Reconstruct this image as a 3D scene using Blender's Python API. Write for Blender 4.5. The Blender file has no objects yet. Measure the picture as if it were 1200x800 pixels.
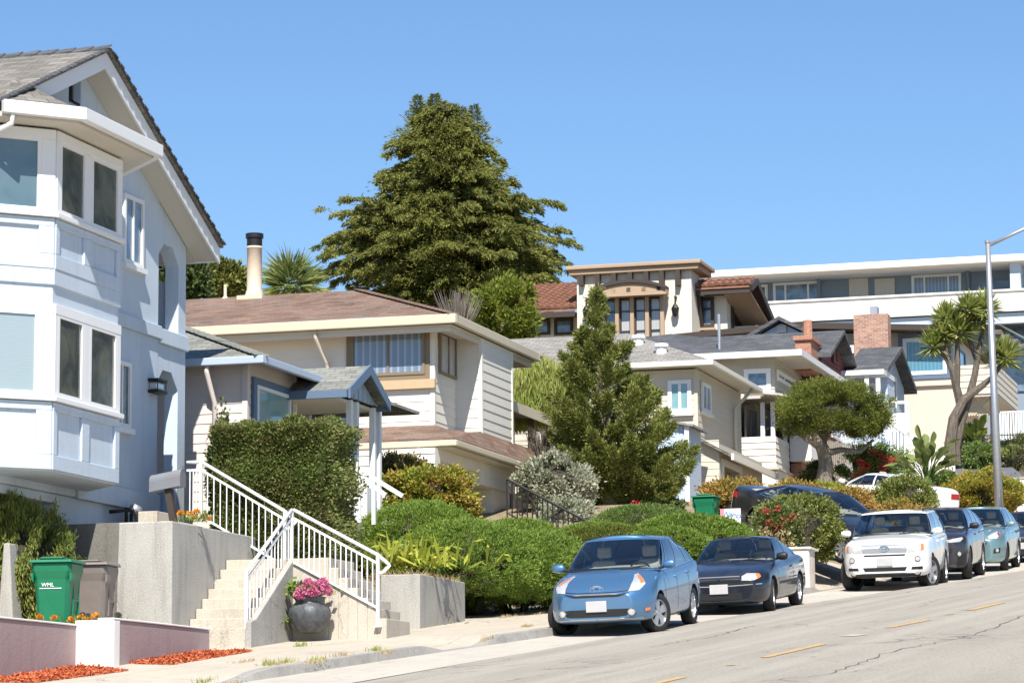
import bpy, bmesh, math, random
import numpy as np
from math import sin, cos, tan, radians, pi, sqrt, atan2
from mathutils import Vector, Matrix
from mathutils.bvhtree import BVHTree
random.seed(7); RNG = np.random.default_rng(7)
SC = bpy.context.scene; COL = SC.collection

# ------------------------------------------------------------------ survey: the camera and the street frame
F = 3500.0; PITCH = radians(8.1); ROLL = radians(-.42); CAMZ = 2.2
_f = np.array([0, cos(PITCH), sin(PITCH)]); _u = np.array([0, -sin(PITCH), cos(PITCH)]); _x = np.array([1., 0, 0])
XA = cos(ROLL)*_x + sin(ROLL)*_u; UA = -sin(ROLL)*_x + cos(ROLL)*_u
EYE = np.array([0, 0, CAMZ])
def ray(x, y): return _f + XA*(x-600)/F - UA*(y-400)/F
def at(x, y, depth):
    d = ray(x, y); return EYE + d*depth/d[1]
SY = radians(20); SU = np.array([sin(SY), cos(SY), 0]); SN = np.array([-cos(SY), sin(SY), 0]); G = .094
def gnd(x, y, h=0):
    d = ray(x, y); k = (h-CAMZ)/(d[2]-G*(d@SU)); p = EYE + k*d
    return p@SU, p@SN
def S(s, t, z): p = s*SU + t*SN; return (float(p[0]), float(p[1]), float(z))
def ss(a, b, x): x = np.clip((x-a)/(b-a), 0, 1); return x*x*(3-2*x)
def road_z(s): s = np.asarray(s, float); return np.where(s > 170, G*170+8*(1-np.exp(-(s-170)/85)), np.where(s < -30, -G*30-4*(1-np.exp((s+30)/42)), G*s))
def kerb_t(s): return np.interp(s, [-40, 30, 40, 45, 54, 60, 66, 75, 90, 140, 400], [16.6, 16.5, 16.1, 15.75, 15.8, 15.55, 15.5, 15.45, 15.3, 14.5, 12])
def kerb_h(s): return .15 - .125*(ss(33.5, 35.2, -s+69)*0 + (1-ss(34.2, 35.6, s)) + ss(40.3, 41.3, s)*(1-ss(42.4, 43.2, s)) + ss(56.2, 57, s)*(1-ss(57.6, 58.2, s)) + ss(61, 62, s)*(1-ss(69, 70.5, s)))
def walk_z(s, t):
    k = kerb_t(s); h = kerb_h(s); return road_z(s) + h + (.15-h)*ss(.1, 1.6, t-k)
def zt(s, t):
    s = np.asarray(s, float); t = np.asarray(t, float)
    hh = np.interp(s, [0, 46, 48.5, 54, 62, 67, 72, 80, 100, 112, 200], [0, 0, 1.7, 1.4, 1.4, 1.9, 1.4, 2.3, 2.6, 2.9, 4])
    steep = np.clip((t-19.6)/3.6, 0, 1); ramp = np.clip((t-15.6)/np.interp(s, [62, 80, 90], [5, 7, 16]), 0, 1)
    m = ss(60.5, 62.5, s)
    r = (steep*(1-m) + ramp*m)*hh
    back = ss(45, 50, s)*np.clip(t-26, 0, 60)*.06
    return road_z(s) + np.where(t > 19.5, .13, -.06) + r + back

# ------------------------------------------------------------------ materials
def newmat(name):
    m = bpy.data.materials.new(name); m.use_nodes = True; nt = m.node_tree
    return m, nt, nt.nodes['Principled BSDF']
def nn(nt, t, **kw):
    n = nt.nodes.new(t)
    for k, v in kw.items():
        if k in n.inputs: n.inputs[k].default_value = v
        else: setattr(n, k, v)
    return n
def c4(c): return (c[0], c[1], c[2], 1)
def ramp(nt, fac, stops):
    r = nt.nodes.new('ShaderNodeValToRGB'); e = r.color_ramp.elements
    while len(e) < len(stops): e.new(.5)
    for q, (p, c) in zip(e, stops): q.position = p; q.color = c4(c) if len(c) == 3 else c
    nt.links.new(fac, r.inputs[0]); return r.outputs[0]
def mixc(nt, fac, a, b, mode='MIX'):
    m = nt.nodes.new('ShaderNodeMix'); m.data_type = 'RGBA'; m.blend_type = mode
    for s, v in ((m.inputs[0], fac), (m.inputs[6], a), (m.inputs[7], b)):
        if hasattr(v, 'is_output'): nt.links.new(v, s)
        elif isinstance(v, (int, float)): s.default_value = v
        else: s.default_value = c4(v)
    return m.outputs[2]
def math_(nt, op, a, b=0.0):
    m = nt.nodes.new('ShaderNodeMath'); m.operation = op
    for s, v in zip(m.inputs, (a, b)):
        if hasattr(v, 'is_output'): nt.links.new(v, s)
        else: s.default_value = v
    return m.outputs[0]
def coords(nt, out='Object', scale=(1, 1, 1)):
    t = nt.nodes.new('ShaderNodeTexCoord'); mp = nt.nodes.new('ShaderNodeMapping'); mp.inputs['Scale'].default_value = scale
    nt.links.new(t.outputs[out], mp.inputs[0]); return mp.outputs[0]
def noise(nt, vec, scale, detail=5, rough=.6, dist=0):
    n = nn(nt, 'ShaderNodeTexNoise', Scale=scale, Detail=detail, Roughness=rough, Distortion=dist); nt.links.new(vec, n.inputs['Vector']); return n.outputs[0]
def bump(nt, b, h, strength, dist=.02):
    n = nn(nt, 'ShaderNodeBump', Strength=strength, Distance=dist); nt.links.new(h, n.inputs['Height']); nt.links.new(n.outputs[0], b.inputs['Normal'])

def paint(name, col, rough=.55, var=.12, scale=1.3, bmp=.12, bscale=60, streak=.12, dirt=None, spec=.4):
    "painted or rendered surface: broad tone drift, faint rain streaks running down, fine grain"
    m, nt, b = newmat(name); v = coords(nt)
    d = [c*.78 for c in col] if dirt is None else dirt
    n1 = noise(nt, v, scale); f1 = ramp(nt, n1, [(.35, (0, 0, 0)), (.75, (1, 1, 1))])
    c = mixc(nt, math_(nt, 'MULTIPLY', f1, var*2), col, d)
    n2 = noise(nt, coords(nt, 'Object', (5, 5, .35)), 1.6, 6, .7); f2 = ramp(nt, n2, [(.5, (0, 0, 0)), (.8, (1, 1, 1))])
    c = mixc(nt, math_(nt, 'MULTIPLY', f2, streak*2), c, d)
    nt.links.new(c, b.inputs['Base Color']); b.inputs['Roughness'].default_value = rough; b.inputs['Specular IOR Level'].default_value = spec
    if bmp: bump(nt, b, noise(nt, v, bscale, 4), bmp, .01)
    return m
def plain(name, col, rough=.5, metal=0, coat=0, emit=0, spec=.5):
    m, nt, b = newmat(name); v = coords(nt); n = noise(nt, v, 9, 3)
    c = mixc(nt, ramp(nt, n, [(.3, (0, 0, 0)), (.8, (1, 1, 1))]), col, [x*.86 for x in col])
    nt.links.new(c, b.inputs['Base Color'])
    b.inputs['Roughness'].default_value = rough; b.inputs['Metallic'].default_value = metal; b.inputs['Coat Weight'].default_value = coat; b.inputs['Coat Roughness'].default_value = .03
    b.inputs['Specular IOR Level'].default_value = spec
    return m
def shingles(name, cols, w=.32, h=.15, gap=(.03, .03, .03), bmp=.7, rough=.9):
    "roof shingles on the metre UVs: every shingle its own tone"
    m, nt, b = newmat(name); v = coords(nt, 'UV')
    br = nn(nt, 'ShaderNodeTexBrick', Scale=1.0); br.inputs['Brick Width'].default_value = w; br.inputs['Row Height'].default_value = h; br.inputs['Mortar Size'].default_value = .009; br.inputs['Mortar Smooth'].default_value = .3
    br.inputs['Color1'].default_value = (0, 0, 0, 1); br.inputs['Color2'].default_value = (1, 1, 1, 1); br.inputs['Mortar'].default_value = (.5, .5, .5, 1); br.inputs['Bias'].default_value = 0
    nt.links.new(v, br.inputs['Vector'])
    k = len(cols); c = ramp(nt, br.outputs['Color'], [(i/(k-1), x) for i, x in enumerate(cols)])
    n = noise(nt, v, .7, 4); c = mixc(nt, .35, c, ramp(nt, n, [(.3, [x*.7 for x in cols[0]]), (.7, [min(1, x*1.25) for x in cols[-1]])]))
    c = mixc(nt, math_(nt, 'MULTIPLY', br.outputs['Fac'], .75), c, gap)  # joint colour also paints the shadow under overlapping rows
    c = mixc(nt, .25, c, ramp(nt, noise(nt, v, 30, 3), [(.3, [x*.5 for x in cols[0]]), (.7, cols[-1])]))
    nt.links.new(c, b.inputs['Base Color']); b.inputs['Roughness'].default_value = rough; b.inputs['Specular IOR Level'].default_value = .2
    sx = nt.nodes.new('ShaderNodeSeparateXYZ'); nt.links.new(v, sx.inputs[0])
    saw = math_(nt, 'SUBTRACT', 1.0, math_(nt, 'FRACT', math_(nt, 'DIVIDE', sx.outputs[1], h)))
    bump(nt, b, math_(nt, 'ADD', saw, math_(nt, 'MULTIPLY', br.outputs['Color'], .6)), bmp, .03)
    return m
def bricks(name, c1, c2, mortar, w=.22, h=.075):
    m, nt, b = newmat(name); v = coords(nt, 'UV')
    br = nn(nt, 'ShaderNodeTexBrick', Scale=1.0); br.inputs['Brick Width'].default_value = w; br.inputs['Row Height'].default_value = h; br.inputs['Mortar Size'].default_value = .008
    br.inputs['Color1'].default_value = c4(c1); br.inputs['Color2'].default_value = c4(c2); br.inputs['Mortar'].default_value = c4(mortar); nt.links.new(v, br.inputs['Vector'])
    c = mixc(nt, .3, br.outputs['Color'], ramp(nt, noise(nt, v, 9), [(.3, [x*.5 for x in c1]), (.7, c2)]))
    nt.links.new(c, b.inputs['Base Color']); b.inputs['Roughness'].default_value = .9
    bump(nt, b, math_(nt, 'SUBTRACT', 1.0, br.outputs['Fac']), .5, .01); return m
def concrete(name, col, dark, uv=False, joint=None, stain=.5, crack=.6, bscale=40):
    m, nt, b = newmat(name); v = coords(nt, 'UV' if uv else 'Object')
    n1 = noise(nt, v, .9, 7, .65); f = ramp(nt, n1, [(.38, (0, 0, 0)), (.72, (1, 1, 1))])
    c = mixc(nt, math_(nt, 'MULTIPLY', f, stain), col, dark)
    n2 = noise(nt, coords(nt, 'UV' if uv else 'Object', (4, 4, .3) if not uv else (1, 3, 1)), 1.5, 7, .7)
    c = mixc(nt, math_(nt, 'MULTIPLY', ramp(nt, n2, [(.5, (0, 0, 0)), (.72, (1, 1, 1))]), stain*.9), c, [x*.8 for x in dark])
    c = mixc(nt, .3, c, ramp(nt, noise(nt, v, 45, 4), [(.35, [x*.7 for x in dark]), (.65, [min(1, x*1.15) for x in col])]))
    vo = nn(nt, 'ShaderNodeTexVoronoi', Scale=.75); vo.feature = 'DISTANCE_TO_EDGE'
    dv = nt.nodes.new('ShaderNodeVectorMath'); dv.operation = 'ADD'; nz = nn(nt, 'ShaderNodeTexNoise', Scale=2.5, Detail=4); nt.links.new(v, nz.inputs['Vector']); nt.links.new(v, dv.inputs[0]); nt.links.new(nz.outputs['Color'], dv.inputs[1]); nt.links.new(dv.outputs[0], vo.inputs['Vector'])
    ck = ramp(nt, vo.outputs[0], [(.0, (1, 1, 1)), (.012, (0, 0, 0))])
    ck = math_(nt, 'MULTIPLY', ck, ramp(nt, noise(nt, v, .6, 2), [(.5, (0, 0, 0)), (.62, (1, 1, 1))]))
    c = mixc(nt, math_(nt, 'MULTIPLY', ck, crack), c, [x*.3 for x in dark])
    if joint:
        sx = nt.nodes.new('ShaderNodeSeparateXYZ'); nt.links.new(v, sx.inputs[0])
        for ax in (0, 1):
            fr = math_(nt, 'FRACT', math_(nt, 'DIVIDE', sx.outputs[ax], joint)); e = math_(nt, 'LESS_THAN', fr, .016/joint)
            c = mixc(nt, math_(nt, 'MULTIPLY', e, .6), c, [x*.4 for x in dark])
    nt.links.new(c, b.inputs['Base Color']); b.inputs['Roughness'].default_value = .93; b.inputs['Specular IOR Level'].default_value = .25
    bump(nt, b, math_(nt, 'SUBTRACT', noise(nt, v, bscale, 6, .7), math_(nt, 'MULTIPLY', ck, .7)), .35, .02); return m
def asphalt():
    m, nt, b = newmat('asphalt'); v = coords(nt, 'UV')
    n = noise(nt, v, 130, 3); c = ramp(nt, n, [(.3, (.2, .178, .148)), (.5, (.33, .3, .252)), (.72, (.48, .445, .385))])
    vc = nn(nt, 'ShaderNodeTexVoronoi', Scale=55); nt.links.new(v, vc.inputs['Vector'])
    c = mixc(nt, .25, c, ramp(nt, vc.outputs['Color'], [(.1, (.16, .145, .125)), (.9, (.5, .465, .4))]))
    c = mixc(nt, .4, c, ramp(nt, noise(nt, v, 22, 5, .75), [(.36, (.15, .135, .115)), (.5, (.32, .29, .245)), (.66, (.52, .48, .41))]))
    big = noise(nt, coords(nt, 'UV', (.22, 1.0, 1)), .8, 6, .65)
    c = mixc(nt, math_(nt, 'MULTIPLY', ramp(nt, big, [(.42, (0, 0, 0)), (.75, (1, 1, 1))]), .5), c, (.21, .19, .16))
    # tar lines along joints and a few wandering cracks
    vo = nn(nt, 'ShaderNodeTexVoronoi', Scale=.22); vo.feature = 'DISTANCE_TO_EDGE'
    dv = nt.nodes.new('ShaderNodeVectorMath'); dv.operation = 'ADD'; nz = nn(nt, 'ShaderNodeTexNoise', Scale=1.2, Detail=5); nt.links.new(v, nz.inputs['Vector']); nt.links.new(v, dv.inputs[0]); nt.links.new(nz.outputs['Color'], dv.inputs[1]); nt.links.new(dv.outputs[0], vo.inputs['Vector'])
    ck = ramp(nt, vo.outputs[0], [(0, (1, 1, 1)), (.006, (0, 0, 0))])
    ck = math_(nt, 'MULTIPLY', ck, ramp(nt, noise(nt, v, .5, 3), [(.42, (0, 0, 0)), (.55, (1, 1, 1))]))
    c = mixc(nt, math_(nt, 'MULTIPLY', ck, .75), c, (.07, .065, .06))
    st = ramp(nt, noise(nt, coords(nt, 'UV', (.5, 1.4, 1)), 1.1, 5, .7), [(.6, (0, 0, 0)), (.7, (1, 1, 1))]); c = mixc(nt, math_(nt, 'MULTIPLY', st, .35), c, (.12, .11, .095))
    wear = ramp(nt, noise(nt, coords(nt, 'UV', (.03, 1.6, 1)), 1.3, 3, .5), [(.45, (0, 0, 0)), (.6, (1, 1, 1))]); c = mixc(nt, math_(nt, 'MULTIPLY', wear, .3), c, (.44, .4, .34))
    nt.links.new(c, b.inputs['Base Color']); b.inputs['Roughness'].default_value = .95; b.inputs['Specular IOR Level'].default_value = .2
    bump(nt, b, n, .6, .012); return m
def leafmat(name, cols, trans=.35, rough=.55, clump=1.2):
    "leaves: each its own tone (random per island) and slow drift through the plant"
    m, nt, b = newmat(name); g = nt.nodes.new('ShaderNodeNewGeometry')
    k = len(cols); c = ramp(nt, g.outputs['Random Per Island'], [(i/(k-1), x) for i, x in enumerate(cols)])
    n = noise(nt, coords(nt), clump, 3); c = mixc(nt, .35, c, ramp(nt, n, [(.35, cols[0]), (.65, cols[-1])]))
    nt.links.new(c, b.inputs['Base Color']); b.inputs['Roughness'].default_value = rough; b.inputs['Specular IOR Level'].default_value = .25
    if trans:
        t = nt.nodes.new('ShaderNodeBsdfTranslucent'); nt.links.new(c, t.inputs[0]); mx = nt.nodes.new('ShaderNodeMixShader'); mx.inputs[0].default_value = trans
        nt.links.new(b.outputs[0], mx.inputs[1]); nt.links.new(t.outputs[0], mx.inputs[2]); nt.links.new(mx.outputs[0], nt.nodes['Material Output'].inputs[0])
    return m
def bark(name, c1, c2, sc=(6, 6, 1.2)):
    m, nt, b = newmat(name); v = coords(nt, 'Object', sc); n = noise(nt, v, 2.5, 7, .7)
    nt.links.new(ramp(nt, n, [(.3, c1), (.7, c2)]), b.inputs['Base Color']); b.inputs['Roughness'].default_value = .95; bump(nt, b, n, .9, .05); return m
def glass(name, tint=(.5, .6, .6), refl=1.0):
    "thin pane: tinted see-through with mirror reflection rising at glancing angles"
    m, nt, b = newmat(name); nt.nodes.remove(b)
    t = nn(nt, 'ShaderNodeBsdfTransparent'); t.inputs[0].default_value = c4(tint)
    g = nn(nt, 'ShaderNodeBsdfGlossy', Roughness=.02); fr = nn(nt, 'ShaderNodeFresnel', IOR=1.6)
    n = noise(nt, coords(nt), 1.5, 2); bp = nn(nt, 'ShaderNodeBump', Strength=.03, Distance=.02); nt.links.new(n, bp.inputs['Height']); nt.links.new(bp.outputs[0], g.inputs['Normal'])
    mx = nt.nodes.new('ShaderNodeMixShader'); nt.links.new(math_(nt, 'MULTIPLY', fr.outputs[0], 1.6*refl), mx.inputs[0]); nt.links.new(t.outputs[0], mx.inputs[1]); nt.links.new(g.outputs[0], mx.inputs[2])
    nt.links.new(mx.outputs[0], nt.nodes['Material Output'].inputs[0]); return m
def pane(name, c1, c2, stripes=None, vert=False, rough=.06):
    "window pane with what hangs right behind it: blind slats, curtain folds or a dark room, mottled where unstriped"
    m, nt, b = newmat(name); v = coords(nt, 'UV')
    b.inputs['Coat Tint'].default_value = (1, 1, 1, 1)
    if stripes:
        sx = nt.nodes.new('ShaderNodeSeparateXYZ'); nt.links.new(v, sx.inputs[0])
        f = math_(nt, 'FRACT', math_(nt, 'DIVIDE', sx.outputs[0 if vert else 1], stripes)); fac = ramp(nt, f, [(0, (1, 1, 1)), (.25, (.1, .1, .1)), (.8, (0, 0, 0)), (1, (1, 1, 1))])
    else: fac = ramp(nt, noise(nt, v, 1.7, 4, .6, .8), [(.35, (0, 0, 0)), (.68, (1, 1, 1))])
    nt.links.new(mixc(nt, fac, c1, c2), b.inputs['Base Color']); b.inputs['Roughness'].default_value = .5; b.inputs['Coat Weight'].default_value = 1; b.inputs['Coat Roughness'].default_value = rough; b.inputs['Coat IOR'].default_value = 1.7
    bp = nn(nt, 'ShaderNodeBump', Strength=.05, Distance=.02); nt.links.new(noise(nt, v, 1.3, 2), bp.inputs['Height']); nt.links.new(bp.outputs[0], b.inputs['Coat Normal']); return m
def carpaint(name, col, metal=.5, flake=.25):
    m, nt, b = newmat(name); v = coords(nt)
    n = noise(nt, v, 900, 2); c = mixc(nt, math_(nt, 'MULTIPLY', n, flake), col, [min(1, x*1.7+.02) for x in col])
    d = noise(nt, v, 2.2, 5); c = mixc(nt, math_(nt, 'MULTIPLY', ramp(nt, d, [(.45, (0, 0, 0)), (.8, (1, 1, 1))]), .12), c, (.3, .28, .25))
    nt.links.new(c, b.inputs['Base Color']); b.inputs['Metallic'].default_value = metal; b.inputs['Roughness'].default_value = .38; b.inputs['Coat Weight'].default_value = 1; b.inputs['Coat Roughness'].default_value = .04
    return m

M = {}
M['blue_stucco'] = paint('blue_stucco', (.545, .625, .71), .85, .2, .8, .7, 60, .32, (.4, .46, .52))
M['white_trim'] = paint('white_trim', (.8, .8, .79), .45, .05, 2, .05, 40, .06)
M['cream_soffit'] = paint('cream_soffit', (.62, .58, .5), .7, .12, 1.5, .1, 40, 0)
M['garage_cream'] = paint('garage_cream', (.72, .66, .55), .6, .06)
M['grey_shingle'] = shingles('grey_shingle', [(.1, .09, .08), (.19, .175, .155), (.3, .28, .245)], .34, .2)
M['slate_shingle'] = shingles('slate_shingle', [(.13, .135, .125), (.22, .225, .2), (.34, .34, .3)], .3, .14)
M['brown_shingle'] = shingles('brown_shingle', [(.085, .05, .036), (.19, .105, .075), (.21, .145, .108), (.175, .165, .15), (.3, .2, .15)], .36, .15, (.09, .055, .04), .5)
M['pale_shingle'] = shingles('pale_shingle', [(.17, .16, .145), (.26, .245, .22), (.36, .34, .31)], .3, .15)
M['dark_shingle'] = shingles('dark_shingle', [(.05, .053, .06), (.09, .092, .1), (.15, .152, .16)], .3, .15)
M['pink_siding'] = paint('pink_siding', (.68, .6, .55), .6, .07, 1.5, .08, 40, .06)
M['blue_trim'] = paint('blue_trim', (.12, .175, .26), .5, .08)
M['pale_blue_trim'] = paint('pale_blue_trim', (.42, .5, .6), .5, .08)
M['cream_siding'] = paint('cream_siding', (.76, .72, .63), .6, .06, 1.2, .08, 40, .06)
M['tan_fascia'] = paint('tan_fascia', (.6, .53, .39), .55, .08)
M['brown_frame'] = paint('brown_frame', (.22, .17, .11), .5, .08)
M['wood_sill'] = paint('wood_sill', (.52, .38, .23), .5, .08)
M['tan_siding'] = paint('tan_siding', (.6, .54, .44), .6, .07, 1.3, .08, 40, .07)
M['sand_siding'] = paint('sand_siding', (.52, .48, .41), .6, .07)
M['pink_stucco'] = paint('pink_stucco', (.66, .54, .45), .85, .08, .8, .4, 60, .06)
M['cream_stucco'] = paint('cream_stucco', (.7, .64, .53), .85, .08, .8, .4, 60, .06)
M['dark_wood'] = paint('dark_wood', (.055, .04, .032), .6, .2)
M['pergola_wood'] = paint('pergola_wood', (.42, .3, .2), .7, .2)
M['maroon'] = paint('maroon', (.2, .055, .05), .6, .15)
M['ice_blue'] = paint('ice_blue', (.5, .6, .73), .6, .06)
M['apt_blue'] = paint('apt_blue', (.22, .27, .33), .7, .06)
M['black_metal'] = plain('black_metal', (.018, .018, .018), .45, .3)
M['white_metal'] = plain('white_metal', (.82, .83, .84), .32)
M['steel'] = plain('steel', (.5, .51, .53), .42, .7)
M['cream_pipe'] = plain('cream_pipe', (.66, .55, .42), .5)
M['rust_grey'] = paint('rust_grey', (.17, .2, .235), .6, .22, 2.2, .1, 40, .1, (.2, .09, .04))
M['terracotta'] = paint('terracotta', (.29, .13, .08), .8, .6, 3.5, .2, 30, .1, (.16, .085, .06))
M['brick_red'] = bricks('brick_red', (.38, .13, .075), (.5, .22, .13), (.4, .36, .32))
M['brick_mix'] = bricks('brick_mix', (.27, .12, .085), (.52, .3, .2), (.5, .46, .42))
M['concrete'] = concrete('concrete', (.45, .435, .4), (.22, .215, .195), stain=.65, bscale=30)
M['dark_concrete'] = concrete('dark_concrete', (.2, .19, .165), (.1, .1, .09), stain=.8, crack=.2, bscale=30)
M['steps_conc'] = concrete('steps_conc', (.56, .505, .42), (.32, .28, .23), crack=.3, stain=.6)
M['walk_conc'] = concrete('walk_conc', (.51, .45, .365), (.32, .28, .225), uv=True, joint=1.5, stain=.45)
M['gutter_conc'] = concrete('gutter_conc', (.5, .46, .39), (.33, .3, .26), uv=True, stain=.5)
M['kerb_conc'] = concrete('kerb_conc', (.36, .34, .31), (.17, .165, .155), uv=True, stain=.7)
M['mauve'] = concrete('mauve', (.42, .32, .31), (.3, .225, .22), stain=.35, crack=.2, bscale=9)
M['white_wall'] = paint('white_wall', (.8, .77, .73), .8, .05)
M['asphalt'] = asphalt()
M['road_paint'] = paint('road_paint', (.6, .36, .1), .7, .5, 8, .2, 60, .2, (.3, .25, .18))
M['soil'] = paint('soil', (.2, .155, .1), .95, .5, 2.5, .6, 20, 0, (.3, .25, .15))
M['green_bin'] = plain('green_bin', (.008, .17, .08), .4)
M['grey_bin'] = plain('grey_bin', (.2, .17, .155), .45)
M['rubber'] = plain('rubber', (.018, .018, .019), .8)
M['alloy'] = plain('alloy', (.62, .63, .66), .28, .85)
M['dark_plastic'] = plain('dark_plastic', (.014, .014, .016), .5)
M['cabin'] = plain('cabin', (.36, .345, .32), .8)
M['beige_cabin'] = plain('beige_cabin', (.3, .26, .2), .8)
M['car_glass'] = glass('car_glass', (.88, .95, .92), 1.1)
M['lamp_lens'] = plain('lamp_lens', (.62, .62, .6), .12, .25, 1)
M['amber'] = plain('amber', (.75, .22, .04), .2, 0, 1)
M['tail_red'] = plain('tail_red', (.45, .015, .02), .2, 0, 1)
M['plate'] = plain('plate', (.5, .49, .485), .5)
M['chrome'] = plain('chrome', (.75, .76, .78), .15, 1)
M['pane_dark'] = pane('pane_dark', (.012, .015, .018), (.13, .125, .09))  # lighter mottling paints tree reflections into the pane colour
M['pane_blind'] = pane('pane_blind', (.31, .38, .4), (.2, .27, .3), .035)
M['pane_shade'] = pane('pane_shade', (.075, .135, .165), (.105, .17, .2))
M['pane_curtain'] = pane('pane_curtain', (.13, .18, .25), (.34, .39, .45), .17, True)
M['pane_drape'] = pane('pane_drape', (.36, .37, .36), (.48, .48, .46), .1, True)
M['pane_blue'] = pane('pane_blue', (.05, .1, .17), (.2, .28, .36))
M['pane_teal'] = pane('pane_teal', (.13, .28, .3), (.2, .36, .38))
M['pane_stripe'] = pane('pane_stripe', (.06, .2, .28), (.13, .3, .38), .14, True)
M['door_cream'] = plain('door_cream', (.62, .59, .5), .5)
M['door_dark'] = plain('door_dark', (.05, .045, .04), .4)

# ------------------------------------------------------------------ mesh building
ZB = {}
def zb_of(o):
    while o is not None:
        if o.name in ZB: return ZB[o.name]
        o = o.parent
    return 0.0
class MB:
    def __init__(s): s.v = []; s.f = []; s.mi = []; s.cur = 0
    def add(s, vs, fs):
        o = len(s.v); s.v += [tuple(float(c) for c in p) for p in vs]
        for f in fs: s.f.append([o+i for i in f]); s.mi.append(s.cur)
        return s
    def box(s, x0, x1, y0, y1, z0, z1):
        return s.add([(x0, y0, z0), (x1, y0, z0), (x1, y1, z0), (x0, y1, z0), (x0, y0, z1), (x1, y0, z1), (x1, y1, z1), (x0, y1, z1)], BOXF)
    def hexa(s, b, t): return s.add(list(b)+list(t), BOXF)
    def prism(s, lo, hi):
        n = len(lo); return s.add(list(lo)+list(hi), [list(range(n))[::-1], list(range(n, 2*n))]+[[i, (i+1) % n, n+(i+1) % n, n+i] for i in range(n)])
    def slab(s, pts, th): return s.prism([(p[0], p[1], p[2]-th) for p in pts], pts)
    def bar(s, a, b, wx, wz, up=(0, 0, 1)):
        a = Vector(a); b = Vector(b); d = (b-a).normalized(); sd = d.cross(Vector(up))
        if sd.length < 1e-4: sd = Vector((1, 0, 0))
        sd.normalize(); uu = sd.cross(d); sd *= wx/2; uu *= wz/2
        return s.add([a-sd-uu, a+sd-uu, a+sd+uu, a-sd+uu, b-sd-uu, b+sd-uu, b+sd+uu, b-sd+uu], BOXF)
    def tube(s, pts, r, n=8):
        pts = [Vector(p) for p in pts]; rs = r if isinstance(r, (list, tuple)) else [r]*len(pts); rings = []; prev = None
        for i, p in enumerate(pts):
            d = (pts[min(i+1, len(pts)-1)]-pts[max(i-1, 0)]).normalized()
            if prev is None: x = d.orthogonal().normalized()
            else: x = (prev-d*prev.dot(d)).normalized()
            prev = x; y = d.cross(x); rings.append([p+(x*cos(2*pi*k/n)+y*sin(2*pi*k/n))*rs[i] for k in range(n)])
        vs = [q for rg in rings for q in rg]; fs = [[i*n+k, i*n+(k+1) % n, (i+1)*n+(k+1) % n, (i+1)*n+k] for i in range(len(pts)-1) for k in range(n)]
        fs += [list(range(n))[::-1], list(range((len(pts)-1)*n, len(pts)*n))]
        return s.add(vs, fs)
    def lathe(s, prof, n=24, c=(0, 0, 0), axis='z', caps=True):
        vs = []
        for r, z in prof:
            for k in range(n):
                a = 2*pi*k/n; p = (r*cos(a), r*sin(a), z)
                if axis == 'y': p = (p[0], p[2], p[1])
                if axis == 'x': p = (p[2], p[0], p[1])
                vs.append((p[0]+c[0], p[1]+c[1], p[2]+c[2]))
        m = len(prof); fs = [[i*n+k, i*n+(k+1) % n, (i+1)*n+(k+1) % n, (i+1)*n+k] for i in range(m-1) for k in range(n)]
        if caps and prof[0][0] > 1e-4: fs.append(list(range(n))[::-1])
        if caps and prof[-1][0] > 1e-4: fs.append(list(range((m-1)*n, m*n)))
        return s.add(vs, fs)
    def obox(s, pl, a0, a1, d0, d1, z0, z1):
        return s.add([pl.p(a0, d0, z0), pl.p(a1, d0, z0), pl.p(a1, d1, z0), pl.p(a0, d1, z0), pl.p(a0, d0, z1), pl.p(a1, d0, z1), pl.p(a1, d1, z1), pl.p(a0, d1, z1)], BOXF)
    def oprism(s, pl, poly, d0, d1): return s.prism([pl.p(a, d0, z) for a, z in poly], [pl.p(a, d1, z) for a, z in poly])
    def siding(s, pl, a0, a1, z0, z1, rev=.2, th=.022, d=0.0):
        "lap boards: every board leans out over the one below"
        z = z0
        while z < z1-.01:
            t = min(z+rev, z1); k = (t-z)/rev*th
            s.add([pl.p(a0, d+th, z), pl.p(a1, d+th, z), pl.p(a1, d+th-k, t), pl.p(a0, d+th-k, t), pl.p(a0, d-.01, z), pl.p(a1, d-.01, z), pl.p(a1, d-.01, t), pl.p(a0, d-.01, t)],
                  [(0, 1, 2, 3), (4, 5, 1, 0), (4, 0, 3, 7), (1, 5, 6, 2)]); z = t
        return s
    def build(s, name, mat, parent=None, smooth=False, bevel=0, sub=0):
        zb = zb_of(parent) if parent else 0
        me = bpy.data.meshes.new(name); me.from_pydata([(x, y, z-zb) for x, y, z in s.v], [], s.f); me.update()
        bm = bmesh.new(); bm.from_mesh(me); bmesh.ops.recalc_face_normals(bm, faces=bm.faces)
        uv = bm.loops.layers.uv.new('uv')
        for f in bm.faces:
            n = f.normal; t = Vector((0, 0, 1)).cross(n)
            if t.length < .05: t = Vector((1, 0, 0)); b = Vector((0, 1, 0))
            else: t.normalize(); b = n.cross(t)
            for l in f.loops: p = l.vert.co; l[uv].uv = (p.dot(t), p.dot(b))
            f.smooth = smooth
        bm.to_mesh(me); bm.free()
        for m in (mat if isinstance(mat, (list, tuple)) else [mat]): me.materials.append(m)
        if len(me.materials) > 1: me.polygons.foreach_set('material_index', s.mi)
        o = bpy.data.objects.new(name, me); COL.objects.link(o)
        if parent: o.parent = parent
        if bevel: b = o.modifiers.new('b', 'BEVEL'); b.width = bevel; b.segments = 2; b.limit_method = 'ANGLE'
        if sub: q = o.modifiers.new('s', 'SUBSURF'); q.levels = q.render_levels = sub
        return o
BOXF = [(3, 2, 1, 0), (4, 5, 6, 7), (0, 1, 5, 4), (1, 2, 6, 5), (2, 3, 7, 6), (3, 0, 4, 7)]
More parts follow.
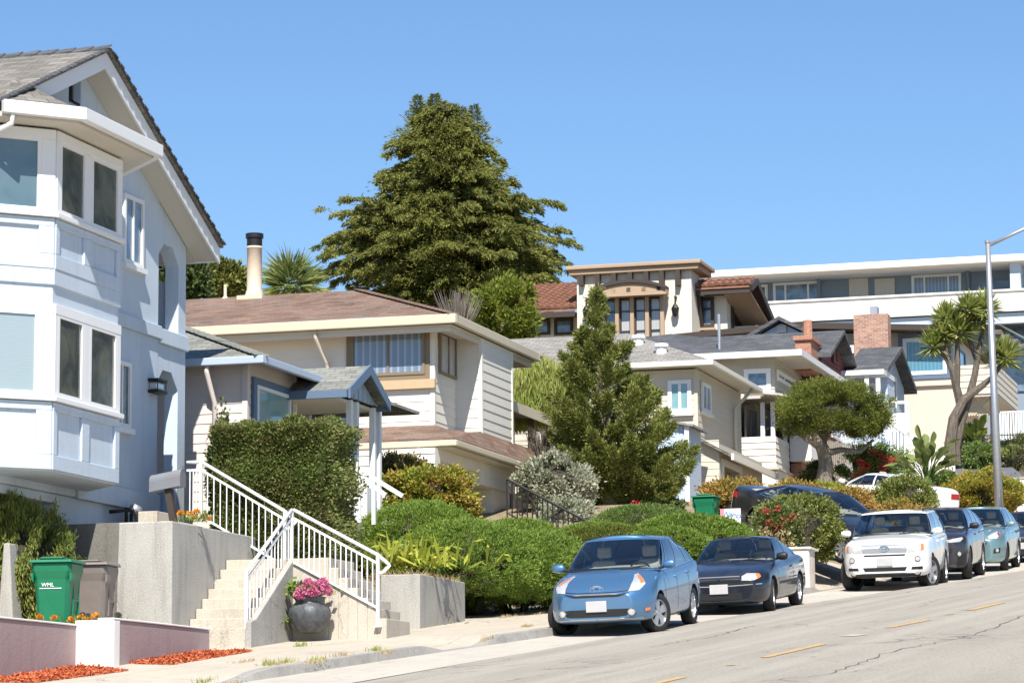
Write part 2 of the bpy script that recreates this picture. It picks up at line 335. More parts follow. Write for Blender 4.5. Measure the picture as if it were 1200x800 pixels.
def tag(o, label, cat, group=None, kind=None):
    if label: o['label'] = label
    if cat: o['category'] = cat
    if group: o['group'] = group
    if kind: o['kind'] = kind
    return o
def thing(name, label, cat, loc=(0, 0, 0), rotz=0, group=None, keepz=False):
    o = bpy.data.objects.new(name, None); COL.objects.link(o); o.location = [float(c) for c in loc]; o.rotation_euler = (0, 0, rotz); o.empty_display_size = .2
    if keepz: ZB[o.name] = float(loc[2])
    return tag(o, label, cat, group)
def struct(name, mb, mat, **k): return tag(mb.build(name, mat, **k), None, None, kind='structure')

class Lot:
    "a local frame: u runs up the street along the front wall, w runs back into the lot, z is height above the street datum"
    def __init__(s, x, y, depth, yaw=16.5):
        s.A = at(x, y, depth); a = radians(yaw); s.u = np.array([sin(a), cos(a), 0]); s.n = np.array([-cos(a), sin(a), 0]); s.rot = pi/2-a
    def thing(s, name, label, cat, z, group=None): return thing(name, label, cat, (s.A[0], s.A[1], z), s.rot, group, True)
    def loc(s, p): d = np.asarray(p)-s.A; return float(d@s.u), float(d@s.n), float(p[2])
    def at(s, x, y, depth): return s.loc(at(x, y, depth))
    def hz(s, x, y, z): d = ray(x, y); return s.loc(EYE+d*(z-CAMZ)/d[2])[:2]
    def front(s, w=0.0): return Pl(s, (0, w), (1, 0), (0, -1))
    def side(s, u=0.0): return Pl(s, (u, 0), (0, 1), (-1, 0))
class Pl:
    "an upright plane of a lot: a runs along it, d stands out from it"
    def __init__(s, lot, o, a, out): s.lot = lot; s.o = o; s.a = a; s.out = out
    def p(s, a, d, z): return (s.o[0]+s.a[0]*a+s.out[0]*d, s.o[1]+s.a[1]*a+s.out[1]*d, z)
    def px(s, x, y):
        l = s.lot; o = l.A+s.o[0]*l.u+s.o[1]*l.n; n = s.out[0]*l.u+s.out[1]*l.n; av = s.a[0]*l.u+s.a[1]*l.n
        d = ray(x, y); k = ((o-EYE)@n)/(d@n); p = EYE+k*d; return float((p-o)@av), float(p[2])
    def rect(s, x0, y0, x1, y1, x2=None, y2=None):
        "upper-left and lower-right corners as seen -> a0,a1,z0,z1"
        a, za = s.px(x0, y0); b, zb = s.px(x1, y1); return min(a, b), max(a, b), min(za, zb), max(za, zb)
def window(parent, pl, r, frame, pn, fw=.06, mull=(), rails=(), sill=None, out=.06, d=.0, label=None, name='window', trim=None, tw=.09):
    a0, a1, z0, z1 = r; m = MB()
    m.obox(pl, a0, a0+fw, d, d+out, z0, z1).obox(pl, a1-fw, a1, d, d+out, z0, z1).obox(pl, a0+fw, a1-fw, d, d+out, z1-fw, z1).obox(pl, a0+fw, a1-fw, d, d+out, z0, z0+fw)
    for k in mull: c = a0+(a1-a0)*k; m.obox(pl, c-fw*.35, c+fw*.35, d, d+out-.012, z0+fw, z1-fw)
    for k in rails: c = z0+(z1-z0)*k; m.obox(pl, a0+fw, a1-fw, d, d+out-.016, c-fw*.3, c+fw*.3)
    o = m.build(name, frame, parent)
    if label: o['label'] = label
    MB().obox(pl, a0+fw*.5, a1-fw*.5, d+.004, d+.024, z0+fw*.5, z1-fw*.5).build('pane', pn, o)
    if sill: MB().obox(pl, a0-.05, a1+.05, d, d+out+.05, z0-.09, z0-.003).build('sill', sill, o)
    if trim:
        t = MB(); e = d+out-.02; t.obox(pl, a0-tw, a0-.003, d, e, z0-tw, z1+tw).obox(pl, a1+.003, a1+tw, d, e, z0-tw, z1+tw).obox(pl, a0-.003, a1+.003, d, e, z1+.003, z1+tw).obox(pl, a0-.003, a1+.003, d, e, z0-tw, z0-.003)
        t.build('trim', trim, o)
    return o

# ------------------------------------------------------------------ foliage
def quads(name, P, D, L, W, mat, parent=None, side=None, world_off=None):
    "n leaves: base point P, direction D, length L, width W -> one mesh of rhombic leaves"
    n = len(P); D = D/np.linalg.norm(D, axis=1, keepdims=True)
    if side is None: side = RNG.normal(size=(n, 3))
    sd = np.cross(D, side); sd /= np.linalg.norm(sd, axis=1, keepdims=True)+1e-9
    L = np.broadcast_to(L, (n,))[:, None]; W = np.broadcast_to(W, (n,))[:, None]
    V = np.empty((n, 4, 3), np.float32); V[:, 0] = P; V[:, 1] = P+D*L*.5-sd*W*.5; V[:, 2] = P+D*L; V[:, 3] = P+D*L*.5+sd*W*.5
    me = bpy.data.meshes.new(name); me.vertices.add(4*n); me.vertices.foreach_set('co', V.ravel())
    me.loops.add(4*n); me.loops.foreach_set('vertex_index', np.arange(4*n, dtype=np.int32)); me.polygons.add(n); me.polygons.foreach_set('loop_start', np.arange(0, 4*n, 4, dtype=np.int32)); me.polygons.foreach_set('loop_total', np.full(n, 4, np.int32))
    me.update(calc_edges=True); me.materials.append(mat); o = bpy.data.objects.new(name, me); COL.objects.link(o)
    if parent: o.parent = parent
    return o
def ovals(name, P, D, L, W, mat, parent, up, fold=.25, droop=.3):
    "broad leaves: a curved, folded oval of 14 points each"
    vs, fs = [], []
    prof = [(0, .06), (.12, .35), (.3, .8), (.5, 1), (.7, .9), (.88, .5), (1, 0.02)]
    for i in range(len(P)):
        d = Vector(D[i]).normalized(); s_ = d.cross(Vector(up[i])).normalized(); u_ = s_.cross(d); o = len(vs)
        for k, w_ in prof:
            c = Vector(P[i])+d*(k*L[i])-Vector((0, 0, 1))*(k*k*droop*L[i])
            for q in (-1, 0, 1): vs.append(tuple(c+s_*(q*w_*W[i]*.5)+u_*(abs(q)*w_*W[i]*fold)))
        for j in range(len(prof)-1):
            for q in (0, 1): a = o+j*3+q; fs.append((a, a+1, a+4, a+3))
    me = bpy.data.meshes.new(name); me.from_pydata(vs, [], fs); me.materials.append(mat); me.polygons.foreach_set('use_smooth', [True]*len(fs)); o = bpy.data.objects.new(name, me); COL.objects.link(o); o.parent = parent; return o
def rdirs(n):
    d = RNG.normal(size=(n, 3)); return d/np.linalg.norm(d, axis=1, keepdims=True)
def blob_pts(n, rad, clumps=60, cl=.22, shell=.35, flat=0.0, lo=-.6, amp=.12):
    "leaf positions gathered in clumps on a lumpy ellipsoid; returns offsets and outward directions"
    c = rdirs(clumps*3); c = c[c[:, 2] > lo][:clumps]; k = len(c)
    ph = RNG.uniform(0, 6.28, 4); lump = 1+amp*(np.sin(3*c[:, 0]+ph[0])+np.sin(4*c[:, 1]+ph[1])+np.sin(5*c[:, 2]+ph[2]))/1.5
    cr = (1-shell*RNG.random(k)**1.5)*lump
    cc = c*cr[:, None]; idx = RNG.integers(0, k, n)
    q = cc[idx]+RNG.normal(size=(n, 3))*cl*RNG.uniform(.5, 1.2, (k, 1))[idx]
    q[:, 2] = np.maximum(q[:, 2], lo-.15*RNG.random(n)); out = q/(np.linalg.norm(q, axis=1, keepdims=True)+1e-6)
    return q*np.asarray(rad), out
def core(name, rad, mat, parent, k=.72, lo=-.6):
    m = MB(); n = 14; vs = []
    bm = bmesh.new(); bmesh.ops.create_icosphere(bm, subdivisions=3, radius=1)
    for v in bm.verts:
        s = k*(1+.1*sin(5*v.co.x+1)+.1*sin(6*v.co.y)+.08*sin(7*v.co.z)); v.co = Vector((v.co.x*rad[0]*s, v.co.y*rad[1]*s, max(v.co.z, lo)*rad[2]*s))
    me = bpy.data.meshes.new(name); bm.to_mesh(me); bm.free(); me.materials.append(mat)
    o = bpy.data.objects.new(name, me); COL.objects.link(o); o.parent = parent; return o
def bbox(x0, y0, x1, y1, Y, ry=None):
    c = at((x0+x1)/2, (y0+y1)/2, Y); return c, ((x1-x0)/2*Y/F, ry if ry else (x1-x0)/2*Y/F, (y1-y0)/2*Y/F)
def bush(name, label, cat, bb, n, L, W, mat, clumps=80, cl=.16, shell=.3, up=.4, jit=.7, group=None, lo=-.8, amp=.12, corek=.7, stems=True):
    if L > .085: n = int(n*2.1); L *= .68; W *= .66
    c, r = bb; t = thing(name, label, cat, (c[0], c[1], c[2]-r[2]), 0, group); off = np.array([0, 0, r[2]])
    q, out = blob_pts(n, r, clumps, cl, shell, lo=lo, amp=amp); D = out+np.array([0, 0, up])+RNG.normal(size=(n, 3))*jit
    quads('foliage', q+off, D, L*RNG.uniform(.6, 1.3, n), W*RNG.uniform(.7, 1.3, n), mat, t)
    if stems:
        m = MB()
        for i in range(9):
            a = RNG.uniform(0, 6.28); e = (cos(a)*r[0]*.6, sin(a)*r[1]*.6, r[2]*RNG.uniform(.9, 1.5)); b0 = (cos(a)*r[0]*.12, sin(a)*r[1]*.12, 0)
            m.tube([b0, ((b0[0]+e[0])*.5, (b0[1]+e[1])*.5, e[2]*.6), e], [.03, .02, .008], 5)
        if corek:
            bm = bmesh.new(); bmesh.ops.create_icosphere(bm, subdivisions=3, radius=1)
            for v in bm.verts:
                s = corek*(1+.1*sin(5*v.co.x+1)+.1*sin(6*v.co.y)+.08*sin(7*v.co.z)); v.co = Vector((v.co.x*r[0]*s, v.co.y*r[1]*s, max(v.co.z, -.8)*r[2]*s+r[2]))
            vs = [tuple(v.co) for v in bm.verts]; fs = [[v.index for v in f.verts] for f in bm.faces]; bm.free(); m.add(vs, fs)
        m.build('stems', M['twig'], t)
    return t
M['twig'] = bark('twig', (.035, .03, .02), (.075, .062, .04))
M['grey_bark'] = bark('grey_bark', (.075, .062, .05), (.2, .165, .13))
M['trunk'] = bark('trunk', (.12, .1, .08), (.3, .26, .21))
M['lf_juniper'] = leafmat('lf_juniper', [(.09, .165, .024), (.18, .275, .042), (.29, .385, .07)], .25)
M['lf_hedge'] = leafmat('lf_hedge', [(.05, .1, .02), (.14, .205, .04), (.25, .31, .075), (.26, .21, .1)], .25)
M['lf_drybox'] = leafmat('lf_drybox', [(.12, .085, .045), (.24, .17, .09), (.36, .27, .16), (.14, .17, .05)], .2)
M['lf_rosemary'] = leafmat('lf_rosemary', [(.06, .1, .02), (.16, .2, .04), (.33, .33, .08)], .25)
M['lf_lime'] = leafmat('lf_lime', [(.1, .15, .02), (.21, .25, .03), (.33, .35, .06)], .4)
M['lf_gold'] = leafmat('lf_gold', [(0.131, 0.232, 0.029), (0.319, 0.377, 0.0435), (0.493, 0.435, 0.0725), (0.435, 0.189, 0.058)], .35)
M['lf_redtip'] = leafmat('lf_redtip', [(0.102, 0.174, 0.0435), (0.232, 0.217, 0.0725), (0.377, 0.174, 0.087)], .3)
M['lf_cedar'] = leafmat('lf_cedar', [(.07, .09, .02), (.175, .19, .042), (.31, .31, .08)], .2, clump=.4)
M['lf_conifer'] = leafmat('lf_conifer', [(.085, .12, .024), (.2, .23, .052), (.35, .355, .1)], .25)
M['lf_pine'] = leafmat('lf_pine', [(.055, .085, .015), (.135, .165, .026), (.25, .265, .05)], .25)
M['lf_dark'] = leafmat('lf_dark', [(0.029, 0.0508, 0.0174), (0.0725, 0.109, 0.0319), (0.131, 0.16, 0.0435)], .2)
M['lf_bright'] = leafmat('lf_bright', [(0.174, 0.246, 0.029), (0.348, 0.392, 0.0435), (0.522, 0.522, 0.087)], .4)
M['lf_white'] = leafmat('lf_white', [(.16, .2, .09), (.4, .4, .27), (.58, .56, .45)], .3)
M['lf_grass'] = leafmat('lf_grass', [(0.217, 0.319, 0.0435), (0.392, 0.45, 0.102), (0.522, 0.493, 0.189)], .4)
M['lf_dry'] = leafmat('lf_dry', [(.33, .23, .1), (.46, .34, .17), (.56, .46, .28)], .3)
M['lf_twig'] = leafmat('lf_twig', [(0.174, 0.131, 0.102), (0.319, 0.246, 0.189), (0.435, 0.348, 0.275)], .1)
M['lf_yucca'] = leafmat('lf_yucca', [(0.116, 0.189, 0.0362), (0.29, 0.348, 0.087), (0.522, 0.493, 0.174)], .3)
M['lf_palm'] = leafmat('lf_palm', [(0.102, 0.16, 0.0435), (0.232, 0.29, 0.087), (0.392, 0.392, 0.145)], .3)
M['lf_green'] = leafmat('lf_green', [(0.0725, 0.145, 0.029), (0.16, 0.246, 0.0508), (0.275, 0.334, 0.102)], .3)
M['lf_orange'] = leafmat('lf_orange', [(0.189, 0.217, 0.0435), (0.435, 0.319, 0.0725), (0.551, 0.246, 0.087)], .3)
M['fl_pink'] = leafmat('fl_pink', [(.55, .1, .26), (.75, .24, .42), (.85, .45, .58)], .3)
M['fl_red'] = leafmat('fl_red', [(.4, .01, .015), (.6, .02, .03), (.7, .1, .1)], .3)
M['fl_coral'] = leafmat('fl_coral', [(.35, .04, .03), (.5, .08, .06), (.6, .2, .13)], .3)
M['fl_orange'] = leafmat('fl_orange', [(.75, .2, .01), (.85, .33, .02), (.9, .45, .06)], .3)
M['mulch'] = leafmat('mulch', [(.3, .06, .02), (.5, .11, .04), (.62, .19, .08)], 0)
# ------------------------------------------------------------------ the setting: ground, road, gutter, kerb, pavement
def strip(name, ss_, tfun, zfun, mat, nt=6):
    "a sheet along the street between t0(s) and t1(s); UVs are metres along and across"
    vs, fs, uv = [], [], []
    for s in ss_:
        t0, t1 = tfun(s)
        for j in range(nt+1):
            t = t0+(t1-t0)*j/nt; vs.append(S(s, t, zfun(s, t))); uv.append((s, t))
    for i in range(len(ss_)-1):
        for j in range(nt): a = i*(nt+1)+j; fs.append((a, a+1, a+nt+2, a+nt+1))
    me = bpy.data.meshes.new(name); me.from_pydata(vs, [], fs); l = me.uv_layers.new(name='uv')
    for lp in me.loops: l.data[lp.index].uv = uv[lp.vertex_index]
    for p in me.polygons: p.use_smooth = True
    me.materials.append(mat); o = bpy.data.objects.new(name, me); COL.objects.link(o); o['kind'] = 'structure'; return o
sv = list(np.concatenate([np.arange(-400, -20, 40), np.arange(-20, 28, 4), np.arange(28, 80, .4), np.arange(80, 170, 3), np.arange(170, 900, 40)]))
tv = np.concatenate([np.arange(-600, -20, 60), np.arange(-20, 12, 4), np.arange(12, 30, .4), np.arange(30, 60, 3), np.arange(60, 700, 60)])
vs = [S(s, t, zt(s, t)) for s in sv for t in tv]; nt_ = len(tv)
fs = [(i*nt_+j, i*nt_+j+1, (i+1)*nt_+j+1, (i+1)*nt_+j) for i in range(len(sv)-1) for j in range(nt_-1)]
me = bpy.data.meshes.new('ground'); me.from_pydata(vs, [], fs); me.materials.append(M['soil']); o = bpy.data.objects.new('ground', me); COL.objects.link(o); o['kind'] = 'structure'
for p in me.polygons: p.use_smooth = True
def gut_t(s): return np.interp(s, [-40, 30, 35, 42, 54, 60, 66, 75, 90, 140, 400], [14.9, 14.8, 14.75, 14.6, 14.35, 13.6, 13.05, 12.5, 12.0, 10.9, 7.5])
sl = [float(s) for s in sv if s > -60 and s < 420]
strip('road', sl, lambda s: (gut_t(s), 5.6), lambda s, t: road_z(s)+.13*(1-((t-10.4)/4.3)**2), M['asphalt'], 12)
strip('gutter', sl, lambda s: (kerb_t(s)-.004, gut_t(s)-.02), lambda s, t: road_z(s)+.006+.02*(1-min(1, (kerb_t(s)-t)/1.2)), M['gutter_conc'], 3)
strip('kerb_face', sl, lambda s: (kerb_t(s)+.03, kerb_t(s)-.02), lambda s, t: road_z(s)+(kerb_h(s) if t > kerb_t(s)+.015 else 0.0), M['kerb_conc'], 1)
strip('kerb_top', sl, lambda s: (kerb_t(s)+.2, kerb_t(s)+.03), lambda s, t: walk_z(s, t)+.004 if t > kerb_t(s)+.1 else road_z(s)+kerb_h(s), M['kerb_conc'], 1)
strip('pavement', sl, lambda s: (19.75+.6*ss(66, 68, s)*0, kerb_t(s)+.2), lambda s, t: walk_z(s, t), M['walk_conc'], 5)
strip('far_pavement', sl, lambda s: (5.55, 3), lambda s, t: road_z(s)+.1, M['walk_conc'], 2)
strip('driveway', [float(x) for x in np.arange(62, 70, .5)], lambda s: (20.3, 15.2), lambda s, t: float(zt(s, t))+.03, M['walk_conc'], 24)
strip('driveway_apron', [float(x) for x in np.arange(30, 44.5, .5)], lambda s: (27, 19.7), lambda s, t: float(zt(s, t))+.025, M['walk_conc'], 6)
strip('upper_driveway', [float(x) for x in np.arange(96, 112, 1)], lambda s: (24, 13), lambda s, t: float(zt(s, t))+.03, M['gutter_conc'], 12)
def dash(x0, y0, x1, y1, w, name, lab):
    (s0, t0), (s1, t1) = gnd(x0, y0, .13), gnd(x1, y1, .13)
    n = 8; m = MB(); vs = []
    for i in range(n+1):
        s = s0+(s1-s0)*i/n; t = t0+(t1-t0)*i/n
        for k in (-.5, .5): vs.append(S(s, t+w*k, road_z(s)+.13*(1-((t+w*k-10.4)/4.3)**2)+.006))
    m.add(vs, [(2*i, 2*i+1, 2*i+3, 2*i+2) for i in range(n)]); o = m.build(name, M['road_paint'] if lab else M['gutter_conc']); o['kind'] = 'structure'
for d in ((762, 801.5, 800, 793), (895, 770, 965, 754), (1041, 735, 1087, 726), (1136, 714.5, 1175, 705.5)): dash(*d, .12, 'road_marking', 1)
dash(852, 779.5, 860, 778.5, .1, 'road_marking', 1); dash(1108, 720, 1117, 718.8, .1, 'road_marking', 1); dash(993, 745, 1008, 743, .25, 'road_patch', 0)

def crack(pts, w):
    "tar filled crack wandering along the asphalt"
    m = MB(); vs = []; P_ = []
    for i in range(len(pts)-1):
        (s0, t0), (s1, t1) = pts[i], pts[i+1]
        for k in range(14): f = k/14; P_.append((s0+(s1-s0)*f, t0+(t1-t0)*f+random.uniform(-.06, .06)))
    for s, t in P_:
        q = w*random.uniform(.4, 1.3)
        for d in (-q, q): vs.append(S(s, t+d, road_z(s)+.13*(1-((t+d-10.4)/4.3)**2)+.005))
    m.add(vs, [(2*i, 2*i+1, 2*i+3, 2*i+2) for i in range(len(P_)-1)]); o = m.build('road_crack', M['tar']); o['kind'] = 'structure'
M['tar'] = paint('tar', (.12, .11, .095), .9, .5, 6, .3, 40)
crack([(33.2, 8.3), (37, 8.5), (41, 8.2), (46, 8.45), (54, 8.3)], .009); crack([(45.5, 13.6), (46.2, 11.5), (46, 9.4)], .011); crack([(52, 13.8), (58, 12.9), (66, 12.7)], .012); crack([(39.5, 12.4), (42, 12.2), (45.5, 12.5)], .01)
# ------------------------------------------------------------------ light, sky, camera
w = bpy.data.worlds.new('World'); SC.world = w; w.use_nodes = True; wn = w.node_tree
sky = wn.nodes.new('ShaderNodeTexSky'); sky.sky_type = 'NISHITA'; sky.sun_disc = False
SUNV = Vector((.01, -1, 0)).normalized(); EL = radians(50)
sky.sun_elevation = EL; sky.sun_rotation = atan2(SUNV.x, SUNV.y) % (2*pi); sky.air_density = 1.2; sky.dust_density = 0.0; sky.ozone_density = 8.5; sky.altitude = 800
wn.links.new(sky.outputs[0], wn.nodes['Background'].inputs[0]); wn.nodes['Background'].inputs[1].default_value = .074
sd = bpy.data.lights.new('sun', 'SUN'); sd.energy = 4.2; sd.angle = radians(.5); sd.color = (1, .95, .87); so = bpy.data.objects.new('sun', sd); COL.objects.link(so)
so.rotation_euler = (-Vector((SUNV.x*cos(EL), SUNV.y*cos(EL), sin(EL)))).to_track_quat('-Z', 'Y').to_euler()
cd = bpy.data.cameras.new('camera'); cam = bpy.data.objects.new('camera', cd); COL.objects.link(cam); cd.sensor_width = 36; cd.lens = F/1200*36; cd.clip_end = 5000
mw = Matrix.Identity(4)
for i in range(3): mw[i][0] = XA[i]; mw[i][1] = UA[i]; mw[i][2] = -_f[i]; mw[i][3] = EYE[i]
cam.matrix_world = mw; SC.camera = cam
SC.view_settings.view_transform = 'Standard'; SC.view_settings.look = 'None'; SC.view_settings.gamma = 1; SC.view_settings.exposure = .95

# ------------------------------------------------------------------ the blue house on the left
BL = Lot(60, 465, 43.5); WF = .93
bh = BL.thing('blue_house', 'tall pale blue stucco house with bay windows and steep gable', 'house', 3.6)
bay = BL.front(0); fac = BL.front(WF); r2 = sqrt(.5)
cham = Pl(BL, (0, 0), (-r2, r2), (-r2, -r2)); cham2 = Pl(BL, (2.36, 0), (r2, r2), (r2, -r2))
UA5 = fac.px(184.5, 500)[0]; UR = fac.px(217.3, 500)[0]
RA, RZ, RP, RPL = 2.85, 13.55, .49, .435                                    # gable apex u, roof top there, pitch
def rz(u): return RZ-(RP if u > RA else RPL)*abs(u-RA)
ug = fac.px(70, 595)[0]; zg = fac.px(68, 589)[1]
m = MB()                                                       # body: storeys, lower wall round the garage opening
zt_ = 6.42
m.prism([(-2.8, WF, zt_), (UA5, WF, zt_), (UA5, WF, rz(UA5)-.2), (RA, WF, RZ-.2), (-2.8, WF, rz(-2.8)-.2)], [(-2.8, 11, zt_), (UA5, 11, zt_), (UA5, 11, rz(UA5)-.2), (RA, 11, RZ-.2), (-2.8, 11, rz(-2.8)-.2)])
m.box(ug, UA5, WF+.06, 11, 3.5, zt_-.002); m.box(-2.8, ug-.002, WF+.06, WF+.4, zg, zt_-.002); m.box(-2.8, -2.4, WF+.06, 11, 3.5, zg-.002)
m.build('wall', M['blue_stucco'], bh, bevel=.015)
# belts
zb1 = fac.px(138, 365.7)[1]; zb0 = fac.px(138, 381.6)[1]
m = MB().obox(fac, 2.9, UA5+.03, .002, .06, zb0, zb1).build('belt_course', M['blue_stucco'], bh, bevel=.012); MB().obox(fac, 2.9, UA5+.03, .002, .05, zt_-.02, zt_+.3).build('base_board', M['blue_stucco'], bh, bevel=.012)
# garage
g = MB().box(-2.4, ug-.01, WF+.75, WF+.8, 3.5, zg).build('garage_door', M['garage_cream'], bh)
MB().box(-2.4, ug-.002, WF+.42, WF+.748, zg-.14, zg).box(ug-.12, ug-.004, WF+.42, WF+.748, 3.5, zg-.142).build('garage_frame', M['garage_cream'], g)
# porch with arches, two storeys
zbal = fac.px(186, 402)[1]; zbt = fac.px(186, 384)[1]
def arch(z0, z1, zs, ua, ub, ul, ur, th=.26):
    "a wall bay of an arch: opening with cut corners"
    m = MB(); c = .22
    outer = [(ul, z0), (ua, z0), (ua, z1-c), (ua+c, z1), (ub-c*1.3, z1), (ub, z1-c*1.3), (ub, z0), (ur, z0), (ur, zs(ur)), (ul, zs(ul))]
    return m.oprism(fac, outer, -th, -.012)
ub = fac.px(208.8, 480)[0]
a1 = fac.px(193, 434)[1]; a2 = fac.px(193, 286)[1]; ZP = 6.15
p = arch(ZP, a1, lambda u: zbal+.02, UA5+.004, ub, UA5-.002, UR).build('porch_arch', M['blue_stucco'], bh, bevel=.012)
p = arch(zbt-.03, a2, lambda u: rz(u)-.2, UA5+.004, ub, UA5-.002, UR).build('porch_arch', M['blue_stucco'], bh, bevel=.012)
m = MB(); m.box(UA5, UR+.02, WF-.05, WF+2.4, zbal, zbt); m.box(UA5+.002, UR, WF+.02, WF+2.4, 3.6, ZP-.004); m.box(UR-.26, UR-.005, WF+2.2, WF+2.45, ZP, rz(UR)-.25)
m.build('porch_floor', M['blue_stucco'], bh, bevel=.015)
MB().box(UR-.16, UR-.02, WF+.27, WF+2.2, ZP, ZP+1.0).box(UR-.16, UR-.02, WF+.27, WF+2.2, zbt, zbt+.95).build('porch_parapet', M['blue_stucco'], bh)
# main roof: two slopes with overhang, rake boards, soffit
WO = .48; ul, ur = -3.0, fac.px(218, 292)[0]+.45
m = MB(); 
for u1 in (ul, ur):
    m.slab([(RA, WO-.06, RZ), (u1, WO-.06, rz(u1)), (u1, 11.6, rz(u1)), (RA, 11.6, RZ)], .05)
rf = m.build('roof', M['grey_shingle'], bh)
m = MB(); k = .06
for u1 in (ul, ur): m.hexa([(RA, WO, RZ-.33), (u1, WO, rz(u1)-.33), (u1, WO+.04, rz(u1)-.33), (RA, WO+.04, RZ-.33)], [(RA, WO, RZ-k), (u1, WO, rz(u1)-k), (u1, WO+.04, rz(u1)-k), (RA, WO+.04, RZ-k)])
m.box(ur-.04, ur-.001, WO+.04, 11.5, rz(ur)-.3, rz(ur)-k)
m.build('rake_board', M['white_trim'], rf, bevel=.006)
m = MB()
for u1 in (ul, ur-.05): m.slab([(RA, WO+.045, RZ-.24), (u1, WO+.045, rz(u1)-.24), (u1, WF-.004, rz(u1)-.24), (RA, WF-.004, RZ-.24)], .05)
m.slab([(UR+.03, WF, rz(UR)-.24), (ur-.05, WF, rz(ur)-.24), (ur-.05, 11, rz(ur)-.24), (UR+.03, 11, rz(UR)-.24)], .04)
m.build('soffit', M['cream_soffit'], rf)
m = MB(); n = 40                                               # ragged shingle butts along the rake
for i in range(n):
    for u1 in (ul, ur):
        a = RA+(u1-RA)*(i-.15)/n; b = RA+(u1-RA)*(i+1)/n; m.slab([(a, WO-.09-.02*(i%2), rz(a)+.004), (b, WO-.09-.02*(i%2), rz(b)+.022), (b, WO+.02, rz(b)+.022), (a, WO+.02, rz(a)+.004)], .025)
for i in range(36): w0 = WO-.1+i*.31; m.slab([(RA-.17, w0, RZ-.04), (RA, w0, RZ+.06), (RA, w0+.36, RZ+.035), (RA-.17, w0+.36, RZ-.065)], .02)
m.build('ridge_shingle', M['dark_shingle'], rf)
# gable vent
r = fac.rect(82, 90, 91, 122); a0, a1_, z0, z1 = r; v = MB().obox(fac, a0-.03, a1_+.03, .0, .03, z0-.03, z1+.03).build('gable_vent', M['black_metal'], bh)
m = MB()
for i in range(9): z = z0+(z1-z0)*(i+.3)/9; m.add([fac.p(a0, .035, z), fac.p(a1_, .035, z), fac.p(a1_, .005+.03, z+.035), fac.p(a0, .035, z+.035), fac.p(a0, .075, z-.03), fac.p(a1_, .075, z-.03)], [(0, 1, 2, 3), (4, 5, 2, 3), (4, 5, 1, 0)])
m.build('louvre', M['pale_blue_trim'], v)
# bay: 45 degree ends, five bands of height
B0, S1, H1, LP, S2, H2, TP = 6.53, 7.63, 8.88, 9.3, 10.36, 11.5, 11.62
plan = [(-WF, WF), (0, 0), (2.36, 0), (2.36+WF, WF)]
def bayoff(e, wb=WF):
    k = e*tan(radians(22.5)); return [(-wb-e*1.414+(0), wb), (-k, -e), (2.36+k, -e), (2.36+wb+e*1.414, wb)]
def bprism(m, e, z0, z1, wb=WF-.003):
    pl = bayoff(e, wb); return m.prism([(x, y, z0) for x, y in pl], [(x, y, z1) for x, y in pl])
m = MB(); bprism(m, 0, B0, TP); by = m.build('bay', M['blue_stucco'], bh, bevel=.01)
m = MB(); bprism(m, .035, LP-.02, LP+.22)
for zlo, zhi in ((B0+.02, S1-.09), (LP+.22, S2-.09)):
    zl, zh = zlo+.22, zhi-.12
    for pl, ed in ((bay, [(0, .13), (1.0, 1.26), (2.2, 2.36)]), (cham, [(0, .24), (1.13, 1.31)])):
        for a, b in ed: m.obox(pl, a, b, .001, .045, zl, zh)
        m.obox(pl, 0, ed[-1][1], .001, .045, zlo, zl-.001).obox(pl, 0, ed[-1][1], .001, .045, zh+.001, zhi)
m.build('bay_panelling', M['blue_stucco'], by, bevel=.008)
m = MB()
for z in (S1, S2): bprism(m, .1, z-.075, z-.005)
for z0, z1 in ((S1, H1+.12), (S2, H2+.1)):
    for pl, ed in ((bay, [(0, .1), (1.02, 1.22), (2.24, 2.36)]), (cham, [(0, .22), (1.13, 1.31)])):
        for a, b in ed: m.obox(pl, a, b, .001, .05, z0, z1-.15)
        m.obox(pl, 0, ed[-1][1], .001, .055, z1-.149, z1)
m.build('bay_trim', M['white_trim'], by, bevel=.006)
for (z0, z1, pc) in ((S1, H1, M['pane_blind']), (S2, H2-.03, M['pane_shade'])):
    for a0, a1_ in ((.1, 1.02), (1.22, 2.24)): window(by, bay, (a0, a1_, z0, z1), M['white_trim'], M['pane_dark'], .07, out=.05)
    window(by, cham, (.22, 1.13, z0, z1), M['white_trim'], pc, .06, out=.05)
# bay roof with gutter
pl = bayoff(.5); ze = 11.83; GE = Pl(BL, cham.p(0, .62, 0)[:2], cham.a, cham.out).px(5, 122)[0]; ga_ = cham.p(GE, .62, 0)[:2]; gb_ = cham.p(GE, .49, 0)[:2]
m = MB(); zr = ze+.75; m.add([(*gb_, ze), (pl[1][0], pl[1][1], ze), (pl[2][0], pl[2][1], ze), (pl[3][0], WF, ze), (.45, WF-.01, zr), (2.0, WF-.01, zr)], [(0, 1, 4), (1, 2, 5, 4), (2, 3, 5)])
br = m.build('bay_roof', M['grey_shingle'], by)
m = MB(); bprism(m, .46, TP+.02, TP+.09); m.build('bay_soffit', M['cream_soffit'], br)
m = MB(); po, pi_ = bayoff(.62), bayoff(.49)
for i in range(3):
    a, b, c, d = po[i], po[i+1], pi_[i+1], pi_[i]
    if i == 0: a = ga_; d = gb_
    if i == 2: b = (b[0], WF-.02); c = (c[0], WF-.02)
    m.hexa([(*a, ze-.16), (*b, ze-.16), (*c, ze-.16), (*d, ze-.16)], [(*a, ze+.03), (*b, ze+.03), (*c, ze+.03), (*d, ze+.03)])
gt = m.build('gutter', M['white_trim'], br, bevel=.012)
q = cham.p(GE-.15, .55, 0); q2 = cham.p(GE+.1, .2, 0)
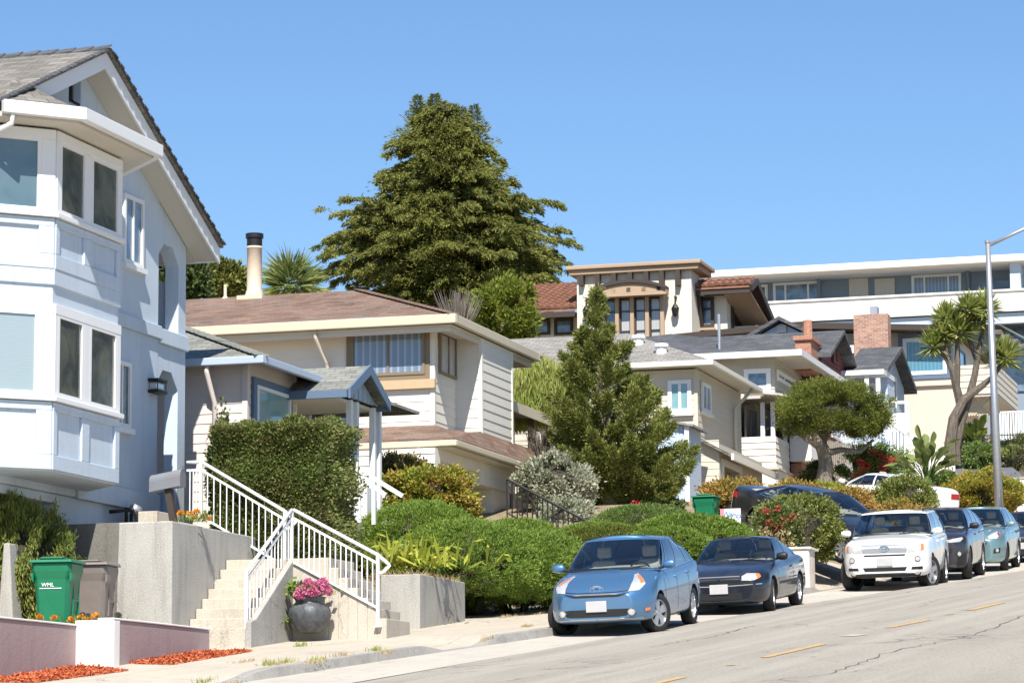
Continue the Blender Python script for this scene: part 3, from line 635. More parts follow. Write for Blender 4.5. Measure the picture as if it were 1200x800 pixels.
MB().tube([(q[0], q[1], ze-.12), (q[0], q[1], ze-.3), (q2[0], q2[1], ze-.45), (q2[0]-.3, q2[1]+.3, ze-.46)], .04, 10).build('downspout', M['white_trim'], br, smooth=True)
# facade windows, lamp
window(bh, fac, fac.rect(143, 226, 165, 316), M['white_trim'], M['pane_blue'], .07, mull=(.5,), sill=M['white_trim'])
window(bh, fac, fac.rect(131, 420, 150, 503), M['white_trim'], M['pane_dark'], .07, mull=(.5,), sill=M['white_trim'])
a0, a1_, z0, z1 = fac.rect(173, 443, 184, 463); l = MB().obox(fac, a0+.05, a1_-.02, 0, .16, z0+.05, z1-.05).build('wall_lamp', M['lamp_lens'], bh, bevel=.03)
m = MB(); m.obox(fac, a0, a1_, .0, .19, z1-.049, z1).obox(fac, a0, a1_, 0, .19, z0, z0+.049)
for a in (a0, a1_-.045): m.obox(fac, a, a+.02, .165, .185, z0+.05, z1-.05)
m.build('lamp_cage', M['black_metal'], l, bevel=.01)
# pipes on the wall by the retaining wall
m = MB(); pz = fac.px(135, 605)[1]; pu = fac.px(140, 605)[0]
m.tube([fac.p(pu-.5, .05, pz+.05), fac.p(pu-.3, .25, pz+.08), fac.p(pu-.28, .25, pz-.25)], .035, 8).tube([fac.p(pu-.1, .25, pz-.3), fac.p(pu-.1, .25, pz+.05)], .03, 8).tube([fac.p(pu-.3, .25, pz+.1), fac.p(pu-.05, .25, pz+.1)], .035, 8)
tp = thing('gas_pipe', 'black gas pipe and valve against the blue house base', 'pipe', tuple(BL.A[:2])+(pz-.3,), BL.rot, None, True)
m.build('valve', M['black_metal'], tp, smooth=True)
MB().tube([fac.p(pu-.02, .25, pz+.13), fac.p(pu+.12, .25, pz+.12), fac.p(pu+.22, .25, pz), fac.p(pu+.23, .25, pz-.3)], .085, 12).build('elbow', M['steel'], tp, smooth=True)

# ------------------------------------------------------------------ retaining wall, flights of steps, railings
CW = Lot(202, 610, 45.0); cf = CW.front(0); cs = CW.side(0)
zc = float(CW.A[2]); zgd = 3.95
cwt = CW.thing('retaining_wall', 'tall weathered concrete retaining wall with a sharp corner beside steps', 'wall', zgd)
wl = cs.px(85, 612)[0]; uf = cf.px(300, 630)[0]
m = MB(); m.prism([(0, 0, 3.7), (uf, 0, 3.7), (uf, .25, 3.7), (.25, .25, 3.7), (.25, wl+1, 3.7), (0, wl+1, 3.7)], [(0, 0, zc), (uf, 0, zc), (uf, .25, zc), (.25, .25, zc), (.25, wl+1, zc), (0, wl+1, zc)])
m.build('wall', M['concrete'], cwt, bevel=.02)
MB().box(.26, uf, .26, wl+1, 3.7, zc-.06).build('fill', M['soil'], cwt)
a_o = cs.px(140, 612)[0]; b_o = cs.px(135, 735)[0]; MB().oprism(cs, [(a_o, zc-.004), (wl+1, zc-.004), (wl+1, 3.7), (b_o, 3.7)], .001, .012).build('dark_section', M['dark_concrete'], cwt)  # darker concrete section over the left part of the wall
# steps: one flight climbs along the wall to a landing, one climbs to it from the pavement, one goes on to the porch
u0, z0 = cf.px(214, 737); u1, z1 = cf.px(264, 656); NS = 7; rise = (z1-z0)/NS; WST = 1.02
ZL = z1
st_ = CW.thing('steps', 'pale concrete steps meeting at a landing beside the retaining wall', 'steps', zgd)
m = MB(); run = (u1-u0)/NS
for i in range(NS+1): ua = u0+run*i; m.box(ua, ua+run if i < NS else u1+1.05, -WST, -.012, 3.75, z0+rise*i)
m.build('lower_flight', M['steps_conc'], st_, bevel=.012)
ULD = u1+.05
MB().prism([(u0-.02, -WST-.1, 3.75), (ULD+.02, -WST-.1, 3.75), (ULD+.02, -WST-.1, ZL-.02), (u0+.2, -WST-.1, z0+rise*.9), (u0-.02, -WST-.1, z0+rise*.55)], [(u0-.02, -WST-.002, 3.75), (ULD+.02, -WST-.002, 3.75), (ULD+.02, -WST-.002, ZL-.02), (u0+.2, -WST-.002, z0+rise*.9), (u0-.02, -WST-.002, z0+rise*.55)]).build('cheek_wall', M['concrete'], st_, bevel=.01)
# right flight: seen side on, descending towards the pavement
rs = CW.side(ULD); aL, zz = rs.px(385, 657); aE, zE = rs.px(453, 724); NR = 6
m = MB(); rr = (aE-aL)/NR; dz = (ZL-zE)/NR
m.box(ULD+.0, ULD+1.2, min(aL, -WST-.01), -WST-.004, 3.8, ZL-.001)
for i in range(NR): a = aL+rr*i; m.box(ULD, ULD+1.15, a+rr, a, 3.8, ZL-dz*(i+1))
m.build('street_flight', M['steps_conc'], st_, bevel=.012)
m = MB()
for i in range(5): m.box(u1+.12, u1+1.05, .02+i*.3, .3+i*.3 if i < 4 else 1.55, 4.2, ZL+.165*(i+1))
m.build('porch_flight', M['steps_conc'], st_, bevel=.012)
def railing(name, label, pl, d, pts, foot, nb, postz, r=.028, parent=None, endcurve=False):
    "tubular handrail over a panel of square balusters; pts = (a, z) of the hand rail, foot = height of panel over the slope"
    (a0, h0), (a1, h1) = pts; t = CW.thing(name, label, 'railing', min(h0, h1)-1.1); L = a1-a0; sl = (h1-h0)/L
    hr = [pl.p(a0, d, h0), pl.p(a1, d, h1)]
    if endcurve: e = .16*(1 if L > 0 else -1); hr += [pl.p(a1+e, d, h1+sl*e-.05), pl.p(a1+e*1.2, d, h1-.16), pl.p(a1+e*.6, d, h1-.26), pl.p(a1, d, h1-.3)]
    MB().tube(hr, r, 10).build('handrail', M['white_metal'], t, smooth=True)
    m = MB(); 
    for o in (-.13, -foot): m.bar(pl.p(a0, d, h0+o), pl.p(a1, d, h1+o), .022, .035)
    m.build('frame_rail', M['white_metal'], t)
    m = MB()
    for i in range(1, nb): a = a0+L*i/nb; h = h0+sl*(a-a0); m.box(*sorted((pl.p(a-.008, d, 0)[0], pl.p(a+.008, d, 0)[0])) if abs(pl.a[0]) > .5 else (pl.p(a, d-.008, 0)[0], pl.p(a, d+.008, 0)[0]), *(sorted((pl.p(a-.008, d, 0)[1], pl.p(a+.008, d, 0)[1])) if abs(pl.a[1]) > .5 else (pl.p(a, d-.008, 0)[1], pl.p(a, d+.008, 0)[1])), h-foot, h-.12)
    m.build('baluster', M['white_metal'], t)
    for a, zb_ in postz:
        h = h0+sl*(a-a0); x, y, _ = pl.p(a, d, 0); MB().box(x-.024, x+.024, y-.024, y+.024, zb_, h).build('post', M['white_metal'], t)
        MB().box(x-.055, x+.055, y-.055, y+.055, zb_-.005, zb_+.012).build('foot_plate', M['white_metal'], t)
    return t
rp = CW.front(-WST+.04)
a, h = rp.px(289, 669); b, h2 = rp.px(342, 597); zf = rp.px(289, 747)[1]
railing('stair_railing', 'white metal railing climbing beside lower flight along the wall', rp, 0, ((a, h), (b, h2)), .92, 13, ((a, zf), (b, ZL-.25)))
rp2 = CW.side(ULD-.03); a, h = rp2.px(344, 597); b, h2 = rp2.px(443, 650); zf = rp2.px(443, 734)[1]
railing('stair_railing', 'white metal railing descending above the flower pot to the pavement', rp2, 0, ((a, h), (b, h2)), .82, 16, ((b, zf),), endcurve=True)
rp3 = CW.side(u1+1.1); a, h = rp3.px(236, 541); b, h2 = rp3.px(334, 599); zf = rp3.px(236, 606)[1]; zf2 = rp3.px(334, 656)[1]
railing('stair_railing', 'white metal railing in front of the square hedge up to the porch', rp3, 0, ((a, h), (b, h2)), .88, 13, ((a, zf), (b, zf2)), endcurve=True)
a3 = rp3.px(219, 541)[0]
railing('stair_railing', 'short level white railing between blue porch post and sloping rail', rp3, 0, ((a3, h), (a+.02, h)), .88, 4, ())
# planter wall to the right of the flights
PWt = Lot(492, 672, 49.5); pf = PWt.front(0); ps = PWt.side(0)
pw = PWt.thing('planter_wall', 'low grey concrete planter wall right of the street steps', 'wall', 4.5)
zp = float(PWt.A[2]); uE = pf.px(545, 682)[0]; wE = ps.px(446, 672)[0]
MB().prism([(0, 0, 4.2), (uE, 0, 4.2), (uE, .2, 4.2), (.2, .2, 4.2), (.2, wE, 4.2), (0, wE, 4.2)], [(0, 0, zp), (uE, 0, zp), (uE, .2, zp), (.2, .2, zp), (.2, wE, zp), (0, wE, zp)]).build('wall', M['concrete'], pw, bevel=.015)
MB().box(.2, uE, .2, wE+1.5, 4.2, zp-.04).build('fill', M['soil'], pw)
# low mauve garden walls with white returns
def lowwall(x0, y0t, y0b, x1, y1t, y1b, Y, label, ret=None):
    L = Lot(x1, y1t, Y, 16.5); f = L.front(0); a = f.px(x0, y0t)[0]; zt2 = float(L.A[2]); zb_ = f.px(x0, y0b)[1]-.15
    t = L.thing('garden_wall', label, 'wall', zb_+.1); MB().box(a, 0, 0, .22, zb_, zt2).build('wall', M['mauve'], t, bevel=.02)
    MB().box(a-.015, .015, -.015, .235, zt2+.002, zt2+.03).build('coping', M['white_wall'], t, bevel=.01); return L, a, zb_, zt2, t
L1 = lowwall(-60, 730, 800, 96, 734, 777, 41.4, 'low mauve roughcast wall at the bottom left corner', )
L2, a2_, zb2, zt2, t2 = lowwall(133, 737, 777, 246, 738, 764, 44.4, 'low mauve roughcast wall with white end below the stairs')
wr = L2.side(a2_).px(96, 737)[0]
MB().box(a2_-.014, a2_+.2, -.012, wr+.1, zb2, zt2+.001).build('return_wall', M['white_wall'], t2, bevel=.015)
# ------------------------------------------------------------------ helpers for hipped roofs
def hip(m, u0, u1, w0, w1, ze, rp, th=.06):
    "rectangular hip: rp = ridge points [(u,w,z),(u,w,z)] (ridge along w)"
    (a, b) = rp; c = [(u0, w0, ze), (u1, w0, ze), (u1, w1, ze), (u0, w1, ze)]
    m.slab([c[0], c[1], a], th); m.slab([c[1], c[2], b, a], th); m.slab([c[2], c[3], b], th); m.slab([c[3], c[0], a, b], th); return m
def ring(m, u0, u1, w0, w1, z0, z1, t):
    m.box(u0, u1, w0-t, w0, z0, z1).box(u0-t, u0, w0-t, w1, z0, z1).box(u1, u1+t, w0-t, w1, z0, z1); return m

# ------------------------------------------------------------------ pink house with grey roof and gabled porch
PK = Lot(289, 428, 52.0); pf_, psd = PK.front(0), PK.side(0)
ph = PK.thing('pink_house', 'small pale pink sided house with blue trim and gabled porch', 'house', 6.0)
zw = float(PK.A[2]); uc = pf_.px(346, 470)[0]; zbase = 6.0; WB = 9.0
m = MB(); m.box(0, uc, 0, WB, zbase, zw+.12).box(uc, 8.0, 1.5, WB, zbase, zw+.12); m.siding(pf_, 0, uc, zbase, zw+.1, .17, .012).siding(psd, 0, WB, zbase, zw+.1, .17, .012)
pback = PK.front(1.5); psr = Pl(PK, (uc, 0), (0, 1), (1, 0)); m.siding(pback, uc, 8.0, zbase, zw+.1, .17).siding(psr, 0, 1.5, zbase, zw+.1, .17)
m.build('wall', M['pink_siding'], ph)
[MB().box(*q, -.03, .07, zbase, zw+.1).build('corner_board', M['pink_siding'], ph) for q in ((-.03, .07), (uc-.07, uc+.03))]
# main hip roof
ov = .42; ze = zw+.1
cu, cw_, _ = 0, 0, 0
m = MB(); pk = .38; hw = 4.4; m = hip(m, -ov, 8.4, -ov, WB+ov, ze, [(-ov+hw, -ov+hw, ze+hw*pk), (-ov+hw, WB, ze+hw*pk)])
rf = m.build('roof', M['slate_shingle'], ph)
m = MB(); ring(m, -ov, 3.0, -ov, WB, ze-.14, ze-.005, .09); m.build('gutter', M['pale_blue_trim'], rf, bevel=.015)
m = MB(); 
for i in range(26): k = i/26*hw; q = 1/26*hw; m.slab([(-ov+k-.14, -ov+k+.06, ze+k*pk+.02), (-ov+k+.06, -ov+k-.14, ze+k*pk+.02), (-ov+k+q+.1, -ov+k+q-.06, ze+(k+q)*pk+.03), (-ov+k+q-.06, -ov+k+q+.1, ze+(k+q)*pk+.03)], .02)
m.build('hip_cap', M['slate_shingle'], rf)
# front window in blue trim
r = pf_.rect(297, 451, 336, 500); r = (r[0], r[1], zw-1.65, r[3])
window(ph, pf_, r, M['white_trim'], M['pane_teal'], .06, d=.03, trim=M['blue_trim'], tw=.13, label='large picture window with white sash in blue trim')
# downspout on the side wall
ad, zd = psd.px(253, 428); MB().tube([psd.p(ad, .42, ze-.14), psd.p(ad, .42, ze-.25), psd.p(ad-.02, .1, ze-.75), psd.p(ad-.02, .08, zbase)], .045, 8).build('downspout', M['pink_siding'], ph, smooth=True)
# porch: deck, paired posts, gable
wp = -1.0; gp = PK.front(wp-.25); gpp = PK.front(wp+.07); gl = gp.px(411, 455); gr = gp.px(458, 469); ga = gp.px(434, 428)
gu0, gu1, gz = gl[0], gr[0], gl[1]; gm = (gu0+gu1)/2; gzt = ga[1]; gsl = (gzt-gz)/((gu1-gu0)/2)
m = MB(); m.box(uc+.05, gu1+.2, wp-.1, 1.6, 6.0, 6.62); pd = m.build('porch_deck', M['steps_conc'], ph)
pr = MB(); 
for u1 in (gu0, gu1): zz = gzt-gsl*abs(u1-gm); pr.slab([(gm, wp-.2, gzt), (u1, wp-.2, zz), (u1, 3.2, zz), (gm, 3.2, gzt)], .07)
pr = pr.build('porch_roof', M['slate_shingle'], ph)
m = MB()
for u1 in (gu0-.01, gu1+.01): zz = gzt-gsl*abs(u1-gm); m.hexa([(gm, wp-.25, gzt-.17), (u1, wp-.25, zz-.17), (u1, wp-.21, zz-.17), (gm, wp-.21, gzt-.17)], [(gm, wp-.25, gzt+.02), (u1, wp-.25, zz+.02), (u1, wp-.21, zz+.02), (gm, wp-.21, gzt+.02)])
m.box(gu0-.08, gu0-.002, wp-.2, 0, gz-.16, gz-.02).box(gu1+.002, gu1+.08, wp-.2, 1.0, gz-.16, gz-.02)
m.build('barge_board', M['blue_trim'], pr)
m = MB(); m.prism([(gu0+.1, wp, gz-.06), (gu1-.1, wp, gz-.06), (gm, wp, gzt-.16)], [(gu0+.1, wp+.08, gz-.06), (gu1-.1, wp+.08, gz-.06), (gm, wp+.08, gzt-.16)])
for i in range(9): u = gu0+(gu1-gu0)*(i+.5)/9; h = max(gz-.04, gzt-.2-gsl*abs(u-gm)); m.box(u-.015, u+.015, wp-.02, wp-.002, gz-.08, h)
m.build('gable_panel', M['pale_blue_trim'], pr)
MB().box(gu0, gu1, wp+.1, 1.48, gz-.16, gz-.1).build('porch_ceiling', M['cream_soffit'], pr)
for u in [gpp.px(x, 500)[0] for x in (410, 417, 437, 443.5)]: MB().box(u-.055, u+.055, wp+.02, wp+.13, 6.62, gz-.1).build('post', M['white_trim'], ph, bevel=.008)
MB().box(gu1-.55, gu1, wp+.03, wp+.11, 6.62, 7.35).build('porch_panel', M['white_trim'], ph)
# door and lantern on the set-back wall
dl = pback.px(366, 470)[0]; dr = Pl(PK, (uc, 0), (0, 1), (1, 0))
d0 = pback.px(360, 480)[0]; d1 = d0+.95; dz1 = pback.px(360, 463)[1]
do = MB().obox(pback, d0, d1, .02, .06, dz1-2.05, dz1).build('door', M['door_dark'], ph)
m = MB().obox(pback, d0-.14, d0-.003, .02, .1, dz1-2.05, dz1+.14).obox(pback, d1+.003, d1+.14, .02, .1, dz1-2.05, dz1+.14).obox(pback, d0-.003, d1+.003, .02, .1, dz1+.003, dz1+.14); m.build('door_frame', M['white_trim'], do)
window(ph, pback, (d1+.5, d1+1.3, dz1-1.5, dz1), M['blue_trim'], M['pane_dark'], .06, d=.02)
ln = MB().lathe([(.0, .0), (.07, .02), (.09, .2), (.04, .26), (0, .3)], 8, pback.p(d0-.35, .18, dz1-.45)).build('lantern', M['black_metal'], ph)
# white hand rails on the porch steps
hl = Lot(421, 556, 50.6); hp = hl.front(0); t = hl.thing('hand_rail', 'pair of sloping white hand rails below the pink porch', 'railing', 6.0)
for (x0, y0, x1, y1, o_) in ((421, 557, 452, 580, 0), (438, 560, 472, 581, .8)):
    pl = hl.side(o_); a, z = pl.px(x0, y0); b, z2 = pl.px(x1, y1); MB().bar(pl.p(a, 0, z), pl.p(b, 0, z2), .05, .07).build('rail', M['white_trim'], t)
    MB().box(o_-.03, o_+.03, a-.03, a+.03, z-.8, z).build('post', M['white_trim'], t)

# ------------------------------------------------------------------ beige house with the brown roof
BG = Lot(508, 380, 68.0); bf, bs = BG.front(0), BG.side(0)
bgh = BG.thing('beige_house', 'two storey cream sided house with brown hip roof and garage', 'house', 7.2)
zw = float(BG.A[2]); u1 = bf.px(534, 430)[0]; rt = BG.side(u1); b_ = rt.px(564, 450)[0]; bf2 = BG.front(b_); u2 = bf2.px(600, 470)[0]
zlow = bf.px(508, 500)[1]-.2
print('beige u1,b,u2', u1, b_, u2, zlow)
WB = 14
m = MB(); m.box(0, u1, 0, WB, zlow-1, zw+.05).box(u1, u2, b_, WB, zlow-1, zw-.12)
RV = .225
m.siding(bs, 0, WB, zlow-1, zw+.05, RV, .013).siding(bf, 0, u1, zlow-1, zw+.05, RV, .013).siding(rt, b_, 0, zlow-1, zw-.12, RV, .013).siding(bf2, u1, u2, zlow-1, zw-.12, RV, .013)
m.build('wall', M['cream_siding'], bgh)
[MB().box(*q, zlow-1, zw-.14).build('corner_board', M['cream_siding'], bgh) for q in ((-.03, .08, -.03, .08), (u1-.03, u1+.06, b_-.03, b_+.06), (u2-.06, u2+.03, b_-.03, b_+.06))]
# eaves: find the gutter corner as seen, at soffit height
ze = zw-.1; eu, ew = BG.hz(530, 379, ze); eu2 = BG.hz(633, 423, ze)[0]
print('eave corner', eu, ew, eu2)
eu = min(eu, -.5); 
zr = ze+.22; pk = .36
# ridge end from the photo
q = None
for k in np.arange(2, 9, .05):
    p = (eu+k, ew+k, zr+k*pk); 
    P_ = BG.A+p[0]*BG.u+p[1]*BG.n; P_[2] = p[2]; d = P_-EYE; kk = d@_f; xx = 600+F*(d@XA)/kk; yy = 400-F*(d@UA)/kk
    if xx < 421: q = p; print('ridge', p, xx, yy); break
if q is None: q = (eu+5, ew+6, zr+5*pk)
kk = q[0]-eu
m = MB(); hip(m, eu, max(eu2, eu+2*kk+.5), ew, 22, zr, [q, (q[0], 18, q[2])], .06)
rf = m.build('roof', M['brown_shingle'], bgh)
m = MB(); ring(m, eu, eu2, ew, 22, ze, zr-.005, .11); m.build('gutter', M['tan_fascia'], rf, bevel=.02)
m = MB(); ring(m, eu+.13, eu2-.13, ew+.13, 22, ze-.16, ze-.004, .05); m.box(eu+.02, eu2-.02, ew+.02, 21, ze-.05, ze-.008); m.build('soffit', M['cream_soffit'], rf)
m = MB(); n = 24
for i in range(n):
    k = i/n*kk; dk = kk/n; m.slab([(eu+k-.14, ew+k+.06, zr+k*pk+.02), (eu+k+.06, ew+k-.14, zr+k*pk+.02), (eu+k+dk+.1, ew+k+dk-.06, zr+(k+dk)*pk+.035), (eu+k+dk-.06, ew+k+dk+.1, zr+(k+dk)*pk+.035)], .02)
m.build('hip_cap', M['brown_shingle'], rf)
# big side window, corner window
r = bs.rect(412, 387, 499, 438.5); window(bgh, bs, r, M['brown_frame'], M['pane_curtain'], .07, mull=(.5,), d=.02, trim=M['brown_frame'], tw=.11, label='wide sliding window with pale curtains')
MB().obox(bs, r[0]-.25, r[1]+.12, .03, .12, r[2]-.33, r[2]-.12).build('window_board', M['wood_sill'], bgh)
r = bf.rect(513, 388, 532, 445); window(bgh, bf, r, M['brown_frame'], M['pane_drape'], .06, mull=(.55,), d=.02)
# downspout left of the window
ad, zd = bs.px(385, 380); MB().tube([bs.p(ad+.12, -eu, ze), bs.p(ad+.1, -eu*.9, ze-.2), bs.p(ad, .1, ze-.7), bs.p(ad, .09, zlow)], .05, 8).build('downspout', M['tan_siding'], bgh, smooth=True)
# lower roof and garage
zl = bf.px(508, 500)[1]
zge = None
gu, gw = BG.hz(531, 512, zl-.42)
print('garage eave corner', gu, gw, zl)
ge = zl-.42; gu2 = BG.hz(634, 548, ge)[0]
m = MB(); m.slab([(gu, gw, ge), (gu, WB, ge), (-.02, WB, zl+.05), (-.02, -.02, zl+.05)], .06); m.slab([(gu, gw, ge), (gu2, gw, ge), (gu2, b_, zl+.05), (u1, b_, zl+.05)], .06); m.slab([(gu, gw, ge), (u1, b_, zl+.05), (u1, -.02, zl+.05), (-.02, -.02, zl+.05)], .06); lr = m.build('garage_roof', M['brown_shingle'], bgh)
m = MB(); ring(m, gu, gu2, gw, WB, ge-.2, ge-.065, .11); m.build('gutter', M['tan_fascia'], lr, bevel=.02)
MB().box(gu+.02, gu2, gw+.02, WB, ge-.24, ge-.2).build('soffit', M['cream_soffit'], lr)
gc = BG.hz(510, 524, ge-.24); wg = gc[1]; ug0 = gc[0]
print('garage wall corner', gc)
gfr = BG.front(wg); gsd = BG.side(ug0); ug1 = gfr.px(597, 560)[0]; gz0 = 7.2
gd0, gd1 = gfr.px(516, 540)[0], gfr.px(579, 580)[0]
m = MB(); m.box(ug0, gd0, wg, wg+.7, gz0-1, ge-.245).box(gd1, ug1, wg, wg+.5, gz0-1, ge-.245).box(gd0, gd1, wg, wg+.45, ge-.5, ge-.245).box(ug0, ug1, wg+.72, WB-1, gz0-1, ge-.25); m.siding(gsd, wg, WB, gz0-1, ge-.25, RV)
m.build('garage_wall', M['cream_siding'], bgh)
gd = MB().box(gd0+.002, gd1-.002, wg+.4, wg+.46, gz0-.6, ge-.505)
for i in range(1, 5): z = gz0-.6+(ge-.5-gz0+.6)*i/5; gd.box(gd0+.02, gd1-.02, wg+.39, wg+.399, z-.012, z+.012)
for i in range(1, 8): u = gd0+(gd1-gd0)*i/8; gd.box(u-.01, u+.01, wg+.392, wg+.399, gz0-.6, ge-.52)
gd.build('garage_door', M['garage_cream'], bgh)
pz = gfr.px(577, 588); MB().box(pz[0]-.55, pz[0]-.2, wg+.37, wg+.389, pz[1]-.1, pz[1]+.16).build('door_plate', M['brown_frame'], bgh)
ad, zd = gsd.px(487, 520); MB().tube([gsd.p(ad, ug0-gu, ge-.2), gsd.p(ad-.01, (ug0-gu)*.9, ge-.35), gsd.p(ad-.28, .12, ge-.8), gsd.p(ad-.28, .1, gz0)], .05, 8).build('downspout', M['white_trim'], bgh, smooth=True)
# flue pipe and vent on the roof
def roofpt(x, y):   # on the -u slope: z = zr+(u-eu)*pk
    lo, hi = eu, q[0]
    pl = None; best = None
    for k in np.arange(eu, q[0], .02):
        z = zr+(k-eu)*pk; P = BG.side(k).px(x, y)
        if best is None or abs(P[1]-z) < best[0]: best = (abs(P[1]-z), k, P[0], z)
    return best[1:]
fu, fw_, fz = roofpt(298, 346); ftop = BG.side(fu).px(298, 277)[1]
m = MB().lathe([(.3, fz-.2), (.2, fz+.12), (.185, fz+.15), (.185, ftop-.32), (.2, ftop-.31), (.2, ftop-.26)], 20, (fu, fw_, 0)); fl = m.build('flue', M['cream_pipe'], bgh, smooth=True)
MB().lathe([(.19, ftop-.3), (.19, ftop-.06), (.22, ftop-.05), (.22, ftop+.06), (0, ftop+.07)], 20, (fu, fw_, 0)).build('flue_cap', M['black_metal'], fl)
MB().box(fu-.33, fu+.33, fw_-.33, fw_+.33, fz-.25, fz-.02).build('flashing', M['cream_pipe'], fl)
fu, fw_, fz = roofpt(264, 342); MB().lathe([(.16, fz-.1), (.05, fz+.02), (.04, fz+.04), (.04, fz+.32), (0, fz+.33)], 10, (fu, fw_, 0)).build('vent_pipe', M['cream_pipe'], bgh)
# iron stair rail climbing beside the garage
IR = Lot(593, 560, 66.0); ip = IR.front(0)
it = IR.thing('iron_railing', 'black wrought iron railing on steps beside the cream garage', 'railing', 7.0)
a, z = ip.px(594, 561); b, z2 = ip.px(692, 632)
i_ = IR.side(0)
# the rail runs down towards the street: work on a plane facing down the street
aa, za = i_.px(594, 561); bb, zb_ = i_.px(690, 612)
MB().tube([i_.p(aa, 0, za), i_.p(bb, 0, zb_)], .03, 6).build('handrail', M['black_metal'], it)
MB().tube([i_.p(aa, 0, za-.75), i_.p(bb, 0, zb_-.75)], .02, 6).build('lower_rail', M['black_metal'], it)
n = 16
for i in range(n+1):
    a = aa+(bb-aa)*i/n; z = za+(zb_-za)*i/n; MB().box(-.012, .012, a-.012, a+.012, z-.85, z).build('baluster', M['black_metal'], it)
m = MB()
for i in range(4):
    a = aa+(bb-aa)*(i*.25+.02); z = za+(zb_-za)*(i*.25+.02); L = (bb-aa)*.22; pts = [i_.p(a+L*k/8, .0, z+(zb_-za)*.22*k/8-.12-.55*(k/8)**.6+.12*sin(k)) for k in range(9)]; m.tube(pts, .014, 5)
m.build('scroll', M['black_metal'], it)
m = MB(); n = 9
for i in range(n): a = aa+(bb-aa)*i/n; a2 = aa+(bb-aa)*(i+1)/n; z = za+(zb_-za)*i/n-.95; m.box(.02, 1.2, min(a, a2), max(a, a2), 5.5, z)
m.build('step', M['steps_conc'], it)
# carport roof to the right of the cream house
CP = Lot(601, 478, 76.0); cp = CP.front(0); ct = CP.thing('carport', 'brown edged lean-to roof on posts beyond the cream house', 'carport', 9.3)
a0, z0 = cp.px(601, 473); a1, z1 = cp.px(652, 497); zc_ = float(CP.A[2])
m = MB(); m.slab([(-1.0, -.2, z0), (5.5, -.2, z0-.1), (5.5, 4.5, z0+.35), (-1.0, 4.5, z0+.45)], .12); cr_ = m.build('carport_roof', M['pale_shingle'], ct)
MB().box(-1.0, 5.5, -.25, -.2, z0-.28, z0-.02).build('fascia', M['tan_fascia'], cr_)
for u in (.4, 2.4, 5.0): MB().box(u-.09, u+.09, .1, .28, 8.0, z0-.15).build('post', M['brown_frame'], ct)
MB().box(-1, 5.5, 4.2, 4.4, 8.0, z0+.2).build('back_wall', M['brown_frame'], ct)
# ------------------------------------------------------------------ cream house with the long grey roof
H3 = Lot(816, 432, 82.0); f3, s3 = H3.front(0), H3.side(0)
h3 = H3.thing('cream_house', 'cream sided house with long grey hip roof and white windows', 'house', 8.6)
zw = float(H3.A[2]); L3 = f3.px(868, 470)[0]; WB = 16
w3 = s3.px(843, 545)[0]; zl3 = s3.px(817, 516)[1]; lf = H3.front(w3)
m = MB(); m.box(0, L3, 0, WB, 8, zw).siding(s3, 0, WB, zl3, zw, .19, .011).siding(f3, 0, L3, zl3, zw, .19, .011)
m.siding(s3, w3, WB, 8, zl3, .19, .011)
gz3 = lf.px(856, 549)[1]; g30, g31 = lf.px(847, 555)[0], lf.px(867, 560)[0]
m.box(0, g30, w3, w3+.5, 8, zl3-.1).box(g31, L3, w3, w3+.5, 8, zl3-.1).box(g30, g31, w3, w3+.4, gz3, zl3-.1)
m.build('wall', M['tan_siding'], h3)
m = MB()
m.box(-.03, .07, -.03, .07, zl3, zw); m.build('corner_board', M['tan_siding'], h3)
MB().box(g30, g31, w3+.35, w3+.42, 8, gz3-.003).build('garage_door', M['wood_sill'], h3)
MB().obox(lf, g30-.15, g31+.15, .003, .05, gz3-.02, gz3+.18).obox(lf, g30-.15, g30-.004, .003, .05, 8.6, gz3-.021).build('garage_frame', M['white_trim'], h3)
m = MB().slab([(-.25, w3-.4, zl3-.45), (L3, w3-.4, zl3-.45), (L3, -.02, zl3+.1), (-.25, -.02, zl3+.1)], .07); m.slab([(-.25, w3-.4, zl3-.45), (-.25, -.02, zl3+.1), (0, -.02, zl3+.1), (0, w3, zl3-.3)], .05)
pr3 = m.build('pent_roof', M['pale_shingle'], h3); MB().box(-.3, L3, w3-.48, w3-.4, zl3-.6, zl3-.42).build('gutter', M['cream_siding'], pr3)
ze = zw+.02; ov = .5; pk = .42
def P3(lot, p):
    P_ = lot.A+p[0]*lot.u+p[1]*lot.n; P_[2] = p[2]; d = P_-EYE; kk = d@_f; return 600+F*(d@XA)/kk, 400-F*(d@UA)/kk
for k in np.arange(1, 9, .05):
    if P3(H3, (-ov+k, -ov+k, ze+.15+k*pk))[1] < 391: break
m = MB(); hip(m, -ov, max(L3+.4, 2*k-ov), -ov, 26, ze+.15, [(-ov+k, -ov+k, ze+.15+k*pk), (-ov+k, 22, ze+.15+k*pk)], .06); r3 = m.build('roof', M['pale_shingle'], h3)
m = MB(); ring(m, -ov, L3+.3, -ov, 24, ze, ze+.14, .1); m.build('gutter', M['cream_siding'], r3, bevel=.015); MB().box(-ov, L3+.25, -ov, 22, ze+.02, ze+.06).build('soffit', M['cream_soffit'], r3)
for (x, y) in ((748, 402), (775, 412)):
    kk_ = None
    for k2 in np.arange(-ov, k, .03):
        a_, z_ = H3.side(k2).px(x, y)
        if abs(z_-(ze+.15+(k2+ov)*pk)) < .03: kk_ = (k2, a_, z_); break
    if kk_: MB().lathe([(.16, kk_[2]-.3), (.16, kk_[2]+.12), (.21, kk_[2]+.13), (.21, kk_[2]+.22), (0, kk_[2]+.25)], 10, (kk_[0], kk_[1], 0)).build('vent_pipe', M['white_trim'], h3)
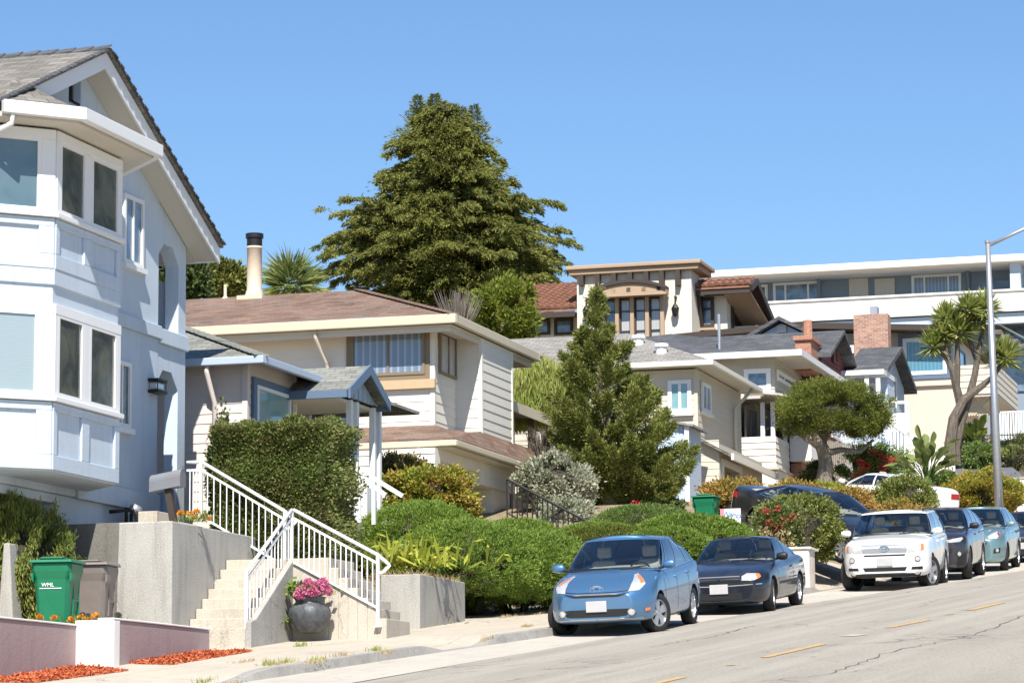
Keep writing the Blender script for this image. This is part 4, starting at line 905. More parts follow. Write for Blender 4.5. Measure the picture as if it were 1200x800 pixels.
window(h3, s3, s3.rect(783, 446, 811, 483), M['white_trim'], M['pane_teal'], .11, mull=(.5,), d=.02, sill=M['white_trim'])
window(h3, f3, f3.rect(820.5, 447, 831, 486), M['white_trim'], M['pane_blue'], .1, mull=(.5,), d=.02, sill=M['white_trim'])
ad = f3.px(858, 470)[0]; MB().tube([f3.p(ad+.5, .5, ze), f3.p(ad+.3, .3, ze-.3), f3.p(ad, .08, ze-.6), f3.p(ad, .08, zl3)], .05, 8).build('downspout', M['tan_siding'], h3, smooth=True)
# pale blue shed with white corner boards, low on the left of the cream house
SH = Lot(806, 545, 79.5); sh_s = SH.side(0); sh = SH.thing('garden_shed', 'pale blue board shed with white posts behind the conifer', 'shed', 8.0)
wa = sh_s.px(722, 560)[0]; zt_s = sh_s.px(800, 498)[1]; wm = sh_s.px(765, 560)[0]
m = MB().box(0, 1.6, 0, wm, 7.5, zt_s)
for i in range(9): a = wm*i/9; m.obox(sh_s, a, a+wm/9-.02, 0, .02, 7.5, zt_s)
m.build('board_wall', M['ice_blue'], sh)
zt2_ = sh_s.px(745, 553)[1]; MB().siding(sh_s, wm, wa, 7.5, zt2_, .2).box(.02, 1.6, wm, wa, 7.5, zt2_).build('white_wall', M['white_wall'], sh)
for a in (0.0, wm): MB().obox(sh_s, a-.06, a+.06, .03, .1, 7.5, zt_s+.05).build('post', M['white_trim'], sh)
MB().slab([(-.2, -.2, zt_s), (1.8, -.2, zt_s), (1.8, wm+.2, zt_s+.25), (-.2, wm+.2, zt_s+.25)], .06).build('roof', M['pale_shingle'], sh)

# ------------------------------------------------------------------ sand coloured house with the flat white fascia and corner porch
H4 = Lot(907, 430, 91.0); f4, s4 = H4.front(0), H4.side(0)
h4 = H4.thing('sand_house', 'sand coloured house with broad white fascia and glazed corner porch', 'house', 9.5)
zf1, zf0 = s4.px(907, 414)[1], s4.px(907, 421)[1]; zp1, zp0 = s4.px(902, 463)[1], s4.px(902, 511)[1]; zb4 = s4.px(905, 548)[1]; L4 = f4.px(960, 460)[0]; WB = 14
wpo = s4.px(856, 480)[0]
m = MB(); m.box(0, L4, 0, WB, zp1, zf0+.2).siding(s4, 0, WB, zp1, zf0+.1, .2).siding(f4, 0, L4, zp1, zf0+.1, .2)
m.box(.15, L4, wpo, WB, 8.5, zp1-.002); m.box(1.9, L4, 1.0, wpo, 8.5, zp1-.002)
m.siding(H4.side(.15), wpo, WB, 8.5, zp1, .2)
m.build('wall', M['sand_siding'], h4)
m = MB(); m.siding(s4, 0, wpo, zb4, zp0, .2).box(0.0, .15, 0, wpo, zb4, zp0).box(.15, 2.1, 0, .15, zb4, zp0).siding(f4, 0, 2.1, zb4, zp0, .2); m.build('porch_parapet', M['cream_siding'], h4)
MB().box(-.05, 2.2, -.05, wpo+.05, 8.5, zb4-.06).build('base_wall', M['cream_siding'], h4); MB().box(-.12, 2.3, -.12, wpo+.1, zb4-.057, zb4).build('cap', M['sand_siding'], h4)
MB().slab([(-.7, -.9, zp1-.12), (2.4, -.9, zp1-.12), (2.4, .3, zp1+.05), (-.7, .3, zp1+.05)], .07).slab([(-.7, .3, zp1-.1), (0, .3, zp1), (0, wpo+.2, zp1), (-.7, wpo+.2, zp1-.1)], .07).build('porch_roof', M['sand_siding'], h4)
for (u, wv) in ((.08, .08), (.08, .4), (1.9, .08), (.08, wpo-.1)): MB().box(u-.06, u+.06, wv-.06, wv+.06, zp0, zp1-.2).build('porch_post', M['white_trim'], h4)
window(h4, H4.side(1.9), (1.05, wpo-.1, zp0-.8, zp1-.25), M['white_trim'], M['pane_teal'], .07, mull=(.33, .66)); window(h4, H4.front(1.0), (.2, 1.85, zp0-.8, zp1-.25), M['brown_frame'], M['pane_blue'], .06, mull=(.5,))
MB().box(2.15, 4.2, -.7, -.02, zb4+.4, zp1-.35).build('white_bay', M['white_wall'], h4)
MB().box(2.35, L4+.4, -.35, .0, 8.5, zb4+.35).build('brick_base', M['brick_red'], h4)
window(h4, s4, s4.rect(872, 433, 904, 460), M['white_trim'], M['pane_blue'], .14, rails=(.25,), d=.02)
r = f4.rect(909, 433, 930, 458); window(h4, f4, r, M['white_trim'], M['pane_dark'], .12, mull=(.4,), d=.02)
cu, cwv = H4.hz(927, 413, zf1); fw = MB(); oo = max(.6, -cwv); o2 = max(.5, -cu)
fw.box(-.7, L4+.5, -1.0, -.93, zf0, zf1).box(-.7, -.63, -.93, WB+1, zf0, zf1); 

def zat(lot, u, w_, y):
    P_ = lot.A+u*lot.u+w_*lot.n; lo, hi = 0., 40.
    for _ in range(40):
        mid = (lo+hi)/2; P_[2] = mid; d = P_-EYE; lo, hi = (mid, hi) if 400-F*(d@UA)/(d@_f) > y else (lo, mid)
    return lo
z0 = zat(H4, 3.2, 4.0, 391); z1 = z0
m = MB(); E = [(-.68, -.98, zf1), (L4+.6, -.98, zf1), (L4+.6, 10, zf1), (-.68, 10, zf1)]; R = [(3.2, 4.0, z0), (L4+.6, 4.0, z0)]
m.slab([E[0], E[1], R[1], R[0]], .05).slab([E[2], E[3], R[0], R[1]], .05).slab([E[3], E[0], R[0]], .05); r4 = m.build('roof', M['dark_shingle'], h4)
fw.build('fascia', M['white_trim'], r4); MB().box(-.62, L4+.5, -.92, WB, zf0+.06, zf0+.1).build('soffit', M['cream_soffit'], r4)
MB().lathe([(.05, zf1), (.05, zf1+1.3), (0, zf1+1.31)], 8, (0, s4.px(843, 410)[0], 0)).build('vent_pipe', M['steel'], r4)
ch = H4.side(3.0); r = ch.rect(932, 399, 951, 432); MB().box(3.0, 4.5, r[0], r[1], zf0, r[3]).build('chimney', M['brick_red'], h4); MB().box(2.92, 4.58, r[0]-.06, r[1]+.06, r[3], r[3]+.14).lathe([(.16, r[3]+.14), (.14, r[3]+.75), (0, r[3]+.76)], 10, (3.8, (r[0]+r[1])/2, 0)).build('chimney_cap', M['brick_red'], h4)

# ------------------------------------------------------------------ maroon gable, small ice blue gable, ice blue house
H5 = Lot(962, 425, 95.0); f5, s5 = H5.front(0), H5.side(0); h5 = H5.thing('maroon_house', 'narrow dark maroon sided house with steep grey gable', 'house', 10)
L5 = f5.px(991, 430)[0]; am, zm = f5.px(978, 389); ze5 = f5.px(990, 432)[1]
m = MB(); m.prism([(0, 0, 9.5), (L5, 0, 9.5), (L5, 0, ze5), (L5/2, 0, zm-.15), (0, 0, ze5)], [(0, 9, 9.5), (L5, 9, 9.5), (L5, 9, ze5), (L5/2, 9, zm-.15), (0, 9, ze5)]); m.siding(f5, 0, L5, 9.5, ze5, .2, .03); m.build('wall', M['maroon'], h5)
m = MB(); 
for e in (-.35, L5+.35): m.slab([(L5/2, -.4, zm), (e, -.4, ze5-.1), (e, 9.3, ze5-.1), (L5/2, 9.3, zm)], .12)
m.build('roof', M['dark_shingle'], h5)
window(h5, f5, (L5*.3, L5*.7, ze5-2.6, ze5-1.2), M['white_trim'], M['pane_blue'], .1, d=.03)
window(h5, f5, (L5*.42, L5*.58, ze5-.1, ze5+.8), M['maroon'], M['pane_dark'], .08, d=.03)
H6 = Lot(951, 389, 106.0); s6 = H6.side(0); h6 = H6.thing('gable_house', 'small ice blue gable end with vent behind the dark roof', 'house', 12)
wl6 = s6.px(881, 391)[0]; z6 = float(H6.A[2]); wa6, za6 = s6.px(915, 372)
m = MB(); m.prism([(0, 0, 11), (0, wl6, 11), (0, wl6, z6-.2), (0, wa6, za6-.2), (0, 0, z6-.2)], [(7, 0, 11), (7, wl6, 11), (7, wl6, z6-.2), (7, wa6, za6-.2), (7, 0, z6-.2)]); m.build('wall', M['ice_blue'], h6)
m = MB(); sl6 = (za6-z6)/wa6
for e in (-.35, wl6+.35): ze_ = za6-abs(e-wa6)*sl6; m.slab([(-.4, wa6, za6), (-.4, e, ze_), (7.3, e, ze_), (7.3, wa6, za6)], .14)
m.build('roof', M['dark_shingle'], h6)
r = s6.rect(911, 382, 922, 390); v = MB().obox(s6, *r[:2], .01, .05, r[2], r[3]).build('vent', M['black_metal'], h6); m = MB()
for i in range(4): z = r[2]+(r[3]-r[2])*(i+.3)/4; m.obox(s6, r[0], r[1], .055, .08, z, z+.05)
m.build('louvre', M['white_trim'], v)
H7 = Lot(1029, 428, 99.0); f7, s7 = H7.front(0), H7.side(0); h7 = H7.thing('ice_blue_house', 'ice blue house with street gable, white porch and dark roof', 'house', 11)
L7 = f7.px(1059, 440)[0]; z7e = float(H7.A[2]); a7, z7a = f7.px(1044, 407); w7 = s7.px(1003, 420)[0]
m = MB(); m.prism([(0, 0, 9.5), (L7, 0, 9.5), (L7, 0, z7e), (L7/2, 0, z7a-.2), (0, 0, z7e)], [(0, w7, 9.5), (L7, w7, 9.5), (L7, w7, z7e), (L7/2, w7, z7a-.2), (0, w7, z7e)]); m.siding(s7, 0, w7, 9.5, z7e, .2, .015); m.build('wall', M['ice_blue'], h7)
m = MB(); sl7 = (z7a-z7e)/(L7/2)
for e in (-.4, L7+.4): ze_ = z7a-abs(e-L7/2)*sl7; m.slab([(L7/2, -.4, z7a), (e, -.4, ze_), (e, w7+.3, ze_), (L7/2, w7+.3, z7a)], .16)
r7 = m.build('roof', M['dark_shingle'], h7)
window(h7, f7, (L7*.3, L7*.62, f7.px(1046, 480)[1], f7.px(1046, 443)[1]), M['white_trim'], M['pane_blue'], .1, d=.02)
window(h7, s7, s7.rect(993, 405, 1001, 414), M['white_trim'], M['pane_dark'], .07, d=.02)
p7 = H7.side(-.9); zq = p7.px(1015, 435)[1]; wa7, wb7 = p7.px(1031, 437)[0], p7.px(984, 433)[0]
MB().box(-1.0, 1.2, wa7-.15, wb7, zq-.12, zq+.04).build('porch_roof', M['white_trim'], h7)
for wv in (wa7, p7.px(1018, 450)[0], wb7-.2): MB().box(-.9, -.76, wv, wv+.14, zq-2.6, zq-.121).build('porch_post', M['white_trim'], h7)
MB().box(-.95, -.01, wa7, wb7, 9.5, zq-2.2).box(0, 1.2, wa7-.1, 0, 9.5, zq-.13).build('porch_base', M['ice_blue'], h7); window(h7, H7.side(-.03), (wa7+.25, wa7+1.1, zq-2.0, zq-.3), M['white_trim'], M['pane_blue'], .1, d=.02); window(h7, H7.side(-.03), (wa7+1.3, wb7-.1, zq-2.0, zq-.3), M['white_trim'], M['pane_dark'], .1, d=.02)
# white stair down to the street side
SR = Lot(1046, 496, 97.0); sp = SR.side(0); t = SR.thing('white_stair', 'white wooden outside stair with railing descending beside bird of paradise plant', 'stairs', 10)
a0, z0 = sp.px(1044, 494); a1, z1 = sp.px(1118, 545)
MB().bar(sp.p(a0, 0, z0), sp.p(a1, 0, z1), .1, .16).build('handrail', M['white_trim'], t); MB().bar(sp.p(a0, 0, z0-1.05), sp.p(a1, 0, z1-1.05), .06, .3).build('stringer', M['white_trim'], t)
for i in range(19): k = i/18; MB().box(-.03, .03, a0+(a1-a0)*k-.035, a0+(a1-a0)*k+.035, z0+(z1-z0)*k-1.0, z0+(z1-z0)*k).build('baluster', M['white_trim'], t)
m = MB()
for i in range(12): k = i/12; a = a0+(a1-a0)*k; m.box(.05, 1.2, min(a, a+(a1-a0)/12), max(a, a+(a1-a0)/12), z0+(z1-z0)*k-1.2, z0+(z1-z0)*k-1.05)
m.build('tread', M['white_trim'], t)
for (x, y) in ((1040, 470), (1064, 475)): a, z = sp.px(x, y); MB().box(-.05, .05, a-.06, a+.06, z-1.3, z+.1).build('post', M['white_trim'], t)
a, z = sp.px(1040, 472); b, z2 = sp.px(1064, 476); MB().box(-.04, .04, min(a, b), max(a, b), z-.05, z+.05).box(-.02, .02, min(a, b), max(a, b), z-.95, z-.35).build('landing_rail', M['white_trim'], t)

# ------------------------------------------------------------------ tan house with the brick chimney and balcony
H8 = Lot(1117, 388, 110.0); f8, s8 = H8.front(0), H8.side(0); h8 = H8.thing('tan_house', 'tan and pink stucco house with striped window, balcony, brick chimney', 'house', 12)
z8 = float(H8.A[2]); w8 = s8.px(1043, 400)[0]; zm8 = s8.px(1080, 450)[1]
m = MB(); m.box(0, 9, 0, w8+6, zm8, z8+.1).siding(s8, 0, w8+6, zm8, z8, .25); m.build('wall', M['tan_siding'], h8)
MB().box(.02, 9, -.01, w8+6, 11, zm8-.003).build('stucco_wall', M['pink_stucco'], h8); MB().obox(s8, 0, w8+6, .0, .1, zm8-.08, zm8+.06).build('belt_board', M['tan_siding'], h8)
r = s8.rect(1058, 397, 1110, 438); window(h8, s8, r, M['white_trim'], M['pane_stripe'], .14, d=.03, trim=M['blue_trim'], tw=.16)
m = MB(); m.slab([(-.9, -.3, z8+.1), (9.5, -.3, z8+.1), (9.5, 6, z8+.5), (-.9, 6, z8+.5)], .22).slab([(-.9, 6, z8+.5), (9.5, 6, z8+.5), (9.5, 14, z8+.1), (-.9, 14, z8+.1)], .22); m.build('roof', M['dark_wood'], h8)
r = H8.side(-1.6).rect(1000, 369, 1041, 406); MB().box(-1.6, -.92, r[0], r[1], r[2]-3, r[3]).build('chimney', M['brick_mix'], h8); MB().box(-1.5, -1.0, r[0]+.4, r[1]-.6, r[3]+.002, r[3]+.3).build('chimney_cap', M['steel'], h8)
zb1, zb0 = s8.px(1130, 428)[1], s8.px(1130, 462)[1]; wbal = s8.px(1168, 445)[0]; L8 = H8.front(wbal).px(1192, 460)[0]
m = MB(); m.siding(s8, wbal, -.01, zb0, zb1, .24).box(0, .12, wbal, 0, zb0, zb1).siding(H8.front(wbal), 0, L8, zb0, zb1, .24).box(0, L8, wbal, wbal+.12, zb0, zb1); bl = m.build('balcony', M['tan_siding'], h8)
MB().box(0.02, L8, wbal+.02, -.02, zb0-.1, zb0-.003).build('balcony_floor', M['sand_siding'], bl)
for (u, wv) in ((.2, wbal+.2), (L8-.3, wbal+.2)): MB().box(u-.1, u+.1, wv-.1, wv+.1, 11, zb0-.1).build('balcony_post', M['dark_wood'], h8)
m = MB(); bz0, bz1 = zb0-.75, zb0-.11; a_, b2 = wbal+.3, -.1; n = 12
for i in range(-4, n): 
    x0_ = a_+(b2-a_)*i/n; dx = (bz1-bz0)
    for sgn in (1, -1):
        p0, p1 = (x0_, bz0 if sgn > 0 else bz1), (x0_+dx, bz1 if sgn > 0 else bz0)
        if p0[0] >= a_-.02 and p1[0] <= b2+.1: m.bar((.5+.02*sgn, p0[0], p0[1]), (.5+.02*sgn, p1[0], p1[1]), .05, .05)
m.build('lattice', M['tan_fascia'], h8)
window(h8, f8, (.8, 2.6, zb0, z8-.5), M['blue_trim'], M['pane_teal'], .08, d=.02); MB().obox(f8, 3.2, 5.2, .02, .3, zb0, z8-.9).build('door', M['door_cream'], h8)
t = thing('picket_railing', 'white picket railing at the tan house below balcony', 'railing', at(1168, 500, 104), H8.rot, None, True); PR_ = Lot(1168, 500, 104.0); pp = PR_.side(0)
a1, z1 = pp.px(1172, 482); a2, z2 = pp.px(1215, 484); z0 = z1-1.0
MB().box(-.03, .03, min(a1, a2), max(a1, a2), z1-.06, z1).build('top_rail', M['white_trim'], t); MB().box(-.03, .03, min(a1, a2), max(a1, a2), z0, z0+.06).build('bottom_rail', M['white_trim'], t)
for i in range(15): a = a1+(a2-a1)*i/14; MB().box(-.02, .02, a-.03, a+.03, z0+.06, z1-.06).build('picket', M['white_trim'], t)
MB().box(.1, 3, min(a1, a2), max(a1, a2)+2, z0-2.4, z0-.01).build('base_wall', M['cream_stucco'], t)

# ------------------------------------------------------------------ long apartment block at the top
H9 = Lot(1200, 345, 142.0); s9 = H9.side(0); sw = H9.side(2.2); h9 = H9.thing('apartment_block', 'long two storey apartment block with white parapet and blue walls', 'building', 14)
wR = s9.px(1260, 345)[0]; wL = s9.px(800, 345)[0]; wL = max(wL, 17)
zr1, zr0 = s9.px(1000, 309.5)[1], s9.px(1000, 317.5)[1]; zq1, zq0 = s9.px(1000, 350.5)[1], s9.px(1000, 373.5)[1]
MB().box(2.2, 12, wR, wL, zq0, zr0).build('wall', M['apt_blue'], h9)
rf9 = MB().box(-.4, 12.5, wR-.3, wL+.4, zr0, zr1).build('roof_slab', M['white_wall'], h9, bevel=.03)
MB().box(0, .15, wR, wL, zq0, zq1).build('parapet', M['white_wall'], h9); MB().box(-.08, .22, wR, wL, zq1+.002, zq1+.1).build('coping', M['white_wall'], h9)
MB().box(.1, 2.19, wR, wL, zq0+.0, zq0+.2).build('walkway', M['apt_blue'], h9); MB().box(.2, .6, wR, wL, zq0-.55, zq0-.05).build('beam', M['ice_blue'], h9)
MB().box(2.5, 12, wR, wL, 12, zq0-.003).build('lower_wall', M['apt_blue'], h9)
for r_, pn, mu in ((sw.rect(906, 332, 962, 356), 'pane_blue', (.26, .74)), (sw.rect(886, 334, 900, 357), 'pane_dark', ()), (sw.rect(1068, 323, 1127, 348), 'pane_curtain', (.26, .74))): window(h9, sw, r_, M['white_trim'], M[pn], .13, mull=mu, d=.01)
for x0, x1 in ((995, 1018), (1025, 1049)): r_ = sw.rect(x0, 327, x1, 352); MB().obox(sw, r_[0], r_[1], .01, .06, zq0+.2, r_[3]).build('door', M['door_cream'], h9)
for x in (960, 1135): a = sw.px(x, 320)[0]; MB().tube([sw.p(a, .35, zr0), sw.p(a, .3, zr0-.1), sw.p(a, .12, zr0-.3), sw.p(a, .12, zq0)], .09, 8).build('downspout', M['apt_blue'], h9, smooth=True)
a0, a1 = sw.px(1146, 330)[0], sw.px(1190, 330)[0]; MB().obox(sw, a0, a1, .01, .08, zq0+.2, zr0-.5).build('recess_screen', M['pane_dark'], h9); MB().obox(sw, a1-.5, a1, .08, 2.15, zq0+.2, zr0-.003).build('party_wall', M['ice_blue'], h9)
r_ = s9.rect(1160, 377, 1215, 450); MB().obox(s9, r_[0], r_[1], -2.45, -2.4, r_[2], r_[3]).build('glazing', M['pane_blue'], h9)
m = MB()
for i in range(9): k = i/8; m.box(1.2, 2.3, s9.px(1160, 400)[0]-.4*i-.4, s9.px(1160, 400)[0]-.4*i, r_[3]-.25*i-.3, r_[3]-.25*i-.22)
m.build('stair_tread', M['white_wall'], h9); MB().bar((1.0, s9.px(1160, 400)[0], r_[3]+.2), (1.0, s9.px(1160, 400)[0]-4, r_[3]-2.2), .06, .08).build('stair_rail', M['white_trim'], h9)

# ------------------------------------------------------------------ spanish style house
HS = Lot(810, 325, 116.0); fs_, ss_ = HS.front(0), HS.side(0); hs = HS.thing('spanish_house', 'cream stucco house with clay tile roofs and arched window canopy', 'house', 13)
zt9 = ss_.px(800, 317)[1]; wt = ss_.px(676, 330)[0]; Lt = fs_.px(820, 330)[0]
MB().box(0, Lt, 0, wt, 12, zt9).build('tower_wall', M['cream_stucco'], hs)
MB().box(-.3, Lt+.6, -.35, wt+.25, zt9+.002, zt9+.2).box(-.42, Lt+.75, -.47, wt+.35, zt9+.202, zt9+.36).build('cornice', M['pergola_wood'], hs, bevel=.03)
for x in (683, 702, 721, 740, 759, 777, 796): a, z = ss_.px(x, 331); MB().obox(ss_, a-.09, a+.09, .0, .28, z-.15, zt9-.003).build('bracket', M['dark_wood'], hs)
r = ss_.rect(707, 351, 778, 403)
for i in range(4):
    a0 = r[0]+(r[1]-r[0])*(3-i)/4; a1 = a0+(r[1]-r[0])/4-.12; window(hs, ss_, (a0+.06, a1+.06, r[2], r[3]), M['dark_wood'], M['pane_drape'] if i else M['pane_blue'], .075, mull=(), rails=(.72, .3), d=.0, out=.1)
for i in range(5): a0 = r[0]+(r[1]-r[0])*i/4; MB().obox(ss_, a0-.075, a0+.075, .11, .26, r[2], r[3]+.25).build('window_post', M['pergola_wood'], hs); MB().obox(ss_, a0-.08, a0+.08, .31, .75, r[3]+.12, r[3]+.3).build('canopy_bracket', M['dark_wood'], hs)
m = MB(); n = 18; zc0, zc1 = ss_.px(740, 347)[1], ss_.px(742, 335)[1]
aa = [r[0]-.3+(r[1]-r[0]+.6)*i/n for i in range(n+1)]; tops = [zc0+.1+(zc1-zc0-.1)*(1-((2*i/n-1)**2)) for i in range(n+1)]
for i in range(n): m.hexa([ss_.p(aa[i], .3, zc0-.1), ss_.p(aa[i+1], .3, zc0-.1), ss_.p(aa[i+1], .75, zc0-.1), ss_.p(aa[i], .75, zc0-.1)], [ss_.p(aa[i], .3, tops[i]), ss_.p(aa[i+1], .3, tops[i+1]), ss_.p(aa[i+1], .75, tops[i+1]), ss_.p(aa[i], .75, tops[i])])
cn = m.build('arched_canopy', M['pergola_wood'], hs)
m = MB()
for i in range(n): m.hexa([ss_.p(aa[i], .25, tops[i]+.003), ss_.p(aa[i+1], .25, tops[i+1]+.003), ss_.p(aa[i+1], .85, tops[i+1]+.003), ss_.p(aa[i], .85, tops[i]+.003)], [ss_.p(aa[i], .25, tops[i]+.13), ss_.p(aa[i+1], .25, tops[i+1]+.13), ss_.p(aa[i+1], .85, tops[i+1]+.13), ss_.p(aa[i], .85, tops[i]+.13)])
m.build('canopy_edge', M['dark_wood'], cn)
for x, y in ((793, 364), (689, 366)): a, z = ss_.px(x, y); MB().lathe([(0, z-.3), (.12, z-.2), (.16, z+.06), (.08, z+.2), (.03, z+.25), (.03, z+.5), (0, z+.5)], 8, ss_.p(a, .25, 0)).obox(ss_, a-.03, a+.03, 0, .28, z+.5, z+.56).build('lantern', M['black_metal'], hs)
def tiles(m, p0, p1, q0, q1, pitch=.28, rows=.42):
    "barrel tiles laid from the eave line p0-p1 up to q0-q1"
    p0, p1, q0, q1 = map(Vector, (p0, p1, q0, q1)); n = max(1, int((p1-p0).length/pitch)); up = (p1-p0).cross(q0-p0).normalized(); up = up if up.z > 0 else -up
    for i in range(n):
        a = p0.lerp(p1, (i+.5)/n); b = q0.lerp(q1, (i+.5)/n); L = (b-a).length; k = max(1, int(L/rows)); sd = (p1-p0).normalized()*(p1-p0).length/n*.5; j0 = random.uniform(-.03, .03)
        for j in range(k):
            c = a.lerp(b, j/k)+up*(.04+random.uniform(-.01, .02)); e = a.lerp(b, (j+1)/k)+up*.0; vs = []
            for q, rr in ((c, 1.0), (e, .85)):
                for t_ in range(5): g = pi*t_/4; vs.append(q+sd*cos(g)*rr+up*sin(g)*sd.length*rr)
            m.add(vs, [(t_, t_+1, t_+6, t_+5) for t_ in range(4)]+[(0, 1, 2, 3, 4)])
    m.slab([tuple(p0), tuple(p1), tuple(q1), tuple(q0)], .08)
# left wing
wl0 = wt+.05; wl1 = ss_.px(602, 370)[0]; zlw = ss_.px(640, 364)[1]
MB().box(.9, 8, wl0, wl1, 12, zlw).build('wing_wall', M['cream_stucco'], hs)
m = MB(); tiles(m, (-.2, wl0, zlw), (-.2, wl1+1.0, zlw), (5, wl0, zlw+.35*5.2), (5, wl1+1.0, zlw+.35*5.2)); tr = m.build('tile_roof', M['terracotta'], hs)
MB().box(-.25, -.15, wl0, wl1+1.0, zlw-.32, zlw-.1).box(-.1, .9, wl0, wl1+.9, zlw-.18, zlw-.12).build('eave_board', M['dark_wood'], tr)
for x0, x1 in ((622, 645), (650, 672)): window(hs, HS.side(.9), HS.side(.9).rect(x0, 374, x1, 392), M['dark_wood'], M['pane_blue'], .1, d=.01, out=.1)
for x in (605,): a, z = HS.side(.7).px(x, 372); MB().tube([(.5, a, zlw-.2), (.6, a-.1, zlw-.6), (.8, a-.3, zlw-1.2), (.85, a-.3, 12.5)], .1, 8).build('downspout', M['dark_wood'], hs)
# right wing with a tiled gable running out towards the street
fw0 = fs_.px(821, 350)[0]; U0 = Lt+.05; RW = HS.side(U0); wr0 = RW.px(852, 360)[0]
w0r = wr0; zrw = RW.px(850, 337)[1]
MB().box(U0, U0+5, w0r, .3, 12, zrw-1.35).box(U0, U0+1.1, w0r+.01, .3, zrw-1.35, zrw-.3).build('wing_wall', M['cream_stucco'], hs)
m = MB(); wo = RW.px(884, 337)[0]; zz0 = zrw-.1
V = U0-3.3; tiles(m, (2.4+V, wo, zz0), (2.4+V, .1, zz0), (3.5+V, wo, zz0+.42), (3.5+V, .1, zz0+.42)); tiles(m, (8.2+V, wo, zz0-1.3), (8.2+V, .1, zz0-1.3), (3.5+V, wo, zz0+.42), (3.5+V, .1, zz0+.42)); tr = m.build('tile_roof', M['terracotta'], hs)
m = MB()
for ue, ze_ in ((2.4+V, zz0), (8.2+V, zz0-1.3)): m.bar((ue, wo-.05, ze_-.1), (3.5+V, wo-.05, zz0+.32), .12, .26)
m.box(2.45+V, 2.55+V, wo, .2, zz0-.28, zz0-.1); m.build('barge_board', M['dark_wood'], tr)
MB().hexa([(2.5+V, wo+.05, zz0-.2), (8.1+V, wo+.05, zz0-1.45), (8.1+V, w0r, zz0-1.45), (2.5+V, w0r, zz0-.2)], [(2.5+V, wo+.05, zz0-.1), (8.1+V, wo+.05, zz0-1.35), (8.1+V, w0r, zz0-1.35), (2.5+V, w0r, zz0-.1)]).build('soffit', M['pergola_wood'], tr)
MB().box(4.5+V, 7.5+V, w0r-1.0, w0r-.002, 12, zz0-1.3).build('bay_wall', M['cream_stucco'], hs)
window(hs, RW, RW.rect(820.5, 349, 837.5, 384), M['dark_wood'], M['pane_blue'], .13, rails=(.62,), d=.01, out=.1, sill=M['pergola_wood'])
window(hs, HS.front(w0r), (U0+.7, U0+1.05, zrw-2.6, zrw-.5), M['dark_wood'], M['pane_dark'], .06, d=.0)
for u in (2.6+V,): MB().bar((u+.7, w0r+1.0, zrw-1.6), (u, w0r+1.0, zrw-.3), .12, .14).bar((u+.72, w0r+1.0, zrw-3.0), (u+.72, w0r+1.0, zrw-.3), .12, .1).build('strut', M['dark_wood'], hs)
MB().bar((U0-.2, w0r+.3, 12.5), (U0-.2, w0r+.3, zrw-3.2), .25, .25).build('wood_pier', M['pergola_wood'], hs)
# ------------------------------------------------------------------ trees
def tree_root(name, label, x, y, Y, group=None, cat='tree'):
    p = at(x, y, Y); return thing(name, label, cat, p, 0, group), p
# the big cedar behind the houses
t, p0 = tree_root('cedar_tree', 'huge dark green cedar with layered drooping branches behind the houses', 520, 402, 128)
sc = 128/F
PY = [108, 122, 135, 150, 165, 185, 205, 235, 262, 280, 305, 330, 360, 385]
PL = [8, 30, 45, 58, 70, 78, 92, 102, 112, 150, 148, 128, 85, 50]; PR = [8, 28, 40, 52, 60, 74, 92, 113, 135, 146, 156, 150, 125, 80]
P, D, Lw = [], [], []; bm_ = MB(); tr = MB()
lead = [(-30, 112, .3), (-10, 108, 1), (22, 128, -.3), (38, 124, .5), (0, 118, .6)]
for lx, ly, dy in lead:
    pts = [(lx*.55*sc+random.uniform(-.3, .3)+lx*.45*sc*k/6, dy*.5, (402-ly)*sc*k/6-1) for k in range(7)]; tr.tube(pts, [.42, .4, .36, .3, .22, .14, .04], 7)
rg = np.random.default_rng(3)
for i in range(760):
    y = 112+(384-112)*rg.random()**.68; az = rg.uniform(0, 2*pi) if y < 235 or rg.random() < .45 else rg.choice([0, pi])+rg.normal()*.6; c_ = cos(az)
    hl, hr = np.interp(y, PY, PL), np.interp(y, PY, PR); half = (hl if c_ < 0 else hr)*abs(c_)+.62*(hl+hr)/2*(1-abs(c_))
    L = half*sc*(rg.uniform(.58, 1.02) if rg.random() < .78 else rg.uniform(.3, .7)); h = (402-y)*sc; ld = lead[rg.integers(0, 5)]; tilt = rg.normal()*.13+.02
    bx, by = ld[0]*sc*.6*min(1, (402-y)/290+.2), ld[2]*.4
    if i % 2 == 0: bm_.tube([(bx, by, h-.08*L), (cos(az)*L*.55, sin(az)*L*.55, h+(.05+tilt*.5)*L), (cos(az)*L*.95, sin(az)*L*.95, h+(tilt-.02)*L)], [.09, .05, .015], 4)
    for q in range(int(2+L*1.6)):                              # side sprays off every limb, each its own small plume
        k0 = rg.uniform(.3, 1)**.8; sa = az+rg.normal()*.75; sl_ = rg.uniform(.35, .95)*(.5+.16*L)*(1.15-.5*k0); o_ = np.array([bx*(1-k0)+cos(az)*L*k0, by*(1-k0)+sin(az)*L*k0, h+.09*L*sin(k0*2.6)+tilt*L*k0-(k0**3)*.08*L+rg.normal()*.06])
        n = int(165*sl_/.6); k = rg.random(n); lat = rg.normal(size=n)*.17*sl_*(1-k*.6); dz = rg.normal(size=n)*.05-k*k*.22*sl_-abs(lat)*.3
        P.append(o_+np.stack([cos(sa)*k*sl_-sin(sa)*lat, sin(sa)*k*sl_+cos(sa)*lat, dz], 1)); D.append(np.stack([cos(sa)-sin(sa)*lat*4, sin(sa)+cos(sa)*lat*4, -.2-.6*k+rg.normal(size=n)*.45], 1))
